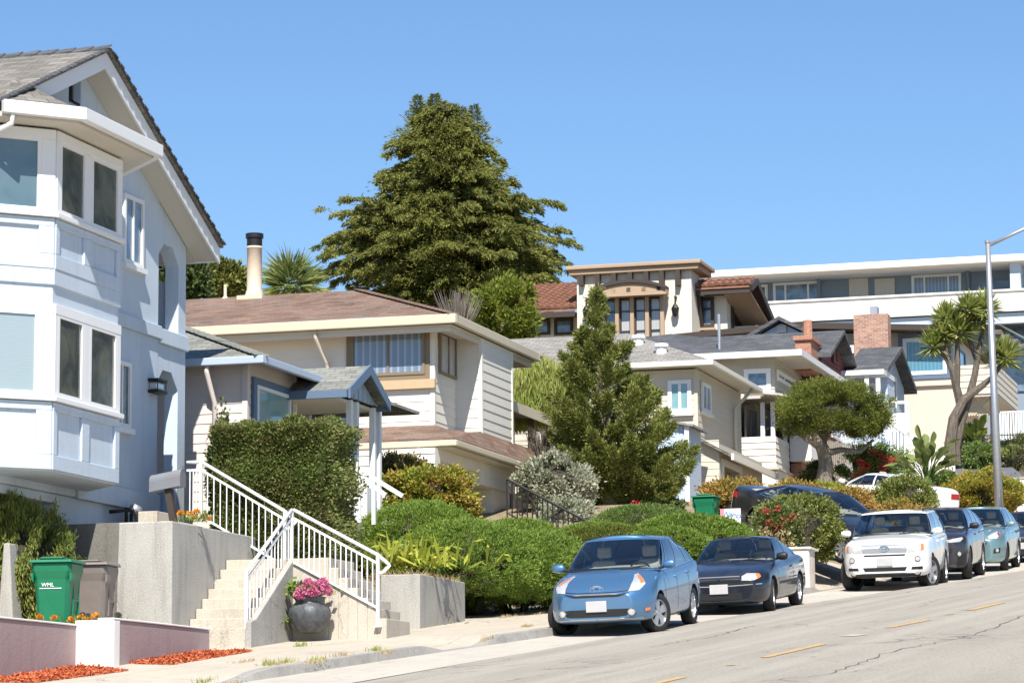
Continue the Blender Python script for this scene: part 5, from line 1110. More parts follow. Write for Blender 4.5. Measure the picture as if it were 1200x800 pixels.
for i in range(250):                                           # inner foliage closing the gaps between the limbs
    y = 128+(372-128)*rg.random()**.75; az = rg.uniform(0, 2*pi); c_ = cos(az); hl, hr = np.interp(y, PY, PL), np.interp(y, PY, PR); half = (hl if c_ < 0 else hr)*abs(c_)+.62*(hl+hr)/2*(1-abs(c_)); R_ = half*sc*rg.uniform(.3, .74)
    o_ = np.array([cos(az)*R_, sin(az)*R_, (402-y)*sc]); n = 260; q = rg.normal(size=(n, 3))*np.array([.4, .4, .13]); q[:, 2] -= .25*(q[:, 0]**2+q[:, 1]**2); P.append(o_+q); D.append(np.stack([cos(az)+q[:, 0]*1.5, sin(az)+q[:, 1]*1.5, -.5+rg.normal(size=n)*.4], 1))
for ld in lead:                                                # leaders' tops
    n = 1500; hh = rg.uniform(-.05, 1.9, n); a = rg.uniform(0, 2*pi, n); r_ = (.1+np.maximum(hh, 0)*.5*(1+.35*np.sin(hh*9)))*rg.random(n)**.6
    P.append(np.stack([ld[0]*sc+np.cos(a)*r_, ld[2]*.5+np.sin(a)*r_, (402-ld[1])*sc+.3-hh], 1)); D.append(np.stack([np.cos(a), np.sin(a), .5*np.ones(n)], 1))
P = np.concatenate(P); D = np.concatenate(D); n = len(P); print('cedar', n)
quads('crown', P, D, rg.uniform(.1, .24, n), rg.uniform(.03, .055, n), M['lf_cedar'], t)
tr.build('trunk', M['trunk'], t); bm_.build('branches', M['twig'], t)
for o in t.children:
    if o.name.startswith(('trunk', 'branches')): pass

# the twisted conifer in front of the cream house
t, p0 = tree_root('conifer_tree', 'tall twisted conifer with upswept plumes in front of the cream house', 716, 600, 72); sc = 72/F
OY = [328, 350, 375, 400, 440, 475, 505, 530, 550, 575, 598]; OL = [699, 695, 690, 672, 652, 642, 645, 652, 668, 700, 752]; OR = [702, 708, 714, 732, 756, 780, 796, 810, 815, 803, 785]
P, D = [], []; tr = MB()
tr.tube([(0, 0, -1), (.05, 0, .6), (-.15, .1, 1.8), (-.2, 0, 3.2), (-.3, 0, 4.6), (-.33, 0, 5.5)], [.26, .22, .18, .13, .07, .02], 8)
rg = np.random.default_rng(12)
for i in range(225):
    y = 332+(592-332)*rg.random()**.7; l, r = np.interp(y, OY, OL), np.interp(y, OY, OR); cxp = (l+r)/2; half = (r-l)/2*sc; az = rg.uniform(0, 2*pi); rr = rg.uniform(.35, 1.0)**.6
    e = np.array([(cxp-716)*sc+cos(az)*half*rr, sin(az)*half*rr*.9, (600-y)*sc]); out = np.array([cos(az), sin(az), 0])
    plen = rg.uniform(.45, 1.0)*(.5+half*.3) if y > 400 else rg.uniform(.22, .4); up = rg.uniform(.35, 1.1); pd = out+np.array([0, 0, up]); pd /= np.linalg.norm(pd)
    st = e-pd*plen*.7; n = int(560*plen/.5)
    k = rg.random(n); rad = .115*(1-k*.8)*(.6+.6*plen); jit = rg.normal(size=(n, 3)); q = st+pd*(k*plen)[:, None]+jit*rad[:, None]
    P.append(q); D.append(pd*1.0+jit*.55+np.array([0, 0, .15]))
    if i % 3 == 0: tr.tube([(-.15, 0, max(.4, e[2]-.9*half*rr-.2)), tuple(st*.6+np.array([-.05, 0, e[2]*.36-.1])), tuple(st)], [.05, .03, .012], 4)
P = np.concatenate(P); D = np.concatenate(D); n = len(P); print('conifer', n)
quads('crown', P, D, rg.uniform(.055, .125, n), rg.uniform(.02, .036, n), M['lf_conifer'], t); tr.build('trunk', M['trunk'], t)

# the clipped round pine with a gnarled trunk
t, p0 = tree_root('round_pine', 'broad dome shaped pine with gnarled grey trunk over the roses', 968, 572, 86); sc = 86/F
m = MB(); m.tube([(0, 0, -.5), (-.05, 0, .3), (.02, .05, .7), (-.05, 0, 1.1), (-.3, .1, 1.7), (-.45, .2, 2.3)], [.3, .24, .21, .2, .15, .08], 9)
m.tube([(-.03, 0, 1.0), (.45, -.1, 1.1), (1.0, -.1, 1.05), (1.4, 0, 1.4)], [.12, .09, .07, .04], 7).tube([(-.1, 0, 1.3), (.2, .3, 1.9), (.6, .5, 2.4)], [.13, .08, .04], 7).tube([(-.05, 0, 1.1), (-.7, .2, 1.6), (-.95, .3, 2.1)], [.1, .07, .04], 7)
m.build('trunk', M['trunk'], t)
q, out = blob_pts(88000, ((1040-920)/2*sc, 1.35, (538-437)/2*sc), 170, .085, .35, lo=-.42, amp=.14)
c = np.array([(980-968)*sc, 0, (572-489)*sc]); quads('crown', q+c, out+np.array([0, 0, .35])+RNG.normal(size=q.shape)*.6, RNG.uniform(.045, .1, len(q)), RNG.uniform(.014, .028, len(q)), M['lf_pine'], t)
me = core('inner_twigs', (58*sc, 1.3, 48*sc), M['twig'], t, .5, -.5); me.location = c

# the cordyline with sword leaf heads
def rosette(c, r, n, up=.2):
    a = RNG.uniform(0, 2*pi, n); e = RNG.uniform(-.7, 1.45, n); d = np.stack([np.cos(a)*np.cos(e), np.sin(a)*np.cos(e), np.sin(e)+up*.2], 1)
    P = np.repeat(np.array([c]), n, 0)+d*.05; return P, d
t, p0 = tree_root('cordyline_tree', 'multi trunked cordyline with spiky sword leaf heads beside street lamp', 1118, 540, 101); sc = 101/F
def L2(x, y, dy=0): return ((x-1118)*sc, dy, (540-y)*sc)
m = MB(); m.tube([L2(1113, 545), L2(1114, 520), L2(1119, 490), L2(1132, 467), L2(1155, 450), L2(1166, 441), L2(1180, 424)], [.25, .2, .18, .15, .11, .08, .06], 8)
m.tube([L2(1121, 545, .3), L2(1121, 524, .3), L2(1129, 492, .3), L2(1140, 462, .3), L2(1147, 437, .3), L2(1152, 411, .3), L2(1161, 368, .3)], [.22, .19, .16, .14, .11, .1, .06], 8)
m.tube([L2(1128, 470, .2), L2(1123, 450, .1), L2(1119, 432), L2(1110, 412), L2(1101, 404)], [.16, .14, .12, .1, .06], 7).tube([L2(1124, 452, .1), L2(1125, 425, 0), L2(1126, 392, 0)], [.12, .11, .07], 7).tube([L2(1112, 415), L2(1114, 380)], [.09, .06], 7).tube([L2(1150, 420, .3), L2(1142, 395, .3), L2(1138, 370, .3)], [.1, .08, .05], 7)
m.build('trunk', M['grey_bark'], t)
for (x, y, r_) in ((1114, 372, 27), (1128, 388, 30), (1099, 404, 26), (1138, 362, 24), (1161, 360, 27), (1181, 420, 30), (1170, 412, 18), (1109, 390, 22), (1150, 374, 22)):
    Pq, Dq = rosette(L2(x, y, RNG.uniform(-.3, .3)), 1, 260); n = len(Pq); L = r_*sc*RNG.uniform(.65, 1.1, n)
    quads('leaf_head', Pq, Dq, L, .085, M['lf_yucca'], t, side=Dq*0+np.array([0, 0, 1.])+RNG.normal(size=Dq.shape)*.25)
# fan palm and evergreens behind the brown roof
t, p0 = tree_root('fan_palm', 'fan palm crown showing over the brown roof', 342, 352, 112); sc = 112/F
Ps, Ds = [], []
for i in range(34):
    a = RNG.uniform(0, 2*pi); e = RNG.uniform(-.35, 1.3); d0 = np.array([cos(a)*cos(e), sin(a)*cos(e), sin(e)]); c0 = d0*RNG.uniform(.25, .6)+np.array([0, 0, .5])
    for k in range(26):
        f = (k-12.5)/12.5*1.25; sd_ = np.cross(d0, [0, 0, 1.]); sd_ /= np.linalg.norm(sd_); Ps.append(c0); Ds.append(d0*cos(f)+sd_*sin(f)+np.array([0, 0, -.12])+RNG.normal(size=3)*.05)
quads('crown', np.array(Ps), np.array(Ds), RNG.uniform(.8, 1.35, len(Ps)), .08, M['lf_palm'], t); MB().tube([(0, 0, -4), (0, 0, .5)], [.25, .22], 8).build('trunk', M['trunk'], t)
def evergreen(lab, x0, y0, x1, y1, Y, n, mat='lf_dark', name='evergreen_tree', L=.3, cl=.14, clumps=90):
    c, r = bbox(x0, y0, x1, y1, Y); t = thing(name, lab, 'tree', (c[0], c[1], c[2]-r[2]*1.6)); q, out = blob_pts(n, r, clumps, cl, .35, lo=-.95, amp=.18)
    quads('crown', q+np.array([0, 0, r[2]*1.6]), out+np.array([0, 0, .4])+RNG.normal(size=q.shape)*.7, L*RNG.uniform(.6, 1.2, n), L*.35, M[mat], t); MB().tube([(0, 0, 0), (0, 0, r[2]*1.5)], [.2, .1], 7).build('trunk', M['trunk'], t); return t
evergreen('dark upright evergreen seen through the blue house arch', 176, 288, 244, 372, 100, 6000, 'lf_dark', L=.26)
evergreen('rounded olive green tree left of the flue pipe', 232, 308, 292, 350, 104, 6000, 'lf_cedar', L=.26)
evergreen('bright yellow green tree at the foot of the cedar', 552, 326, 626, 412, 112, 14000, 'lf_lime', 'leafy_tree', .22, .12)
c, r = bbox(505, 340, 570, 395, 108); t = thing('bare_bush', 'leafless grey brown bush in front of the cedar trunk', 'bush', c-np.array([0, 0, r[2]])); m = MB()
for i in range(160): a = random.uniform(0, 2*pi); e = (cos(a)*r[0]*random.random(), sin(a)*r[0]*.7, r[2]*random.uniform(1.2, 2.1)); m.tube([(e[0]*.2, e[1]*.2, 0), (e[0]*.7, e[1]*.7, e[2]*.6), e], [.03, .02, .006], 3)
m.build('stems', M['trunk'], t)

for (x_, y_, h_, lab) in ((25, 74, 14, 'broad street tree across the road mirrored in bay windows'), (36, 87, 16, 'taller street tree across the road mirrored in windows'), (50, 103, 17, 'far street tree across the road mirrored in house windows'), (43, 78, 15, 'fourth street tree across the road right of the frame')):
    z_ = float(road_z(np.array([x_, y_, 0])@SU)); t = thing('street_tree', lab, 'tree', (x_, y_, z_)); q, out = blob_pts(7000, (5.5, 5.5, h_*.4), 70, .14, .4, lo=-.9, amp=.15); quads('crown', q+np.array([0, 0, h_*.62]), out+RNG.normal(size=q.shape)*.7, .55*RNG.uniform(.6, 1.2, len(q)), .3, M['lf_dark'], t); MB().tube([(0, 0, -.5), (.2, 0, h_*.35), (0, 0, h_*.7)], [.4, .3, .12], 8).build('trunk', M['trunk'], t)

# ------------------------------------------------------------------ hedges, shrubs and borders
HL = Lot(252, 622, 48.6); t = HL.thing('square_hedge', 'tall clipped square hedge with bare brown patches behind stair railings', 'hedge', 4.9)
hz1 = HL.side(0).px(330, 497)[1]; wL_ = HL.side(0).px(250, 560)[0]; wR_ = HL.side(0).px(384, 560)[0]; n = 75000
zb_ = 5.3; U_ = 1.25
pts = RNG.random((n, 3)); face = RNG.random(n); depth = np.abs(RNG.normal(size=n))*.09
X = pts[:, 0]*U_; Wv = wR_+(wL_-wR_)*pts[:, 1]; Z = zb_+(hz1-zb_)*pts[:, 2]; Dh = RNG.normal(size=(n, 3))*.6
lump = .07*np.sin(Wv*5+Z*3)+.06*np.sin(Z*7+1)+.05*np.sin(Wv*11)
f0 = face < .5; X[f0] = depth[f0]+lump[f0]-.08; Dh[f0] += (-1, 0, .3)
f1 = (face >= .5) & (face < .75); Z[f1] = hz1-depth[f1]+.1*np.sin(Wv[f1]*4+X[f1]*5)+.05*np.sin(Wv[f1]*13); Dh[f1] += (0, 0, 1)
f2 = (face >= .75) & (face < .9); Wv[f2] = wR_+depth[f2]+lump[f2]-.05; Dh[f2] += (0, -1, .2)
f3_ = face >= .9; Wv[f3_] = wL_-depth[f3_]; Dh[f3_] += (0, 1, .2)
dryk = (np.sin(Wv*2.1+.6)+np.sin(Z*2.6+Wv*1.3)*.8+RNG.normal(size=n)*.55 > .5+1.5*(Z-zb_)/(hz1-zb_)) & f0; Ph = np.stack([X, Wv, Z-4.9], 1)
for nm_, k_, mt_ in (('foliage', ~dryk, 'lf_hedge'), ('dry_foliage', dryk, 'lf_drybox')): quads(nm_, Ph[k_], Dh[k_], RNG.uniform(.035, .08, k_.sum()), RNG.uniform(.022, .042, k_.sum()), M[mt_], t)
MB().box(.13, U_-.1, wR_+.12, wL_-.12, zb_-.8, hz1-.16).build('stems', M['twig'], t)
m = MB()
for i in range(60): w0 = random.uniform(wR_+.1, wL_-.1); m.tube([(.1, w0, zb_-.5), (.05+random.uniform(-.1, .05), w0+random.uniform(-.2, .2), zb_+random.uniform(.5, 1.3))], [.015, .006], 4)
m.build('bare_twigs', M['trunk'], t)
bush('side_hedge', 'darker narrow hedge end beside the pink siding', 'hedge', bbox(246, 499, 275, 620, 50.6, .5), 7000, .07, .045, M['lf_dark'], 60, .2, .25, lo=-.95)
JG = 'juniper mounds on the bank'
def juniper(label, bb, n, name='juniper_shrub', mat='lf_juniper', L=.06): 
    return bush(name, label, 'shrub', bb, int(n*2.2), L, .016, M[mat], 900, .05, .07, .75, .7, JG, lo=-.75, amp=.05, corek=.72)
juniper('dark green juniper mound behind the sword leaf plant', bbox(416, 588, 560, 690, 55.2, 1.4), 34000)
juniper('broad green juniper mound rising above the planter wall', bbox(458, 614, 640, 716, 54.0, 1.7), 46000)
juniper('sprawling bright green juniper beside the blue car front', bbox(520, 624, 690, 722, 54.9, 1.7), 46000)
juniper('low yellowish green juniper strip behind the blue car roof', bbox(640, 618, 790, 670, 58.5, 1.2), 26000, mat='lf_pine')
juniper('smooth rounded juniper mound between the two front cars', bbox(738, 606, 884, 672, 60, 1.2), 40000)
juniper('low juniper mound behind the blue car roof', bbox(735, 618, 832, 676, 57.5, .9), 26000)
juniper('flat juniper spreading over the bank below the garage', bbox(548, 612, 660, 660, 58.5, 1.3), 26000)
juniper('flat juniper patch at the foot of iron railing', bbox(650, 614, 748, 655, 62.0, 1.2), 20000)
juniper('dark feathery juniper patch under the conifer', bbox(690, 594, 815, 646, 66, 1.2), 24000, mat='lf_green')
bush('gold_shrub', 'golden green shrub with red tinted leaves before the garage', 'shrub', bbox(456, 550, 552, 612, 59, .9), 11000, .12, .07, M['lf_gold'], 90, .12, .25)
bush('red_tip_shrub', 'olive shrub with reddish tips beside porch posts', 'shrub', bbox(440, 538, 505, 580, 61, .8), 5000, .12, .06, M['lf_redtip'], 60, .15, .25)
bush('pale_shrub', 'cream flowering shrub beside the iron stair railing', 'shrub', bbox(610, 534, 700, 604, 70, 1.0), 11000, .13, .075, M['lf_white'], 90, .12, .25)
bush('variegated_shrub', 'small variegated shrub at the foot of iron railing', 'shrub', bbox(636, 588, 694, 634, 67.5, .7), 5000, .12, .06, M['lf_white'], 50, .15, .3)
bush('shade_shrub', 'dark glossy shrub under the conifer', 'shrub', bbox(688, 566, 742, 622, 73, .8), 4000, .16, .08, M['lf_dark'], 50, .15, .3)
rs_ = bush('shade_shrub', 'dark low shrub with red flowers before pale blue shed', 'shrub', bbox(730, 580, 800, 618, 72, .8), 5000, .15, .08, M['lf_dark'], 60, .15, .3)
def blooms(t, c, spots, Y, r, mat, n=60, L=.06, name='blossom'):
    "each bloom a ruffled head of petals"
    base = np.array(t.location)
    for (x, y) in spots:
        p = at(x, y, Y)-base; d = rdirs(n); q = p+d*np.array([r, r, r*.8])*RNG.uniform(.5, 1, (n, 1)); quads(name, q, d+RNG.normal(size=(n, 3))*.5, L*RNG.uniform(.7, 1.3, n), L*.8, M[mat], t)
blooms(rs_, None, ((745, 590), (760, 603), (775, 598), (784, 606)), 71.2, .1, 'fl_red', 40)
bush('round_shrub', 'large round olive green bush beside the driveway car', 'shrub', bbox(888, 582, 982, 662, 65.5, .9), 32000, .08, .035, M['lf_conifer'], 170, .09, .16, .3, .8, amp=.05, corek=.84)
fr_ = bush('rose_bush', 'flowering bush with coral red blooms beside round olive bush', 'shrub', bbox(884, 592, 940, 655, 64.2, .6), 7000, .09, .05, M['lf_hedge'], 60, .14, .3)
blooms(fr_, None, ((897, 599), (911, 596), (920, 608), (929, 605), (902, 612), (912, 617)), 63.6, .065, 'fl_coral', 34)
blooms(fr_, None, ((896, 622), (905, 628), (918, 626), (912, 636), (925, 640)), 63.4, .13, 'lf_dry', 50, name='faded_bloom')
bush('orange_shrub', 'orange tinged shrub against the cream house wall', 'shrub', bbox(826, 562, 900, 612, 77, 1.0), 8000, .13, .07, M['lf_orange'], 70, .14, .3)
bush('orange_shrub', 'orange green shrub behind the parked white coupe', 'shrub', bbox(900, 566, 965, 612, 79, 1.0), 7000, .13, .07, M['lf_orange'], 60, .14, .3)
bush('orange_shrub', 'russet shrub between black driveway car and white suv', 'shrub', bbox(948, 572, 1025, 630, 73, 1.0), 10000, .12, .06, M['lf_orange'], 80, .12, .3)
bush('orange_shrub', 'low russet shrub behind the white suv roof', 'shrub', bbox(1005, 588, 1095, 640, 75, 1.0), 9000, .12, .06, M['lf_orange'], 80, .12, .3)
bush('lime_shrub', 'small lime green shrub at the pine trunk', 'shrub', bbox(946, 566, 992, 596, 82, .7), 5000, .09, .04, M['lf_bright'], 50, .15, .25)
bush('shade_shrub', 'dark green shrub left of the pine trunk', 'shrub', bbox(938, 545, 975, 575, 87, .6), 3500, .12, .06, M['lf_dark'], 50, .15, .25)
bush('clipped_shrub', 'grey green rounded shrub in front of white coupe', 'shrub', bbox(1024, 561, 1094, 618, 76.5, .9), 22000, .085, .035, M['lf_conifer'], 140, .1, .18, .3, .8, amp=.06, corek=.82)
rr_ = bush('rose_bush', 'tall rose bush with crimson flowers right of the pine', 'shrub', bbox(992, 522, 1064, 575, 88, .9), 6500, .13, .07, M['lf_green'], 60, .16, .35)
blooms(rr_, None, ((1024, 530), (1035, 535), (1046, 538), (1016, 545), (1012, 549), (1040, 543), (1004, 556), (1034, 548), (1009, 542)), 87, .13, 'fl_red', 50)
bush('gold_hedge', 'broad golden orange hedge at the base of street lamp', 'shrub', bbox(1108, 553, 1194, 612, 90, 1.2), 17000, .12, .07, M['lf_gold'], 130, .1, .2)
bush('garden_shrub', 'small green shrub left of the golden hedge', 'shrub', bbox(1090, 552, 1130, 590, 92, .7), 5000, .12, .06, M['lf_green'], 50, .15, .3)
bush('silver_shrub', 'grey green shrub behind iron fence at right edge', 'shrub', bbox(1168, 512, 1212, 552, 103, .8), 5000, .12, .05, M['lf_conifer'], 50, .15, .3)
bush('garden_shrub', 'leafy green shrub in front of the cordyline trunk', 'shrub', bbox(1128, 520, 1166, 556, 101.5, .7), 5000, .12, .06, M['lf_green'], 50, .15, .3)
bush('garden_shrub', 'dark clump below tan balcony', 'shrub', bbox(1120, 500, 1150, 535, 105, .7), 4000, .14, .06, M['lf_dark'], 50, .15, .3)
# strap leaved plants
def swords(name, label, x, y, Y, n, L, W, mat, spread=1.0, rx=.5, petals=False, group=None, stem=0):
    c = at(x, y, Y); t = thing(name, label, 'plant', c, 0, group); a = RNG.uniform(0, 2*pi, n); e = RNG.uniform(.35, 1.45, n)**spread
    d = np.stack([np.cos(a)*np.cos(e), np.sin(a)*np.cos(e), np.sin(e)], 1); P = np.stack([RNG.normal(size=n)*rx*.4, RNG.normal(size=n)*rx*.3, RNG.random(n)*.05+stem*RNG.random(n)], 1)
    ln = L*RNG.uniform(.6, 1.1, n)
    q = P+d*(ln*.8)[:, None]; d2 = d.copy(); d2[:, 2] -= .9; sd_ = np.array([0, 0, 1.])+RNG.normal(size=d.shape)*.5
    quads('leaves', np.concatenate([P, q]), np.concatenate([d, d2]), np.concatenate([ln, ln*.35]), W*np.tile(RNG.uniform(.7, 1.2, n), 2), M[mat], t, side=np.concatenate([sd_, sd_])); return t
swords('flax_plant', 'clump of yellow green sword leaves above the planter wall', 470, 668, 50.6, 150, .62, .07, 'lf_bright', rx=1.3)
swords('flax_plant', 'second smaller green sword leaf clump by the railing end', 446, 668, 50.4, 70, .5, .06, 'lf_yucca', rx=.6)
def paddles(name, label, x, y, Y, n, L, W, mat, H_):
    c = at(x, y, Y); t = thing(name, label, 'plant', c); a = RNG.uniform(0, 2*pi, n); e = RNG.uniform(.35, 1.45, n); d = np.stack([np.cos(a)*np.cos(e), np.sin(a)*np.cos(e), np.sin(e)], 1); st = H_*RNG.uniform(.45, 1.0, n)
    P = d*np.array([.6, .6, 1.])*st[:, None]; m = MB()
    for q in P: m.tube([(q[0]*.1, q[1]*.1, -.3), (q[0]*.5, q[1]*.5, q[2]*.6), tuple(q)], [.03, .022, .015], 4)
    m.build('stalks', M['lf_green'], t); ovals('leaves', P, d, L*RNG.uniform(.7, 1.1, n), W*RNG.uniform(.8, 1.1, n), M[mat], t, rdirs(n)*.5+np.array([0, 0, 1.])); return t
paddles('bird_of_paradise', 'bird of paradise plant with broad paddle leaves by white coupe', 1086, 568, 83.6, 44, .75, .27, 'lf_palm', 1.25)
paddles('bird_of_paradise', 'small bird of paradise plant near the tan house', 1145, 534, 104, 34, .8, .26, 'lf_bright', 1.0)
swords('agave_plant', 'spiky grey agave behind iron fence', 1178, 540, 102, 60, .7, .1, 'lf_palm', .9, .4)
swords('leafy_weed', 'small green leafy plant against the step wall beside the pot', 324, 741, 46.6, 36, .3, .1, 'lf_juniper', .8, .25)
# tall feathery grass beside the carport
c = at(636, 520, 79); t = thing('feathery_shrub', 'tall feathery yellow green shrub beside the carport', 'shrub', c); n = 9000
P = np.stack([RNG.uniform(-.95, .75, n), RNG.uniform(-.6, .6, n), RNG.uniform(.3, 2.15, n)], 1); P[:, 2] *= 1-.25*np.abs(P[:, 0]); quads('foliage', P, np.stack([RNG.normal(size=n)*.22, RNG.normal(size=n)*.22, np.ones(n)], 1), RNG.uniform(.15, .4, n), .025, M['lf_grass'], t)
n = 260; P = np.stack([RNG.uniform(-.9, .7, n), RNG.uniform(-.5, .5, n), RNG.uniform(1.7, 2.35, n)], 1); quads('plumes', P, rdirs(n)+np.array([0, 0, .6]), .12, .06, M['lf_dry'], t)
c = at(640, 545, 73.5); t = thing('bare_bush', 'tangled leafless shrub under the carport roof', 'bush', c); m = MB()
for i in range(170): a = random.uniform(0, 2*pi); e = (cos(a)*.65*random.random(), sin(a)*.4, random.uniform(.5, 1.05)); m.tube([(e[0]*.3, e[1]*.3, -.3), (e[0]*.8, e[1]*.8, e[2]*.8), (e[0]*1.3, e[1], e[2]*random.uniform(.7, 1.0))], [.015, .011, .004], 3)
m.build('stems', M['trunk'], t)
# rosemary hanging over a slanted pillar at the left edge
c, r = bbox(-50, 588, 80, 738, 44.6, .8); t = thing('rosemary_bush', 'rosemary bush cascading over the grey pillar at the left edge', 'bush', c-np.array([0, 0, r[2]]))
q, out = blob_pts(9000, r, 160, .08, .25, lo=-.95, amp=.1); n = 60000; idx = RNG.integers(0, len(q), n); k = RNG.random(n)**1.5*.34; P = q[idx]+RNG.normal(size=(n, 3))*.025; top = np.clip(q[idx][:, 2]/r[2], -1, 1); P[:, 2] += np.where(top > .25, k*.3, -k); Dd = out[idx]*.5+RNG.normal(size=(n, 3))*.35; Dd[:, 2] += np.where(top > .3, 1.0, -1.1)
quads('foliage', P+np.array([0, 0, r[2]]), Dd, RNG.uniform(.05, .11, n), .018, M['lf_rosemary'], t); core('stems', r*np.array([1, 1, 1.]) if False else r, M['twig'], t, .66, -.95).location = (0, 0, r[2])
PI_ = Lot(16, 725, 43.7); t = PI_.thing('slanted_pillar', 'grey plaster buttress leaning beside the rosemary', 'pillar', 3.4)
s_ = PI_.side(0); a0, z0 = s_.px(-8, 727); a1, _ = s_.px(20, 727); b0, z1 = s_.px(4, 636); b1, _ = s_.px(11, 636)
MB().hexa([(0, a0, 3.3), (.35, a0, 3.3), (.35, a1, 3.3), (0, a1, 3.3)], [(0, b0, z1), (.3, b0, z1), (.3, b1, z1), (0, b1, z1)]).build('pillar', M['concrete'], t, bevel=.02)
# poppies
def poppies(label, pts, Y, base_y, n=90):
    x0 = sum(p[0] for p in pts)/len(pts); c = at(x0, base_y, Y); t = thing('poppy_clump', label, 'flowers', c, 0, 'orange poppies'); xs = [(p[0]-x0)*Y/F for p in pts]
    k = RNG.integers(0, len(pts), n); P = np.stack([np.array(xs)[k]+RNG.normal(size=n)*.06, RNG.normal(size=n)*.08, RNG.random(n)*.06], 1); quads('leaves', P, rdirs(n)*.5+np.array([0, 0, 1.]), RNG.uniform(.1, .24, n), .02, M['lf_green'], t)
    for (x, y) in pts:
        p = at(x, y, Y)-c; d = rdirs(26); d[:, 2] = abs(d[:, 2]); quads('blossom', p+d*.012, d, .06, .05, M['fl_orange'], t)
poppies('orange poppies along the wall top in front of bins', ((46, 724), (63, 725), (83, 727), (95, 724), (99, 730), (112, 722), (114, 730), (126, 730), (105, 728), (137, 731), (90, 731)), 42.3, 738, 160)
poppies('orange poppies beside the leaning mailbox post', ((212, 602), (222, 602), (226, 606), (239, 605), (243, 609), (231, 600)), 45.9, 614, 110)

# ------------------------------------------------------------------ bark, weeds and litter on the ground
def onwalk(n, poly_s, t0, t1): s = RNG.uniform(poly_s[0], poly_s[1], n); t_ = RNG.uniform(0, 1, n); return s, t0+(t1-t0)*t_
def litter(name, mat, n, fn, L, W, flat=.25, kind='stuff'):
    s, t_ = fn(n); P = np.array([S(a, b, float(walk_z(a, b)) + .012) for a, b in zip(s, t_)]); d = rdirs(n); d[:, 2] = abs(d[:, 2])*flat; o = quads(name, P, d, RNG.uniform(.6, 1.4, n)*L, W, mat); o['kind'] = 'stuff'; return o
def area(px):      # sample inside a photographed quadrilateral on the pavement
    c = [gnd(x, y, .16) for x, y in px]
    def f(n):
        a, b = RNG.random(n), RNG.random(n); s = (c[0][0]*(1-a)+c[1][0]*a)*(1-b)+(c[3][0]*(1-a)+c[2][0]*a)*b; t_ = (c[0][1]*(1-a)+c[1][1]*a)*(1-b)+(c[3][1]*(1-a)+c[2][1]*a)*b; return s, t_
    return f
litter('bark_mulch', M['mulch'], 9000, area(((138, 776), (236, 764), (296, 762), (200, 778))), .06, .03)
litter('bark_mulch', M['mulch'], 7000, area(((-20, 798), (86, 779), (150, 785), (40, 799))), .06, .03)
def weeds(name, mat, spots, n, L, W):
    Ps, Ds = [], []
    for (x, y, rx) in spots:
        s, t_ = gnd(x, y, .15); k = int(n*max(.4, rx/20)); a = RNG.uniform(-1, 1, k)*rx*48/F*3.2
        for q in range(k): ss2 = s+a[q]+RNG.normal()*.04; tt = t_+RNG.normal()*.05; Ps.append(S(ss2, tt, float(walk_z(ss2, tt))-.01)); Ds.append(RNG.normal(size=3)*.45+np.array([0, 0, 1]))
    n = len(Ps); o = quads(name, np.array(Ps), np.array(Ds), L*RNG.uniform(.4, 1.2, n), W, mat); o['kind'] = 'stuff'
weeds('grass_tufts', M['lf_grass'], ((300, 749, 10), (345, 744, 14), (395, 739, 16), (430, 737, 14), (470, 736, 12), (495, 731, 8), (520, 726, 8), (440, 762, 2), (315, 779, 4), (336, 776, 3), (372, 774, 4), (352, 757, 3), (548, 718, 8), (590, 716, 6), (240, 790, 6), (505, 733, 14), (450, 737, 16), (320, 748, 16), (380, 741, 20)), 170, .1, .012)
weeds('dry_grass', M['lf_dry'], ((350, 746, 20), (410, 741, 20), (555, 715, 20), (600, 722, 15), (640, 718, 15), (325, 778, 6), (370, 776, 5), (258, 792, 12), (480, 735, 10), (618, 734, 4), (655, 712, 10), (290, 775, 8), (400, 768, 5), (452, 765, 4), (570, 745, 4)), 190, .07, .012)
pl = PWt; n = 2600                                             # straw over the planter edge
P = np.stack([RNG.uniform(.1, uE, n), RNG.uniform(.05, wE+.3, n), np.full(n, zp-.03)], 1); W_ = np.array([PWt.A+a*PWt.u+b*PWt.n for a, b, _ in P]); W_[:, 2] = P[:, 2]; d = rdirs(n); d[:, 2] = abs(d[:, 2])*.7; o = quads('dry_straw', W_, d, RNG.uniform(.08, .22, n), .012, M['lf_dry']); o['kind'] = 'stuff'
weeds('fallen_leaves', M['lf_orange'], ((965, 672, 8), (972, 676, 6)), 60, .09, .05)

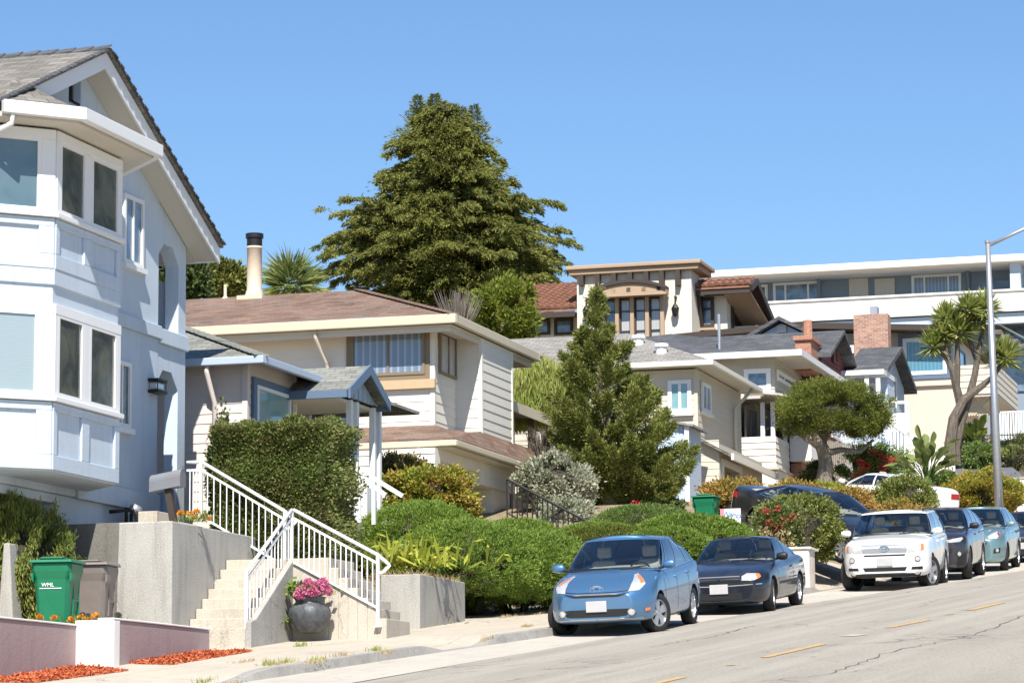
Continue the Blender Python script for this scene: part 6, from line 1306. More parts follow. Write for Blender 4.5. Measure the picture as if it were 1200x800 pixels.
# ------------------------------------------------------------------ bins, mailbox, pot, sign, lamp
def text(body, size, loc, rot, mat, parent, shear=0, name='lettering', ex=.002):
    cu = bpy.data.curves.new(name, 'FONT'); cu.body = body; cu.size = size; cu.extrude = ex; cu.shear = shear; cu.align_x = 'CENTER'; cu.align_y = 'CENTER'; tmp = bpy.data.objects.new(name, cu); COL.objects.link(tmp); dg = bpy.context.evaluated_depsgraph_get(); dg.update(); me = bpy.data.meshes.new_from_object(tmp.evaluated_get(dg)); bpy.data.objects.remove(tmp); me.materials.clear(); me.materials.append(mat); o = bpy.data.objects.new(name, me); COL.objects.link(o); o.location = loc; o.rotation_euler = rot; o.parent = parent; return o
def bin_(name, label, loc, rz_, sc, mat, lidmat, letter=None, group='wheeled bins'):
    "local: -y is the front face, x across; wheels at the back"
    t = thing(name, label, 'bin', loc, rz_, group); t.scale = (sc, sc, sc); h = 1.0
    def fr(z): k = z/h; return .235+.055*k, -.24-.1*k, .26+.06*k       # half width, front y, back y
    m = MB(); zs = [.06, .3, .7, .74, .86, .93, .98]; gr = [0, 0, 0, .0, .03, .03, .02]; rings = []
    for z, g in zip(zs, gr): a, f, b = fr(z); a += g; f -= g*.6; c = .06; rings.append([(-a+c, f, z), (a-c, f, z), (a, f+c, z), (a, b-c, z), (a-c, b, z), (-a+c, b, z), (-a, b-c, z), (-a, f+c, z)])
    vs = [p for r_ in rings for p in r_]; m.add(vs, [[i*8+k, i*8+(k+1) % 8, (i+1)*8+(k+1) % 8, (i+1)*8+k] for i in range(len(zs)-1) for k in range(8)]+[list(range(8))[::-1], list(range(48, 56))])
    m.build('body', mat, t, bevel=.012)
    m = MB(); a, f, b = fr(.98); m.prism([(-a-.05, f-.06, .985), (a+.05, f-.06, .985), (a+.05, b+.02, .985), (-a-.05, b+.02, .985)], [(-a-.03, f-.04, 1.03), (a+.03, f-.04, 1.03), (a+.03, b, 1.045), (-a-.03, b, 1.045)]); m.box(-a*.6, a*.6, f-.0, b-.1, 1.041, 1.07); m.build('lid', lidmat, t, bevel=.015)
    for s_ in (-1, 1): a, f, b = fr(.8); m = MB(); m.hexa([(s_*(a-.0), f+.02, .7), (s_*(a+.035), f+.02, .74), (s_*(a+.035), f+.2, .74), (s_*(a), f+.2, .7)], [(s_*(a), f+.02, .84), (s_*(a+.035), f+.02, .84), (s_*(a+.035), f+.2, .84), (s_*a, f+.2, .84)]); m.build('lift_lug', mat, t)
    a, f, b = fr(.5); m = MB(); m.box(a-.02, a+.012, -.07, -.05, .2, .84).box(a-.02, a+.012, .19, .21, .2, .84).box(a-.02, a+.01, -.05, .19, .42, .45); m.build('side_rib', mat, t)
    MB().tube([(-.26, .36, .94), (.26, .36, .94)], .018, 8).build('handle', mat, t, smooth=True)
    for s_ in (-1, 1): MB().lathe([(.05, -.03), (.13, -.03), (.14, 0), (.13, .03), (.05, .03)], 18, (s_*.3, .3, .14), 'x').build('wheel', M['rubber'], t, smooth=True)
    if letter: text(letter, .085, (-.05, fr(.66)[1]-.012, .655), (pi/2-.1, 0, 0), M['white_metal'], t); MB().box(-.18, .16, fr(.6)[1]-.008, fr(.6)[1]+.01, .6, .612).build('printed_line', M['white_metal'], t)
    return t
pb = at(67, 728, 43.2); bin_('wheeled_bin', 'green wheeled bin with white lettering by the rosemary', (pb[0], pb[1], pb[2]-.12), BL.rot-pi/2+.12, .965, M['green_bin'], M['green_bin'], 'WML')
pb = at(110, 727, 44.3); bin_('wheeled_bin', 'grey brown wheeled bin behind the green bin', (pb[0], pb[1], pb[2]-.12), BL.rot-pi/2+.1, .935, M['grey_bin'], M['grey_bin'])
pb = at(828, 606, 75); bin_('wheeled_bin', 'green wheeled bin before the cream garage', (pb[0], pb[1], pb[2]-.45), BL.rot-pi/2, .95, M['green_bin'], M['green_bin'])
ML = Lot(196, 565, 46.2); ms = ML.side(0); t = ML.thing('mailbox', 'rusty grey mailbox on a leaning dark post', 'mailbox', 5.8)
a0, z0 = ms.px(178, 562); a1, z1 = ms.px(213, 560); zz = ML.A[2]; rr = .135; pr_ = []
m = MB(); prof = [(-.11, -.13), (.11, -.13)]+[(.11*cos(k*pi/8), .03+.11*sin(k*pi/8)) for k in range(9)]
tilt = .06
m.prism([(d_, a0, zz+h_-.02) for d_, h_ in prof], [(d_, a1, zz+h_+tilt) for d_, h_ in prof]); m.build('box', M['rust_grey'], t)
MB().prism([(d_*1.05, a1-.0, zz+h_*1.05+tilt) for d_, h_ in prof], [(d_*1.05, a1-.02, zz+h_*1.05+tilt) for d_, h_ in prof]).build('door', M['rust_grey'], t)
MB().bar((-.0, a1+.01, zz+.1+tilt), (-.02, a1-.03, zz+.2+tilt), .015, .03).build('flag', M['rust_grey'], t)
b0, zb0_ = ms.px(197, 573); b1, zb1_ = ms.px(204, 606); MB().bar((0, b0, zb0_+.03), (0, b1, zb1_-.1), .1, .1).build('post', M['dark_wood'], t)
# flower pot with hydrangea
M['pot'] = paint('pot', (.05, .055, .06), .4, .25, 9, 1.0, 26, 0, (.2, .21, .21))
PT = at(363, 741, 46.4); t = thing('flower_pot', 'round bellied dark glazed pot full of pink hydrangea', 'flower pot', PT)
k = 46.4/F; MB().lathe([(r_*k, z*.9*k) for r_, z in ((0, 0), (13, 0), (15, 3), (22, 12), (25.5, 22), (24, 31), (19, 37), (16.5, 39.5), (17.5, 43), (19.5, 46), (18, 46.3), (15.5, 42), (0, 41))], 36).build('pot', M['pot'], t, smooth=True)
n = 260; P = np.stack([RNG.normal(size=n)*.12, RNG.normal(size=n)*.12, .6+RNG.random(n)*.14], 1); quads('leaves', P, rdirs(n)+np.array([0, 0, .2]), .11, .075, M['lf_green'], t)
n = 70; P = np.stack([-.24+RNG.normal(size=n)*.05, RNG.normal(size=n)*.08-.05, .63+RNG.normal(size=n)*.06], 1); quads('leaves', P, rdirs(n), .1, .08, M['lf_juniper'], t)
for (x, y, rr) in ((355, 693, 7.5), (374, 688, 8), (361, 683, 5), (379, 682, 5), (385, 692, 4), (350, 696, 4.5), (367, 693, 5)):
    p = at(x, y, 46.15)-PT; d = rdirs(240); q = p+d*rr*k*RNG.uniform(.8, 1, (240, 1)); quads('flower_head', q, d+RNG.normal(size=d.shape)*.8, .035, .035, M['fl_pink'], t)
# for sale sign by the driveway
SG = Lot(856, 603, 67.2, 16.5); sg_ = SG.side(0); t = SG.thing('yard_sign', 'white yard sign with blue script and pink left band', 'sign', 7.6)
a1_, z1 = sg_.px(844, 596); a0_, z0 = sg_.px(868, 612); zlo = z0-.2
MB().box(0, .03, a0_, a1_, zlo, z1).build('panel', M['white_wall'], t); M['sign_pink'] = plain('sign_pink', (.75, .25, .3), .5); M['sign_blue'] = plain('sign_blue', (.03, .2, .55), .5)
MB().box(-.006, -.001, a1_-.09, a1_-.004, zlo, z1).build('band', M['sign_pink'], t)
text('Nancy', .16, (-.008, (a0_+a1_)/2-.05, z1-.14-7.6), (pi/2, .12, -pi/2), M['sign_blue'], t, .35)
for a in (a0_+.06, a1_-.06): MB().box(.031, .06, a-.015, a+.015, zlo-.6, z1-.1).build('stake', M['white_trim'], t)
# street lamp
SL = at(1173, 640, 83); t = thing('street_lamp', 'tall galvanised street lamp with arm reaching out over the road', 'street lamp', (SL[0], SL[1], SL[2]-.9))
top = at(1157.5, 284, 83)-SL; top[2] += .9; armt = at(1215, 262, 83)-SL; armt[2] += .9
MB().tube([(0, 0, 0), tuple(top*.5), tuple(top)], [.135, .105, .07], 14).build('pole', M['steel'], t, smooth=True); MB().tube([tuple(top+np.array([0, 0, -.1])), tuple(top*.3+armt*.7*1+np.array([0, 0, -.02])), tuple(armt)], [.055, .045, .04], 10).build('arm', M['steel'], t, smooth=True)
MB().box(-.2, .2, -.2, .2, -.1, .08).build('base_plate', M['steel'], t, bevel=.02); MB().lathe([(.085, top[2]-.02), (.085, top[2]+.06), (0, top[2]+.08)], 12, (top[0], top[1], 0)).build('pole_cap', M['steel'], t)
MB().tube([tuple(armt), tuple(armt+np.array([.7, 0, .08]))], [.09, .12], 10).build('luminaire', M['steel'], t)
# board fence, stucco wall end, iron fence, ramp
WF_ = Lot(1012, 560, 91.5); wf = WF_.side(0); t = WF_.thing('board_fence', 'weathered grey board fence behind the pine trunk', 'fence', 9.5); a0, z1 = wf.px(1014, 520); a1, z2 = wf.px(962, 515)
m = MB(); n = 22
for i in range(n): a = a0+(a1-a0)*i/n; m.box(-.01+random.uniform(0, .015), .03, a+.008, a+(a1-a0)/n-.008, 8.5, z1+(z2-z1)*i/n+random.uniform(-.04, .04))
M['old_board'] = paint('old_board', (.3, .265, .22), .9, .4, 5, .3, 30, .4); m.build('boards', M['old_board'], t); MB().box(.031, .09, a0, a1, z1-.5, z1-.4).build('rail', M['old_board'], t)
GW = Lot(948, 643, 62.5); gs_, gf_ = GW.side(0), GW.front(0); t = GW.thing('garden_wall', 'end of a peeling peach stucco wall behind the dark coupe', 'wall', 5.6); wl_ = gs_.px(926, 645)[0]
M['peach_wall'] = paint('peach_wall', (.66, .52, .42), .85, .5, 2.5, .4, 40, .3, (.75, .72, .66))
MB().box(0, gf_.px(955, 650)[0], 0, wl_, 5.3, float(GW.A[2])).build('wall', M['peach_wall'], t, bevel=.03); MB().box(-.04, .9, -.04, wl_+.05, float(GW.A[2])+.002, float(GW.A[2])+.05).build('coping', M['white_wall'], t, bevel=.015)
IF = Lot(1160, 512, 102.0); if_ = IF.side(0); t = IF.thing('iron_fence', 'thin dark iron fence in front of the garden at right', 'fence', 11); a0, z1 = if_.px(1140, 511); a1, _ = if_.px(1215, 511); z0 = if_.px(1160, 545)[1]
for z in (z1, z0+.15): MB().box(-.012, .012, min(a0, a1), max(a0, a1), z-.015, z+.015).build('rail', M['black_metal'], t)
for i in range(23): a = a0+(a1-a0)*i/22; MB().box(-.009, .009, a-.009, a+.009, z0, z1+.06).build('picket', M['black_metal'], t)
q = [at(1110, 560, 96.5), at(1202, 560, 96.5), at(1184, 545, 103), at(1112, 545, 103)]; m = MB(); m.slab([tuple(x) for x in q], .3); M['ramp_grey'] = paint('ramp_grey', (.13, .135, .15), .9, .3); struct('driveway_ramp', m, M['ramp_grey'])
RW_ = Lot(1174, 566, 96.0); rw_ = RW_.side(0); t = RW_.thing('retaining_wall', 'pale low retaining wall right of the golden hedge', 'wall', 9); a0, _ = rw_.px(1172, 566); a1, z1 = rw_.px(1225, 560); MB().box(0, .3, min(a0, a1), max(a0, a1), 8, z1).build('wall', M['white_wall'], t, bevel=.02); MB().box(-.03, .33, min(a0, a1)-.02, max(a0, a1), z1+.002, z1+.06).build('coping', M['concrete'], t)
# ------------------------------------------------------------------ cars
def interp(x, pts): return float(np.interp(x, [p[0] for p in pts][::-1] if pts[0][0] > pts[-1][0] else [p[0] for p in pts], [p[1] for p in pts][::-1] if pts[0][0] > pts[-1][0] else [p[1] for p in pts]))
def car(name, label, P, paintm, matrix, steer=0, cat='car', right=True):
    L, W, H = P['L'], P['W'], P['H']; hl = L/2; hw = W/2; r = P['r']; xf = hl-P['fo']; xr_ = xf-P['wb']; zb = P.get('zb', .2)
    top = P['top']; t = thing(name, label, cat); t.matrix_world = matrix
    df, dr = P.get('df', .55), P.get('dr', .45)
    xs = [hl, hl-.012, hl-.05, hl-.12, hl-.22, hl-.36, hl-.52, hl-.7]+list(np.linspace(hl-.95, -hl+.8, 18))+[-hl+.55, -hl+.36, -hl+.2, -hl+.09, -hl+.03, -hl]
    def halfw(x):
        q = max(0, (x-(hl-df))/df); k = max(0, ((-hl+dr)-x)/dr); return hw*(1-P.get('kf', .3)*q**2.6-P.get('kr', .22)*k**2.6)
    rows = []
    for x in xs:
        w_ = halfw(x); zt_ = interp(x, top); q = max(0, (x-(hl-.25))/.25); k = max(0, ((-hl+.2)-x)/.2); z0 = zb+.07*q**2+.12*k**2; cr = P.get('crown', .05)*min(1, (hl-x)/.5+.25)
        tuck = .02*hw
        rows.append([(x, 0, z0), (x, .7*w_, z0), (x, .93*w_, z0+.02), (x, .985*w_, z0+.12), (x, w_, z0+(zt_-z0)*.45), (x, w_*.995, z0+(zt_-z0)*.66), (x, .975*w_, zt_-.1), (x, .925*w_, zt_-.025), (x, .78*w_, zt_+cr*.45), (x, .4*w_, zt_+cr*.88), (x, 0, zt_+cr)])
    J = len(rows[0]); vs = []; idx = {}
    for i, rw in enumerate(rows):
        for j, p in enumerate(rw):
            idx[i, j, 0] = len(vs); vs.append(p)
            if j in (0, J-1): idx[i, j, 1] = idx[i, j, 0]
            else: idx[i, j, 1] = len(vs); vs.append((p[0], -p[1], p[2]))
    fs = []; mi = []
    cabx0, cabx1 = P['cowl']-.02, P['tail']+.02
    for i in range(len(rows)-1):
        for j in range(J-1):
            for s_ in (0, 1):
                a, b, c, d = idx[i, j, s_], idx[i, j+1, s_], idx[i+1, j+1, s_], idx[i+1, j, s_]; fs.append((a, b, c, d) if s_ else (d, c, b, a)); mi.append(2 if j >= J-3 and cabx1+.15 < xs[i] < cabx0-.25 else 0)
    for e in (0, len(rows)-1):
        for j in range(J-1):
            q = [idx[e, j, 0], idx[e, j+1, 0], idx[e, j+1, 1], idx[e, j, 1]]; q = list(dict.fromkeys(q)); fs.append(q if e == 0 else q[::-1]); mi.append(0)
    me = bpy.data.meshes.new('body'); me.from_pydata(vs, [], fs); bm = bmesh.new(); bm.from_mesh(me); bmesh.ops.recalc_face_normals(bm, faces=bm.faces); bm.to_mesh(me); bm.free()
    for m_ in (paintm, M['dark_plastic'], M['cabin']): me.materials.append(m_)
    me.polygons.foreach_set('material_index', mi); me.polygons.foreach_set('use_smooth', [True]*len(fs))
    body = bpy.data.objects.new('body', me); COL.objects.link(body)
    sb = body.modifiers.new('s', 'SUBSURF'); sb.levels = sb.render_levels = 2
    cm = MB(); cm.cur = 1
    for xw in (xf, xr_):
        for s_ in (-1, 1): cm.lathe([(r+.055, hw*.42*s_), (r+.055, (hw+.3)*s_)], 28, (xw, 0, r+.0), 'y')
    cut = cm.build('cut', [paintm, M['dark_plastic'], M['cabin']])
    bo = body.modifiers.new('b', 'BOOLEAN'); bo.operation = 'DIFFERENCE'; bo.object = cut; bo.solver = 'EXACT'
    dg = bpy.context.evaluated_depsgraph_get(); dg.update(); me2 = bpy.data.meshes.new_from_object(body.evaluated_get(dg)); me2.name = 'body'
    body.modifiers.clear(); body.data = me2; bpy.data.objects.remove(cut); body.parent = t
    bvh = BVHTree.FromPolygons([v.co.copy() for v in me2.vertices], [tuple(p.vertices) for p in me2.polygons])
    # cabin: a ruled shell between belt loop and roof loop, cut into pillars and panes
    cw, tl = P['cowl'], P['tail']; ra, rb = P['roof0'], P['roof1']; yb, yt = P['yb']*hw, P['yt']*hw
    def belt(x): return interp(x, top)-.02
    A0 = (P['abase'], yb); C0 = (P['cbase'], P.get('yc', P['yb'])*hw); A1 = (ra-P.get('ar', .12), yt); C1 = (rb+.1, yt*.95)
    zr = H; rise = P.get('rise', .05)
    def Bp(seg, s):
        if seg == 0: x = cw+(A0[0]-cw)*s**1.8; y = yb*sin(s*pi/2)**.9 if s < 1 else yb; return Vector((x, y, belt(x)+P.get('crown', .05)*.8*(1-s*s)))
        if seg == 1: x = A0[0]+(C0[0]-A0[0])*s; return Vector((x, A0[1]+(C0[1]-A0[1])*s, belt(x)))
        x = C0[0]+(tl-C0[0])*s**.6; return Vector((x, C0[1]*cos(s*pi/2)**.8 if s < 1 else 0, belt(x)+.02*s))
    def Tp(seg, s):
        zf = zr-.05; zk = zr-P.get('rdrop', .06)
        if seg == 0: return Vector((ra+(A1[0]-ra)*s**1.8, yt*sin(s*pi/2)**.9, zf-.035*s*s))
        if seg == 1: x = A1[0]+(C1[0]-A1[0])*s; return Vector((x, yt+(C1[1]-yt)*s+.03*sin(pi*s), zf-.035+(zk-zf)*s+rise*sin(pi*s*.9)))
        return Vector((C1[0]+(rb-C1[0])*s**.6, C1[1]*cos(s*pi/2)**.8 if s < 1 else 0, zk-.035+.03*s))
    def Gp(seg, s, v):
        a, b = Bp(seg, s), Tp(seg, s); p = a.lerp(b, v); bl = sin(pi*v)*.035
        if seg == 1: p.y += bl
        elif seg == 0: p.x += bl*.9; p.z += bl*.5
        else: p.x -= bl
        return p
    def patch(m, seg, s0, s1, v0, v1, mir, off=0, ns=8, nv=6):
        vs = []
        for i in range(ns+1):
            for j in range(nv+1):
                s_, v_ = s0+(s1-s0)*i/ns, v0+(v1-v0)*j/nv; p = Gp(seg, s_, v_)
                if off: e = Gp(seg, min(1, s_+.01), v_)-Gp(seg, max(0, s_-.01), v_); f = Gp(seg, s_, min(1, v_+.01))-Gp(seg, s_, max(0, v_-.01)); nr = e.cross(f); nr = nr.normalized() if nr.length > 1e-9 else Vector((0, 0, 0)); p = p+nr*off*P.get('gsgn', -1)
                vs.append((p.x, p.y*mir, p.z))
        m.add(vs, [(i*(nv+1)+j, i*(nv+1)+j+1, (i+1)*(nv+1)+j+1, (i+1)*(nv+1)+j) for i in range(ns) for j in range(nv)])
    m = MB(); sid = P['side']                                   # sid: list of (s0,s1) of side panes
    V0, V1 = .05, .93
    for mir in (1, -1):
        for seg, cuts in ((0, [(0, .955)]), (1, sid), (2, [(P.get('rp', .14), 1)])):
            patch(m, seg, 0, 1, 0, V0, mir, ns=14, nv=1); patch(m, seg, 0, 1, V1, 1, mir, ns=14, nv=1); e = 0
            for a, b in cuts+[(1, 1)]:
                if a-e > .004: patch(m, seg, e, a, V0, V1, mir, ns=2)
                e = b
    n = 26; pts = [Tp(0, i/8) for i in range(9)]+[Tp(1, i/10) for i in range(1, 11)]+[Tp(2, i/8) for i in range(1, 9)]; kk = 6; vs = []
    for p in pts:
        for k in range(kk+1): f = 1-2*k/kk; vs.append((p.x, p.y*f, p.z+P.get('rcrown', .045)*(1-f*f)*min(1, p.y/yt*1.1)))
    m.add(vs, [(i*(kk+1)+k, i*(kk+1)+k+1, (i+1)*(kk+1)+k+1, (i+1)*(kk+1)+k) for i in range(len(pts)-1) for k in range(kk)])
    m.build('cabin', paintm, t, smooth=True)
    m = MB(); patch(m, 0, 0, .955, V0, V1, 1, .004, 12); patch(m, 0, 0, .955, V0, V1, -1, -.004, 12); m.build('windscreen', M['car_glass'], t, smooth=True)
    m = MB(); patch(m, 2, P.get('rp', .14), 1, V0, V1, 1, .004); patch(m, 2, P.get('rp', .14), 1, V0, V1, -1, -.004); m.build('rear_window', M['car_glass'], t, smooth=True)
    for mir in (1, -1):
        for a, b in sid: m = MB(); patch(m, 1, a, b, V0, V1, mir, .004*mir); m.build('side_window', M['car_glass'], t, smooth=True)
        m = MB()
        for a, b in sid:
            for q in (a, b): patch(m, 1, max(0, q-.012), min(1, q+.012), V0-.02, V1+.02, mir, .008*mir, 1, 6)
        patch(m, 1, sid[0][0], sid[-1][1], V0-.035, V0+.02, mir, .009*mir, 10, 1); m.build('window_seal', M['chrome'] if P.get('chrome') else M['dark_plastic'], t)
    m = MB()
    for mir in (1, -1): patch(m, 0, 0, .97, -.02, V0+.015, mir, .012*mir, 8, 1)
    m.build('cowl', M['dark_plastic'], t)
    for sgn in (1, -1):
        a, b = Gp(0, .12 if sgn > 0 else .55, .06), Gp(0, .55 if sgn > 0 else .95, .11); 
        if sgn < 0: a.y *= -1; b.y *= -1; a, b = Vector((b.x, b.y*.95, b.z)), Vector((a.x, a.y*.1, a.z))
        MB().tube([a+Vector((.03, 0, .01)), b+Vector((.03, 0, .02))], .012, 5).build('wiper', M['dark_plastic'], t)
    # patches laid on the body by casting onto it
    def cast(o, d):
        h = bvh.ray_cast(Vector(o), Vector(d)); return (h[0], h[1]) if h[0] else (None, None)
    def pvx(phi): return hl-.25 if abs(phi) < 1.2 else 0.0
    def decal(nm, poly, phi, mat, off=.006, rings=5, dens=5, parent=None, cz=None):
        d = Vector((-cos(phi), -sin(phi), 0)); l = Vector((-sin(phi), cos(phi), 0)); out = []
        for i, p in enumerate(poly):
            q = poly[(i+1) % len(poly)]
            for k in range(dens): out.append((p[0]+(q[0]-p[0])*k/dens, p[1]+(q[1]-p[1])*k/dens))
        cx, cz_ = sum(p[0] for p in out)/len(out), sum(p[1] for p in out)/len(out); vs = []; n = len(out); bad = False
        for rg_ in range(rings+1):
            f = rg_/rings
            for p in (out if rg_ else out[:1]):
                a, z = cx+(p[0]-cx)*f, cz_+(p[1]-cz_)*f; o = l*a+Vector((pvx(phi), 0, z))-d*6; hit, nr = cast(o, d)
                if hit is None: hit, nr = (Vector(vs[-1]) if vs else l*a+Vector((pvx(phi), 0, z)), Vector((0, 0, 0)))
                if nr.dot(d) > 0: nr = -nr
                vs.append(hit+nr*off)
        fs = [(0, 1+k, 1+(k+1) % n) for k in range(n)]+[(1+(g-1)*n+k, 1+g*n+k, 1+g*n+(k+1) % n, 1+(g-1)*n+(k+1) % n) for g in range(1, rings) for k in range(n)]
        return MB().add(vs, fs).build(nm, mat, parent or t, smooth=True)
    def both(nm, poly, phi, mat, **k):
        out = []
        for s_ in (1, -1): out.append(decal(nm, [(a*s_, z) for a, z in poly][::s_], phi*s_, mat, **k))
        return out
    def line(nm, pts, phi, mat, wd=.016, **k):
        n = len(pts); up = []; dn = []
        for i, p in enumerate(pts):
            a = pts[max(0, i-1)]; b = pts[min(n-1, i+1)]; dx, dz = b[0]-a[0], b[1]-a[1]; Ln = sqrt(dx*dx+dz*dz); up.append((p[0]-dz/Ln*wd/2, p[1]+dx/Ln*wd/2)); dn.append((p[0]+dz/Ln*wd/2, p[1]-dx/Ln*wd/2))
        vs = []; d = Vector((-cos(phi), -sin(phi), 0)); l = Vector((-sin(phi), cos(phi), 0)); res = []
        dense = lambda P_: [(P_[i][0]+(P_[i+1][0]-P_[i][0])*q/6, P_[i][1]+(P_[i+1][1]-P_[i][1])*q/6) for i in range(len(P_)-1) for q in range(6)]+[P_[-1]]
        for u_, v_ in zip(dense(up), dense(dn)):
            for a, z in (u_, v_):
                h, nr = cast(l*a+Vector((pvx(phi), 0, z))-d*6, d); h = h if h else (Vector(vs[-1]) if vs else Vector((0, 0, 0))); nr = nr if nr else Vector((0, 0, 0)); vs.append(h-d*.004)
        return MB().add(vs, [(2*i, 2*i+1, 2*i+3, 2*i+2) for i in range(len(vs)//2-1)]).build(nm, mat, t)
    P['detail'](dict(t=t, decal=decal, both=both, line=line, cast=cast, hl=hl, hw=hw, P=P, paint=paintm, xf=xf, xr=xr_, belt=belt))
    # shut lines and handles along both sides (phi = 90 deg looks along -y; a runs along -x there)
    for s_ in (1, -1):
        ph_ = pi/2*s_; sg = -s_
        for xd in P['doors']: line('door_gap', [(sg*xd, zb+.13), (sg*(xd+P.get('rake', .03)), belt(xd)-.05)], ph_, M['dark_plastic'], .014)
        for xh in P.get('handles', ()): 
            h, nr = cast((xh, s_*4, belt(xh)-.13), (0, -s_, 0)); 
            if h: MB().box(xh-.1, xh+.1, h.y-.01, h.y+.028 if s_ > 0 else h.y-.028, h.z-.018, h.z+.018).build('door_handle', P.get('hmat') or paintm, t, bevel=.008)
        xm = P['abase']-.06; zm = belt(xm)+.1; mm = MB().lathe([(0, -.1), (.06, -.09), (.085, -.02), (.085, .06), (.05, .1), (0, .105)], 12, (0, 0, 0), 'y')
        mm.v = [(xm+v[0]*.75+(.03 if abs(v[1]) > .05 else .0), s_*(yb+.13)+v[1]*1.05, zm+v[2]*.85) for v in mm.v]; mir_ = mm.build('mirror', P.get('mmat') or paintm, t, smooth=True)
        MB().bar((xm, s_*(yb-.02), zm-.06), (xm, s_*(yb+.09), zm-.02), .05, .04).build('mirror_arm', M['dark_plastic'], mir_)
        for xw, st in ((xf, steer), (xr_, 0)):
            wy = s_*(hw-.115); wt = MB(); tw = P.get('tw', .1); rr = r*.68
            wt.lathe([(rr, -tw*.8), (r*.93, -tw), (r*.985, -tw*.8), (r, -tw*.4), (r, tw*.4), (r*.985, tw*.8), (r*.93, tw), (rr, tw*.8)], 36, (0, 0, 0), 'y', False); w_o = wt.build('wheel', M['rubber'], t, smooth=True); w_o.location = (xw, wy, r); w_o.rotation_euler = (0, 0, st)
            rm = MB(); o_ = s_*tw*.62; rm.lathe([(rr*1.01, -tw*.75), (rr*1.01, s_*tw*.8), (rr*.93, s_*tw*.84), (rr*.9, o_*.55), (rr*.88, o_*.2)], 32, (0, 0, 0), 'y', False).lathe([(rr*.2, o_*.1), (rr*.2, o_+s_*.012), (0, o_+s_*.018)], 14, (0, 0, 0), 'y')
            ns = P.get('spokes', 5)
            for k in range(ns):
                a = 2*pi*k/ns+.2; dirv = Vector((cos(a), 0, sin(a))); pv = Vector((-sin(a), 0, cos(a))); w0, w1 = P.get('sw', (.05, .07)); i0, i1 = rr*.14, rr*.95; y0, y1 = o_+s_*.006, o_*.98+s_*.004
                b = [dirv*i0-pv*w0, dirv*i0+pv*w0, dirv*i1+pv*w1, dirv*i1-pv*w1]; rm.prism([(q.x, y0-s_*.03, q.z) for q in b], [(q.x, y0, q.z) for q in b])
            rim = rm.build('rim', M['alloy'], w_o); MB().lathe([(0, 0), (rr*.9, 0)], 24, (0, s_*tw*.15, 0), 'y').build('brake', M['dark_plastic'], w_o)
    # inside
    sm = M[P.get('seat', 'cabin')]; zs = belt(cw)-.28; xs_ = cw-1.05
    for y in (-.38, .38):
        st = MB().hexa([(xs_-.18, y-.24, zs-.1), (xs_, y-.24, zs-.12), (xs_, y+.24, zs-.12), (xs_-.18, y+.24, zs-.1)], [(xs_-.36, y-.2, zs+.5), (xs_-.24, y-.2, zs+.5), (xs_-.24, y+.2, zs+.5), (xs_-.36, y+.2, zs+.5)]).build('seat', sm, t, bevel=.06); MB().box(xs_-.38, xs_-.28, y-.12, y+.12, zs+.53, zs+.72).build('headrest', sm, st, bevel=.04)
    MB().box(tl+.45, tl+.6, -.6, .6, zs-.1, zs+.5).build('rear_seat', sm, t, bevel=.06)
    MB().hexa([(cw-.55, -yb+.06, zs), (cw-.12, -yb+.1, zs), (cw-.12, yb-.1, zs), (cw-.55, yb-.06, zs)], [(cw-.5, -yb+.06, belt(cw)+.03), (cw-.2, -yb+.1, belt(cw)+.03), (cw-.2, yb-.1, belt(cw)+.03), (cw-.5, yb-.06, belt(cw)+.03)]).build('dashboard', M['cabin'], t, bevel=.04)
    sw = MB(); pts = [(cw-.62+.06*sin(a), .38+.18*cos(a), belt(cw)+.02+.17*sin(a)) for a in np.linspace(0, 2*pi, 21)]; sw.tube(pts, .014, 6); sw.build('steering_wheel', M['dark_plastic'], t)
    MB().box(ra-.14, ra-.1, -.12, .12, H-.21, H-.14).build('rear_view_mirror', M['dark_plastic'], t)
    return t
def road_frame(xpx, Y, L, heading=None, dz=0):
    "front bumper centre seen at column xpx and depth Y; the car points down the street on the road surface"
    d = ray(xpx, 600); X = d[0]/d[1]*Y; p = np.array([X, Y, 0]); s, tt = p@SU, p@SN
    a = SY if heading is None else heading; fw = np.array([-sin(a), -cos(a), 0]); lf = np.array([-fw[1], fw[0], 0])   # left of the car
    c = p-fw*L/2
    def zz(q): s, t_ = q@SU, q@SN; return float(road_z(s)+(ROADC(t_) if t_ < gut_t(s) else .005))
    def zat_(q): return zz(q)
    F_, B_, Lz, Rz = zat_(c+fw*1.3), zat_(c-fw*1.3), zat_(c+lf*.75), zat_(c-lf*.75)
    X_ = Vector((fw[0], fw[1], (F_-B_)/2.6)).normalized(); Y_ = Vector((lf[0], lf[1], (Lz-Rz)/1.5)).normalized(); Z_ = X_.cross(Y_).normalized(); Y_ = Z_.cross(X_)
    m = Matrix.Identity(4)
    for i in range(3): m[i][0], m[i][1], m[i][2] = X_[i], Y_[i], Z_[i]
    m[0][3], m[1][3], m[2][3] = c[0], c[1], (F_+B_)/2*.5+(Lz+Rz)/4+dz
    return m
def two_pts(front, rear, side, wheel_mid, r, yoff):
    "front and rear wheel contact points on the seen side (side=+1 left, -1 right)"
    f, b = Vector(front), Vector(rear); X_ = (f-b).normalized(); lf = Vector((0, 0, 1)).cross(X_).normalized(); Z_ = X_.cross(lf).normalized(); c = (f+b)/2-lf*side*yoff-X_*wheel_mid
    m = Matrix.Identity(4)
    for i in range(3): m[i][0], m[i][1], m[i][2], m[i][3] = X_[i], lf[i], Z_[i], c[i]
    return m
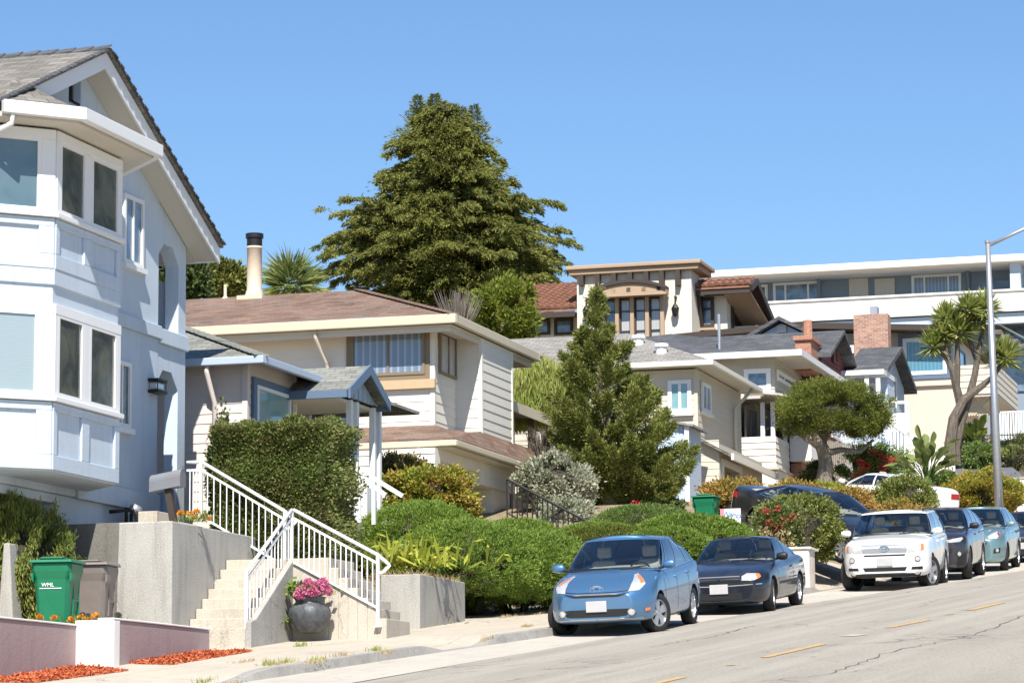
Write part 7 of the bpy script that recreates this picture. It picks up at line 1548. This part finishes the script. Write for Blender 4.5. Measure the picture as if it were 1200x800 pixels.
def plate(c, y, z, w_=.33, h=.17, x=None):
    h_, n_ = c['cast']((6, 0, z), (-1, 0, 0)); MB().box(h_.x-.02, h_.x+.03, y-w_/2, y+w_/2, z-h/2, z+h/2).build('number_plate', M['plate'], c['t'], bevel=.006)
def fogs(c, a, z, r, phi=.3, ring='chrome'):
    for s_ in (1, -1):
        poly = [(a*s_+r*cos(k*pi/6), z+r*sin(k*pi/6)) for k in range(12)]; o = c['decal']('fog_lamp', poly, phi*s_, M[ring], dens=2, off=.012); poly = [(a*s_+r*.75*cos(k*pi/6), z+r*.75*sin(k*pi/6)) for k in range(12)]; c['decal']('lens', poly, phi*s_, M['lamp_lens'], dens=2, off=.018, parent=o)
def emblem(c, z, w_=.1, h=.06):
    hh, n_ = c['cast']((6, 0, z), (-1, 0, 0))
    for a, b in ((w_, h), (w_*.45, h*.95), (w_*.7, h*.45)): pts = [Vector((hh.x+.012, a*cos(k*pi/10), z+b*sin(k*pi/10)+(h*.3 if b < h*.5 else 0))) for k in range(21)]; MB().tube(pts, .007, 5).build('emblem', M['chrome'], c['t'])

def d_blue(c):
    both, decal, line = c['both'], c['decal'], c['line']
    for o in both('headlight', [(.33, .69), (.52, .70), (.68, .79), (.73, .95), (.64, .93), (.45, .80)], .55, M['lamp_lens']): pass
    both('indicator', [(.6, .80), (.68, .82), (.72, .93), (.66, .91)], .55, M['amber'], off=.012)
    decal('grille', [(-.5, .66), (-.35, .62), (.35, .62), (.5, .66), (.35, .655), (-.35, .655)], 0, M['dark_plastic']); line('chrome_strip', [(-.52, .675), (-.3, .66), (.3, .66), (.52, .675)], 0, M['chrome'], .014)
    lo = decal('lower_grille', [(-.62, .34), (-.55, .31), (.55, .31), (.62, .34), (.58, .43), (-.58, .43)], 0, M['dark_plastic'])
    for z in (.35, .385): line('slat', [(-.58, z), (0, z-.003), (.58, z)], 0, M['cabin'], .01)
    fogs(c, .52, .375, .055, .12); both('tow_cover', [(.62, .37), (.72, .38), (.72, .42), (.62, .42)], .3, M['amber'], off=.01) if False else decal('marker_lamp', [(.66, .37), (.76, .38), (.77, .425), (.67, .42)], .35, M['amber'], off=.012)
    plate(c, 0, .475); emblem(c, .735); both('lower_lip', [(.0, .245), (.7, .25), (.7, .285), (0, .28)], .02, M['steel'], off=.004)
    line('bonnet_gap', [(-.56, .715), (-.3, .69), (.3, .69), (.56, .715)], 0, M['dark_plastic'], .012)
BLUE = dict(L=4.45, W=1.725, H=1.56, wb=2.7, fo=.86, r=.31, zb=.2, kf=.34, df=.75, crown=.06, top=[(2.225, .66), (2.1, .73), (1.9, .8), (1.5, .9), (1.1, .97), (.8, .99), (0, 1.0), (-1.2, 1.05), (-1.9, 1.09), (-2.225, 1.02)], cowl=1.22, abase=.92, roof0=.2, roof1=-1.15, tail=-2.08, cbase=-1.72, yb=.91, yt=.71, ar=.1, rdrop=.08, rise=.03, side=[(.03, .09), (.115, .46), (.49, .8), (.83, .96)], doors=(.95, .0, -.95), handles=(-.0, -.9), detail=d_blue, spokes=5, sw=(.035, .075), rcrown=.06)
M['paint_blue'] = carpaint('paint_blue', (.085, .21, .38), .6)
M['paint_dark'] = carpaint('paint_dark', (.004, .006, .014), .1); M['paint_white'] = carpaint('paint_white', (.8, .8, .78), .0, .02); M['paint_plum'] = carpaint('paint_plum', (.045, .04, .055), .6)
M['paint_teal'] = carpaint('paint_teal', (.2, .32, .34), .6); M['paint_black'] = carpaint('paint_black', (.008, .009, .012), .3)
def ROADC(t_): return .13*(1-((t_-10.4)/4.3)**2)
car('blue_hatchback', 'metallic blue hatchback parked nearest with wheels turned to kerb', BLUE, M['paint_blue'], road_frame(699, 47.0, 4.45, radians(14.8)), -.42)
def d_dark(c):
    both, decal, line = c['both'], c['decal'], c['line']
    both('headlight', [(.28, .60), (.5, .595), (.62, .64), (.6, .71), (.42, .72), (.3, .67)], .42, M['lamp_lens']); both('indicator', [(.53, .61), (.62, .65), (.605, .70), (.53, .70)], .5, M['amber'], off=.012)
    decal('grille', [(-.38, .59), (.38, .59), (.36, .665), (-.36, .665)], 0, M['dark_plastic']); line('chrome_strip', [(-.37, .675), (.37, .675)], 0, M['steel'], .02); hh, _n = c['cast']((6, 0, .63), (-1, 0, 0)); [MB().box(hh.x+.008, hh.x+.016, *q).build('emblem', M['chrome'], c['t']) for q in ((-.04, -.025, .6, .66), (.025, .04, .6, .66), (-.025, .025, .623, .637))]
    decal('lower_grille', [(-.42, .27), (.42, .27), (.42, .39), (-.42, .39)], 0, M['dark_plastic']); both('bumper_line', [(.0, .5), (.75, .52), (.75, .535), (0, .515)], .02, M['cabin'], off=.006); plate(c, 0, .46, .33, .17)
    for s_ in (1, -1): line('rub_strip', [(-s_*1.2, .5), (-s_*-1.2, .5)], pi/2*s_, M['dark_plastic'], .05)
DARK = dict(L=4.42, W=1.70, H=1.38, wb=2.62, fo=.84, r=.3, zb=.17, kf=.24, df=.6, crown=.05, top=[(2.21, .62), (2.1, .68), (1.8, .75), (1.2, .85), (.9, .89), (0, .9), (-1.2, .94), (-1.6, .95), (-2.1, .92), (-2.21, .86)], cowl=1.02, abase=.72, roof0=.18, roof1=-.85, tail=-1.75, cbase=-1.45, yb=.89, yt=.66, ar=.1, rdrop=.07, rise=.03, side=[(.04, .5), (.54, .93)], doors=(.85, -.62), handles=(-.5,), detail=d_dark, spokes=5, sw=(.04, .06), mmat=M['dark_plastic'])
car('dark_coupe', 'dark navy two door coupe parked behind the blue hatchback', DARK, M['paint_dark'], road_frame(842, 53.4, 4.42, radians(15.8)), .12)
def d_white(c):
    both, decal, line = c['both'], c['decal'], c['line']
    both('headlight', [(.34, .80), (.6, .82), (.66, .84), (.68, .96), (.5, .97), (.36, .955)], .4, M['lamp_lens']); both('indicator', [(.6, .83), (.68, .85), (.7, .955), (.63, .96)], .45, M['amber'], off=.012)
    decal('grille', [(-.46, .80), (.46, .80), (.5, .97), (-.5, .97)], 0, M['steel'])
    for z in (.835, .875, .915): line('slat', [(-.44, z), (.44, z)], 0, M['dark_plastic'], .022)
    emblem(c, .89, .1, .065); decal('upper_intake', [(-.42, .735), (.42, .735), (.44, .765), (-.44, .765)], 0, M['dark_plastic']); decal('lower_grille', [(-.42, .42), (.42, .42), (.46, .5), (-.46, .5)], 0, M['dark_plastic'])
    for s_ in (1, -1): decal('side_intake', [(s_*.5, .44), (s_*.74, .44), (s_*.74, .5), (s_*.52, .5)][::s_], .15*s_, M['dark_plastic'])
    fogs(c, .62, .66, .06, .2, 'dark_plastic'); plate(c, 0, .62, .33, .18); decal('skid_plate', [(-.7, .3), (.7, .3), (.74, .38), (-.74, .38)], 0, M['dark_plastic'])
    for s_ in (1, -1): MB().tube([(.12, s_*.6, 1.61), (0, s_*.6, 1.67), (-1.45, s_*.6, 1.67), (-1.6, s_*.59, 1.61)], .018, 6).build('roof_rail', M['dark_plastic'], c['t'])
WHITE = dict(L=4.69, W=1.83, H=1.68, wb=2.71, fo=.9, r=.355, zb=.28, kf=.25, df=.55, crown=.06, top=[(2.345, .9), (2.25, .98), (1.9, 1.04), (1.2, 1.1), (.9, 1.12), (-1.9, 1.16), (-2.345, 1.12)], cowl=1.2, abase=.95, roof0=.42, roof1=-1.9, tail=-2.25, cbase=-2.08, yb=.92, yt=.76, ar=.1, rdrop=.05, rise=.03, side=[(.03, .32), (.35, .63), (.66, .97)], doors=(.98, .0, -1.0), handles=(.12, -.88), detail=d_white, spokes=5, sw=(.045, .06), tw=.115)
car('white_suv', 'white sport utility car with roof rails and turned front wheels', WHITE, M['paint_white'], road_frame(1036, 62.3, 4.69, radians(14)), -.36)
def d_plum(c):
    both, decal, line = c['both'], c['decal'], c['line']
    both('headlight', [(.34, .86), (.62, .87), (.74, .93), (.72, .97), (.45, .94), (.34, .91)], .5, M['lamp_lens']); decal('grille', [(-.45, .87), (.45, .87), (.45, .93), (-.45, .93)], 0, M['dark_plastic']); line('chrome_strip', [(-.45, .945), (.45, .945)], 0, M['chrome'], .02)
    decal('lower_grille', [(-.5, .45), (.5, .45), (.6, .72), (-.6, .72)], 0, M['dark_plastic']); both('cladding', [(.55, .3), (.85, .3), (.85, .62), (.6, .56)], .4, M['dark_plastic']); fogs(c, .64, .6, .055, .35); plate(c, 0, .6)
PLUM = dict(L=4.57, W=1.84, H=1.66, wb=2.66, fo=.92, r=.36, zb=.26, kf=.3, df=.65, crown=.06, top=[(2.285, .92), (2.15, 1.0), (1.8, 1.05), (1.1, 1.12), (-1.2, 1.2), (-2.0, 1.24), (-2.285, 1.15)], cowl=1.2, abase=.95, roof0=.35, roof1=-1.7, tail=-2.2, cbase=-2.0, yb=.91, yt=.69, ar=.1, rdrop=.06, rise=.03, side=[(.03, .33), (.36, .66), (.7, .92)], doors=(.96, .0, -.95), handles=(.1, -.85), detail=d_plum, spokes=5, sw=(.03, .075), tw=.115, mmat=M['dark_plastic'])
car('plum_suv', 'dark plum grey sport utility car behind the white one', PLUM, M['paint_plum'], road_frame(1084, 67.5, 4.57, radians(15)), .1)
def d_teal(c):
    both, decal, line = c['both'], c['decal'], c['line']
    both('headlight', [(.36, .80), (.58, .8), (.74, .93), (.7, .97), (.5, .92), (.36, .86)], .55, M['lamp_lens']); both('indicator', [(.62, .86), (.7, .9), (.7, .95), (.64, .93)], .6, M['tail_red'], off=.012); decal('grille', [(-.4, .5), (.4, .5), (.5, .72), (-.5, .72)], 0, M['dark_plastic']); decal('upper_grille', [(-.34, .8), (.34, .8), (.3, .84), (-.3, .84)], 0, M['chrome']); both('side_intake', [(.52, .45), (.72, .46), (.74, .58), (.55, .56)], .35, M['dark_plastic']); fogs(c, .63, .52, .05, .35); plate(c, 0, .6)
TEAL = dict(L=4.4, W=1.83, H=1.6, wb=2.65, fo=.88, r=.33, zb=.2, kf=.34, df=.7, crown=.06, top=[(2.2, .78), (2.05, .88), (1.7, .97), (1.2, 1.04), (.6, 1.07), (-1.8, 1.14), (-2.2, 1.05)], cowl=1.25, abase=.95, roof0=.3, roof1=-1.7, tail=-2.12, cbase=-1.95, yb=.9, yt=.68, ar=.1, rdrop=.07, rise=.03, side=[(.03, .1), (.12, .43), (.46, .74), (.77, .95)], doors=(.9, -.05, -1.0), handles=(.05, -.9), detail=d_teal, spokes=10, sw=(.02, .028))
car('teal_hatchback', 'pale teal tall hatchback parked last in the row', TEAL, M['paint_teal'], road_frame(1132, 73.0, 4.4, radians(15.5)), .1)
def d_black(c):
    both, decal, line = c['both'], c['decal'], c['line']
    both('headlight', [(.4, .62), (.65, .64), (.74, .72), (.6, .74), (.42, .71)], .45, M['lamp_lens']); decal('grille', [(-.32, .55), (.32, .55), (.34, .68), (-.34, .68)], 0, M['dark_plastic']); plate(c, 0, .45)
    for s_ in (1, -1):
        for k in (0,):
            o = decal('tail_light', [(s_*.45, .78), (s_*.82, .77), (s_*.84, .9), (s_*.5, .9)][::s_], pi-.55*s_ if False else pi+.0, M['tail_red'], off=.01)
        line('swage', [(-s_*1.9, .62), (s_*1.9, .68)], pi/2*s_, M['dark_plastic'], .012)
        h, n_ = c['cast']((-2.1, s_*4, .86), (0, -s_, 0)); 
        pts = [(2.05*s_, .8), (2.4*s_, .79), (2.42*s_, .93), (2.1*s_, .92)]; decal('tail_light', [(a*1.0, z) for a, z in ([(-q[0]*-1, q[1]) for q in pts])][::s_], pi/2*s_, M['tail_red'], off=.01)
BLACK = dict(L=4.86, W=1.85, H=1.4, wb=2.85, fo=.86, r=.335, zb=.18, kf=.28, df=.6, crown=.05, top=[(2.43, .66), (2.3, .74), (1.9, .84), (1.2, .92), (.8, .95), (-1.2, 1.0), (-1.8, 1.03), (-2.35, 1.03), (-2.43, .95)], cowl=1.05, abase=.75, roof0=.15, roof1=-1.05, tail=-1.85, cbase=-1.6, yb=.89, yt=.64, ar=.1, rdrop=.07, rise=.03, side=[(.03, .42), (.45, .76), (.79, .93)], doors=(.9, -.2, -1.1), handles=(-.1, -1.0), detail=d_black, spokes=10, sw=(.025, .03), chrome=True)
fr, re = at(988, 660, 66.4), at(887, 630, 68.6)
car('black_sedan', 'black sedan with chrome window trim sloping down the driveway', BLACK, M['paint_black'], two_pts(fr, re, -1, (BLACK['L']/2-BLACK['fo']+BLACK['L']/2-BLACK['fo']-BLACK['wb'])/2, .335, .8))
COUPE = dict(DARK, H=1.28, mmat=None, kr=.12, detail=lambda c: ([c['decal']('tail_light', [(s_*.4, .66), (s_*.78, .66), (s_*.78, .8), (s_*.4, .8)][::s_], pi, M['tail_red'], off=.01) for s_ in (1, -1)], [c['decal']('tail_light', [(s_*2.0, .66), (s_*2.2, .66), (s_*2.2, .8), (s_*2.02, .8)][::s_], pi/2*s_, M['tail_red'], off=.01) for s_ in (1, -1)], c['both']('headlight', [(.3, .6), (.6, .64), (.6, .7), (.3, .67)], .42, M['lamp_lens'])))
f_, b_ = at(970, 604, 82.4), at(1047, 609, 80.4)
car('white_coupe', 'white two door coupe behind shrubs with red tail light', COUPE, M['paint_white'], two_pts(f_, b_, 1, 0.06, .3, .73))
car('edge_car', 'dark car just entering the right edge of the picture', dict(DARK, detail=d_dark), M['paint_plum'], road_frame(1192, 79.5, 4.42, radians(16)), 0)
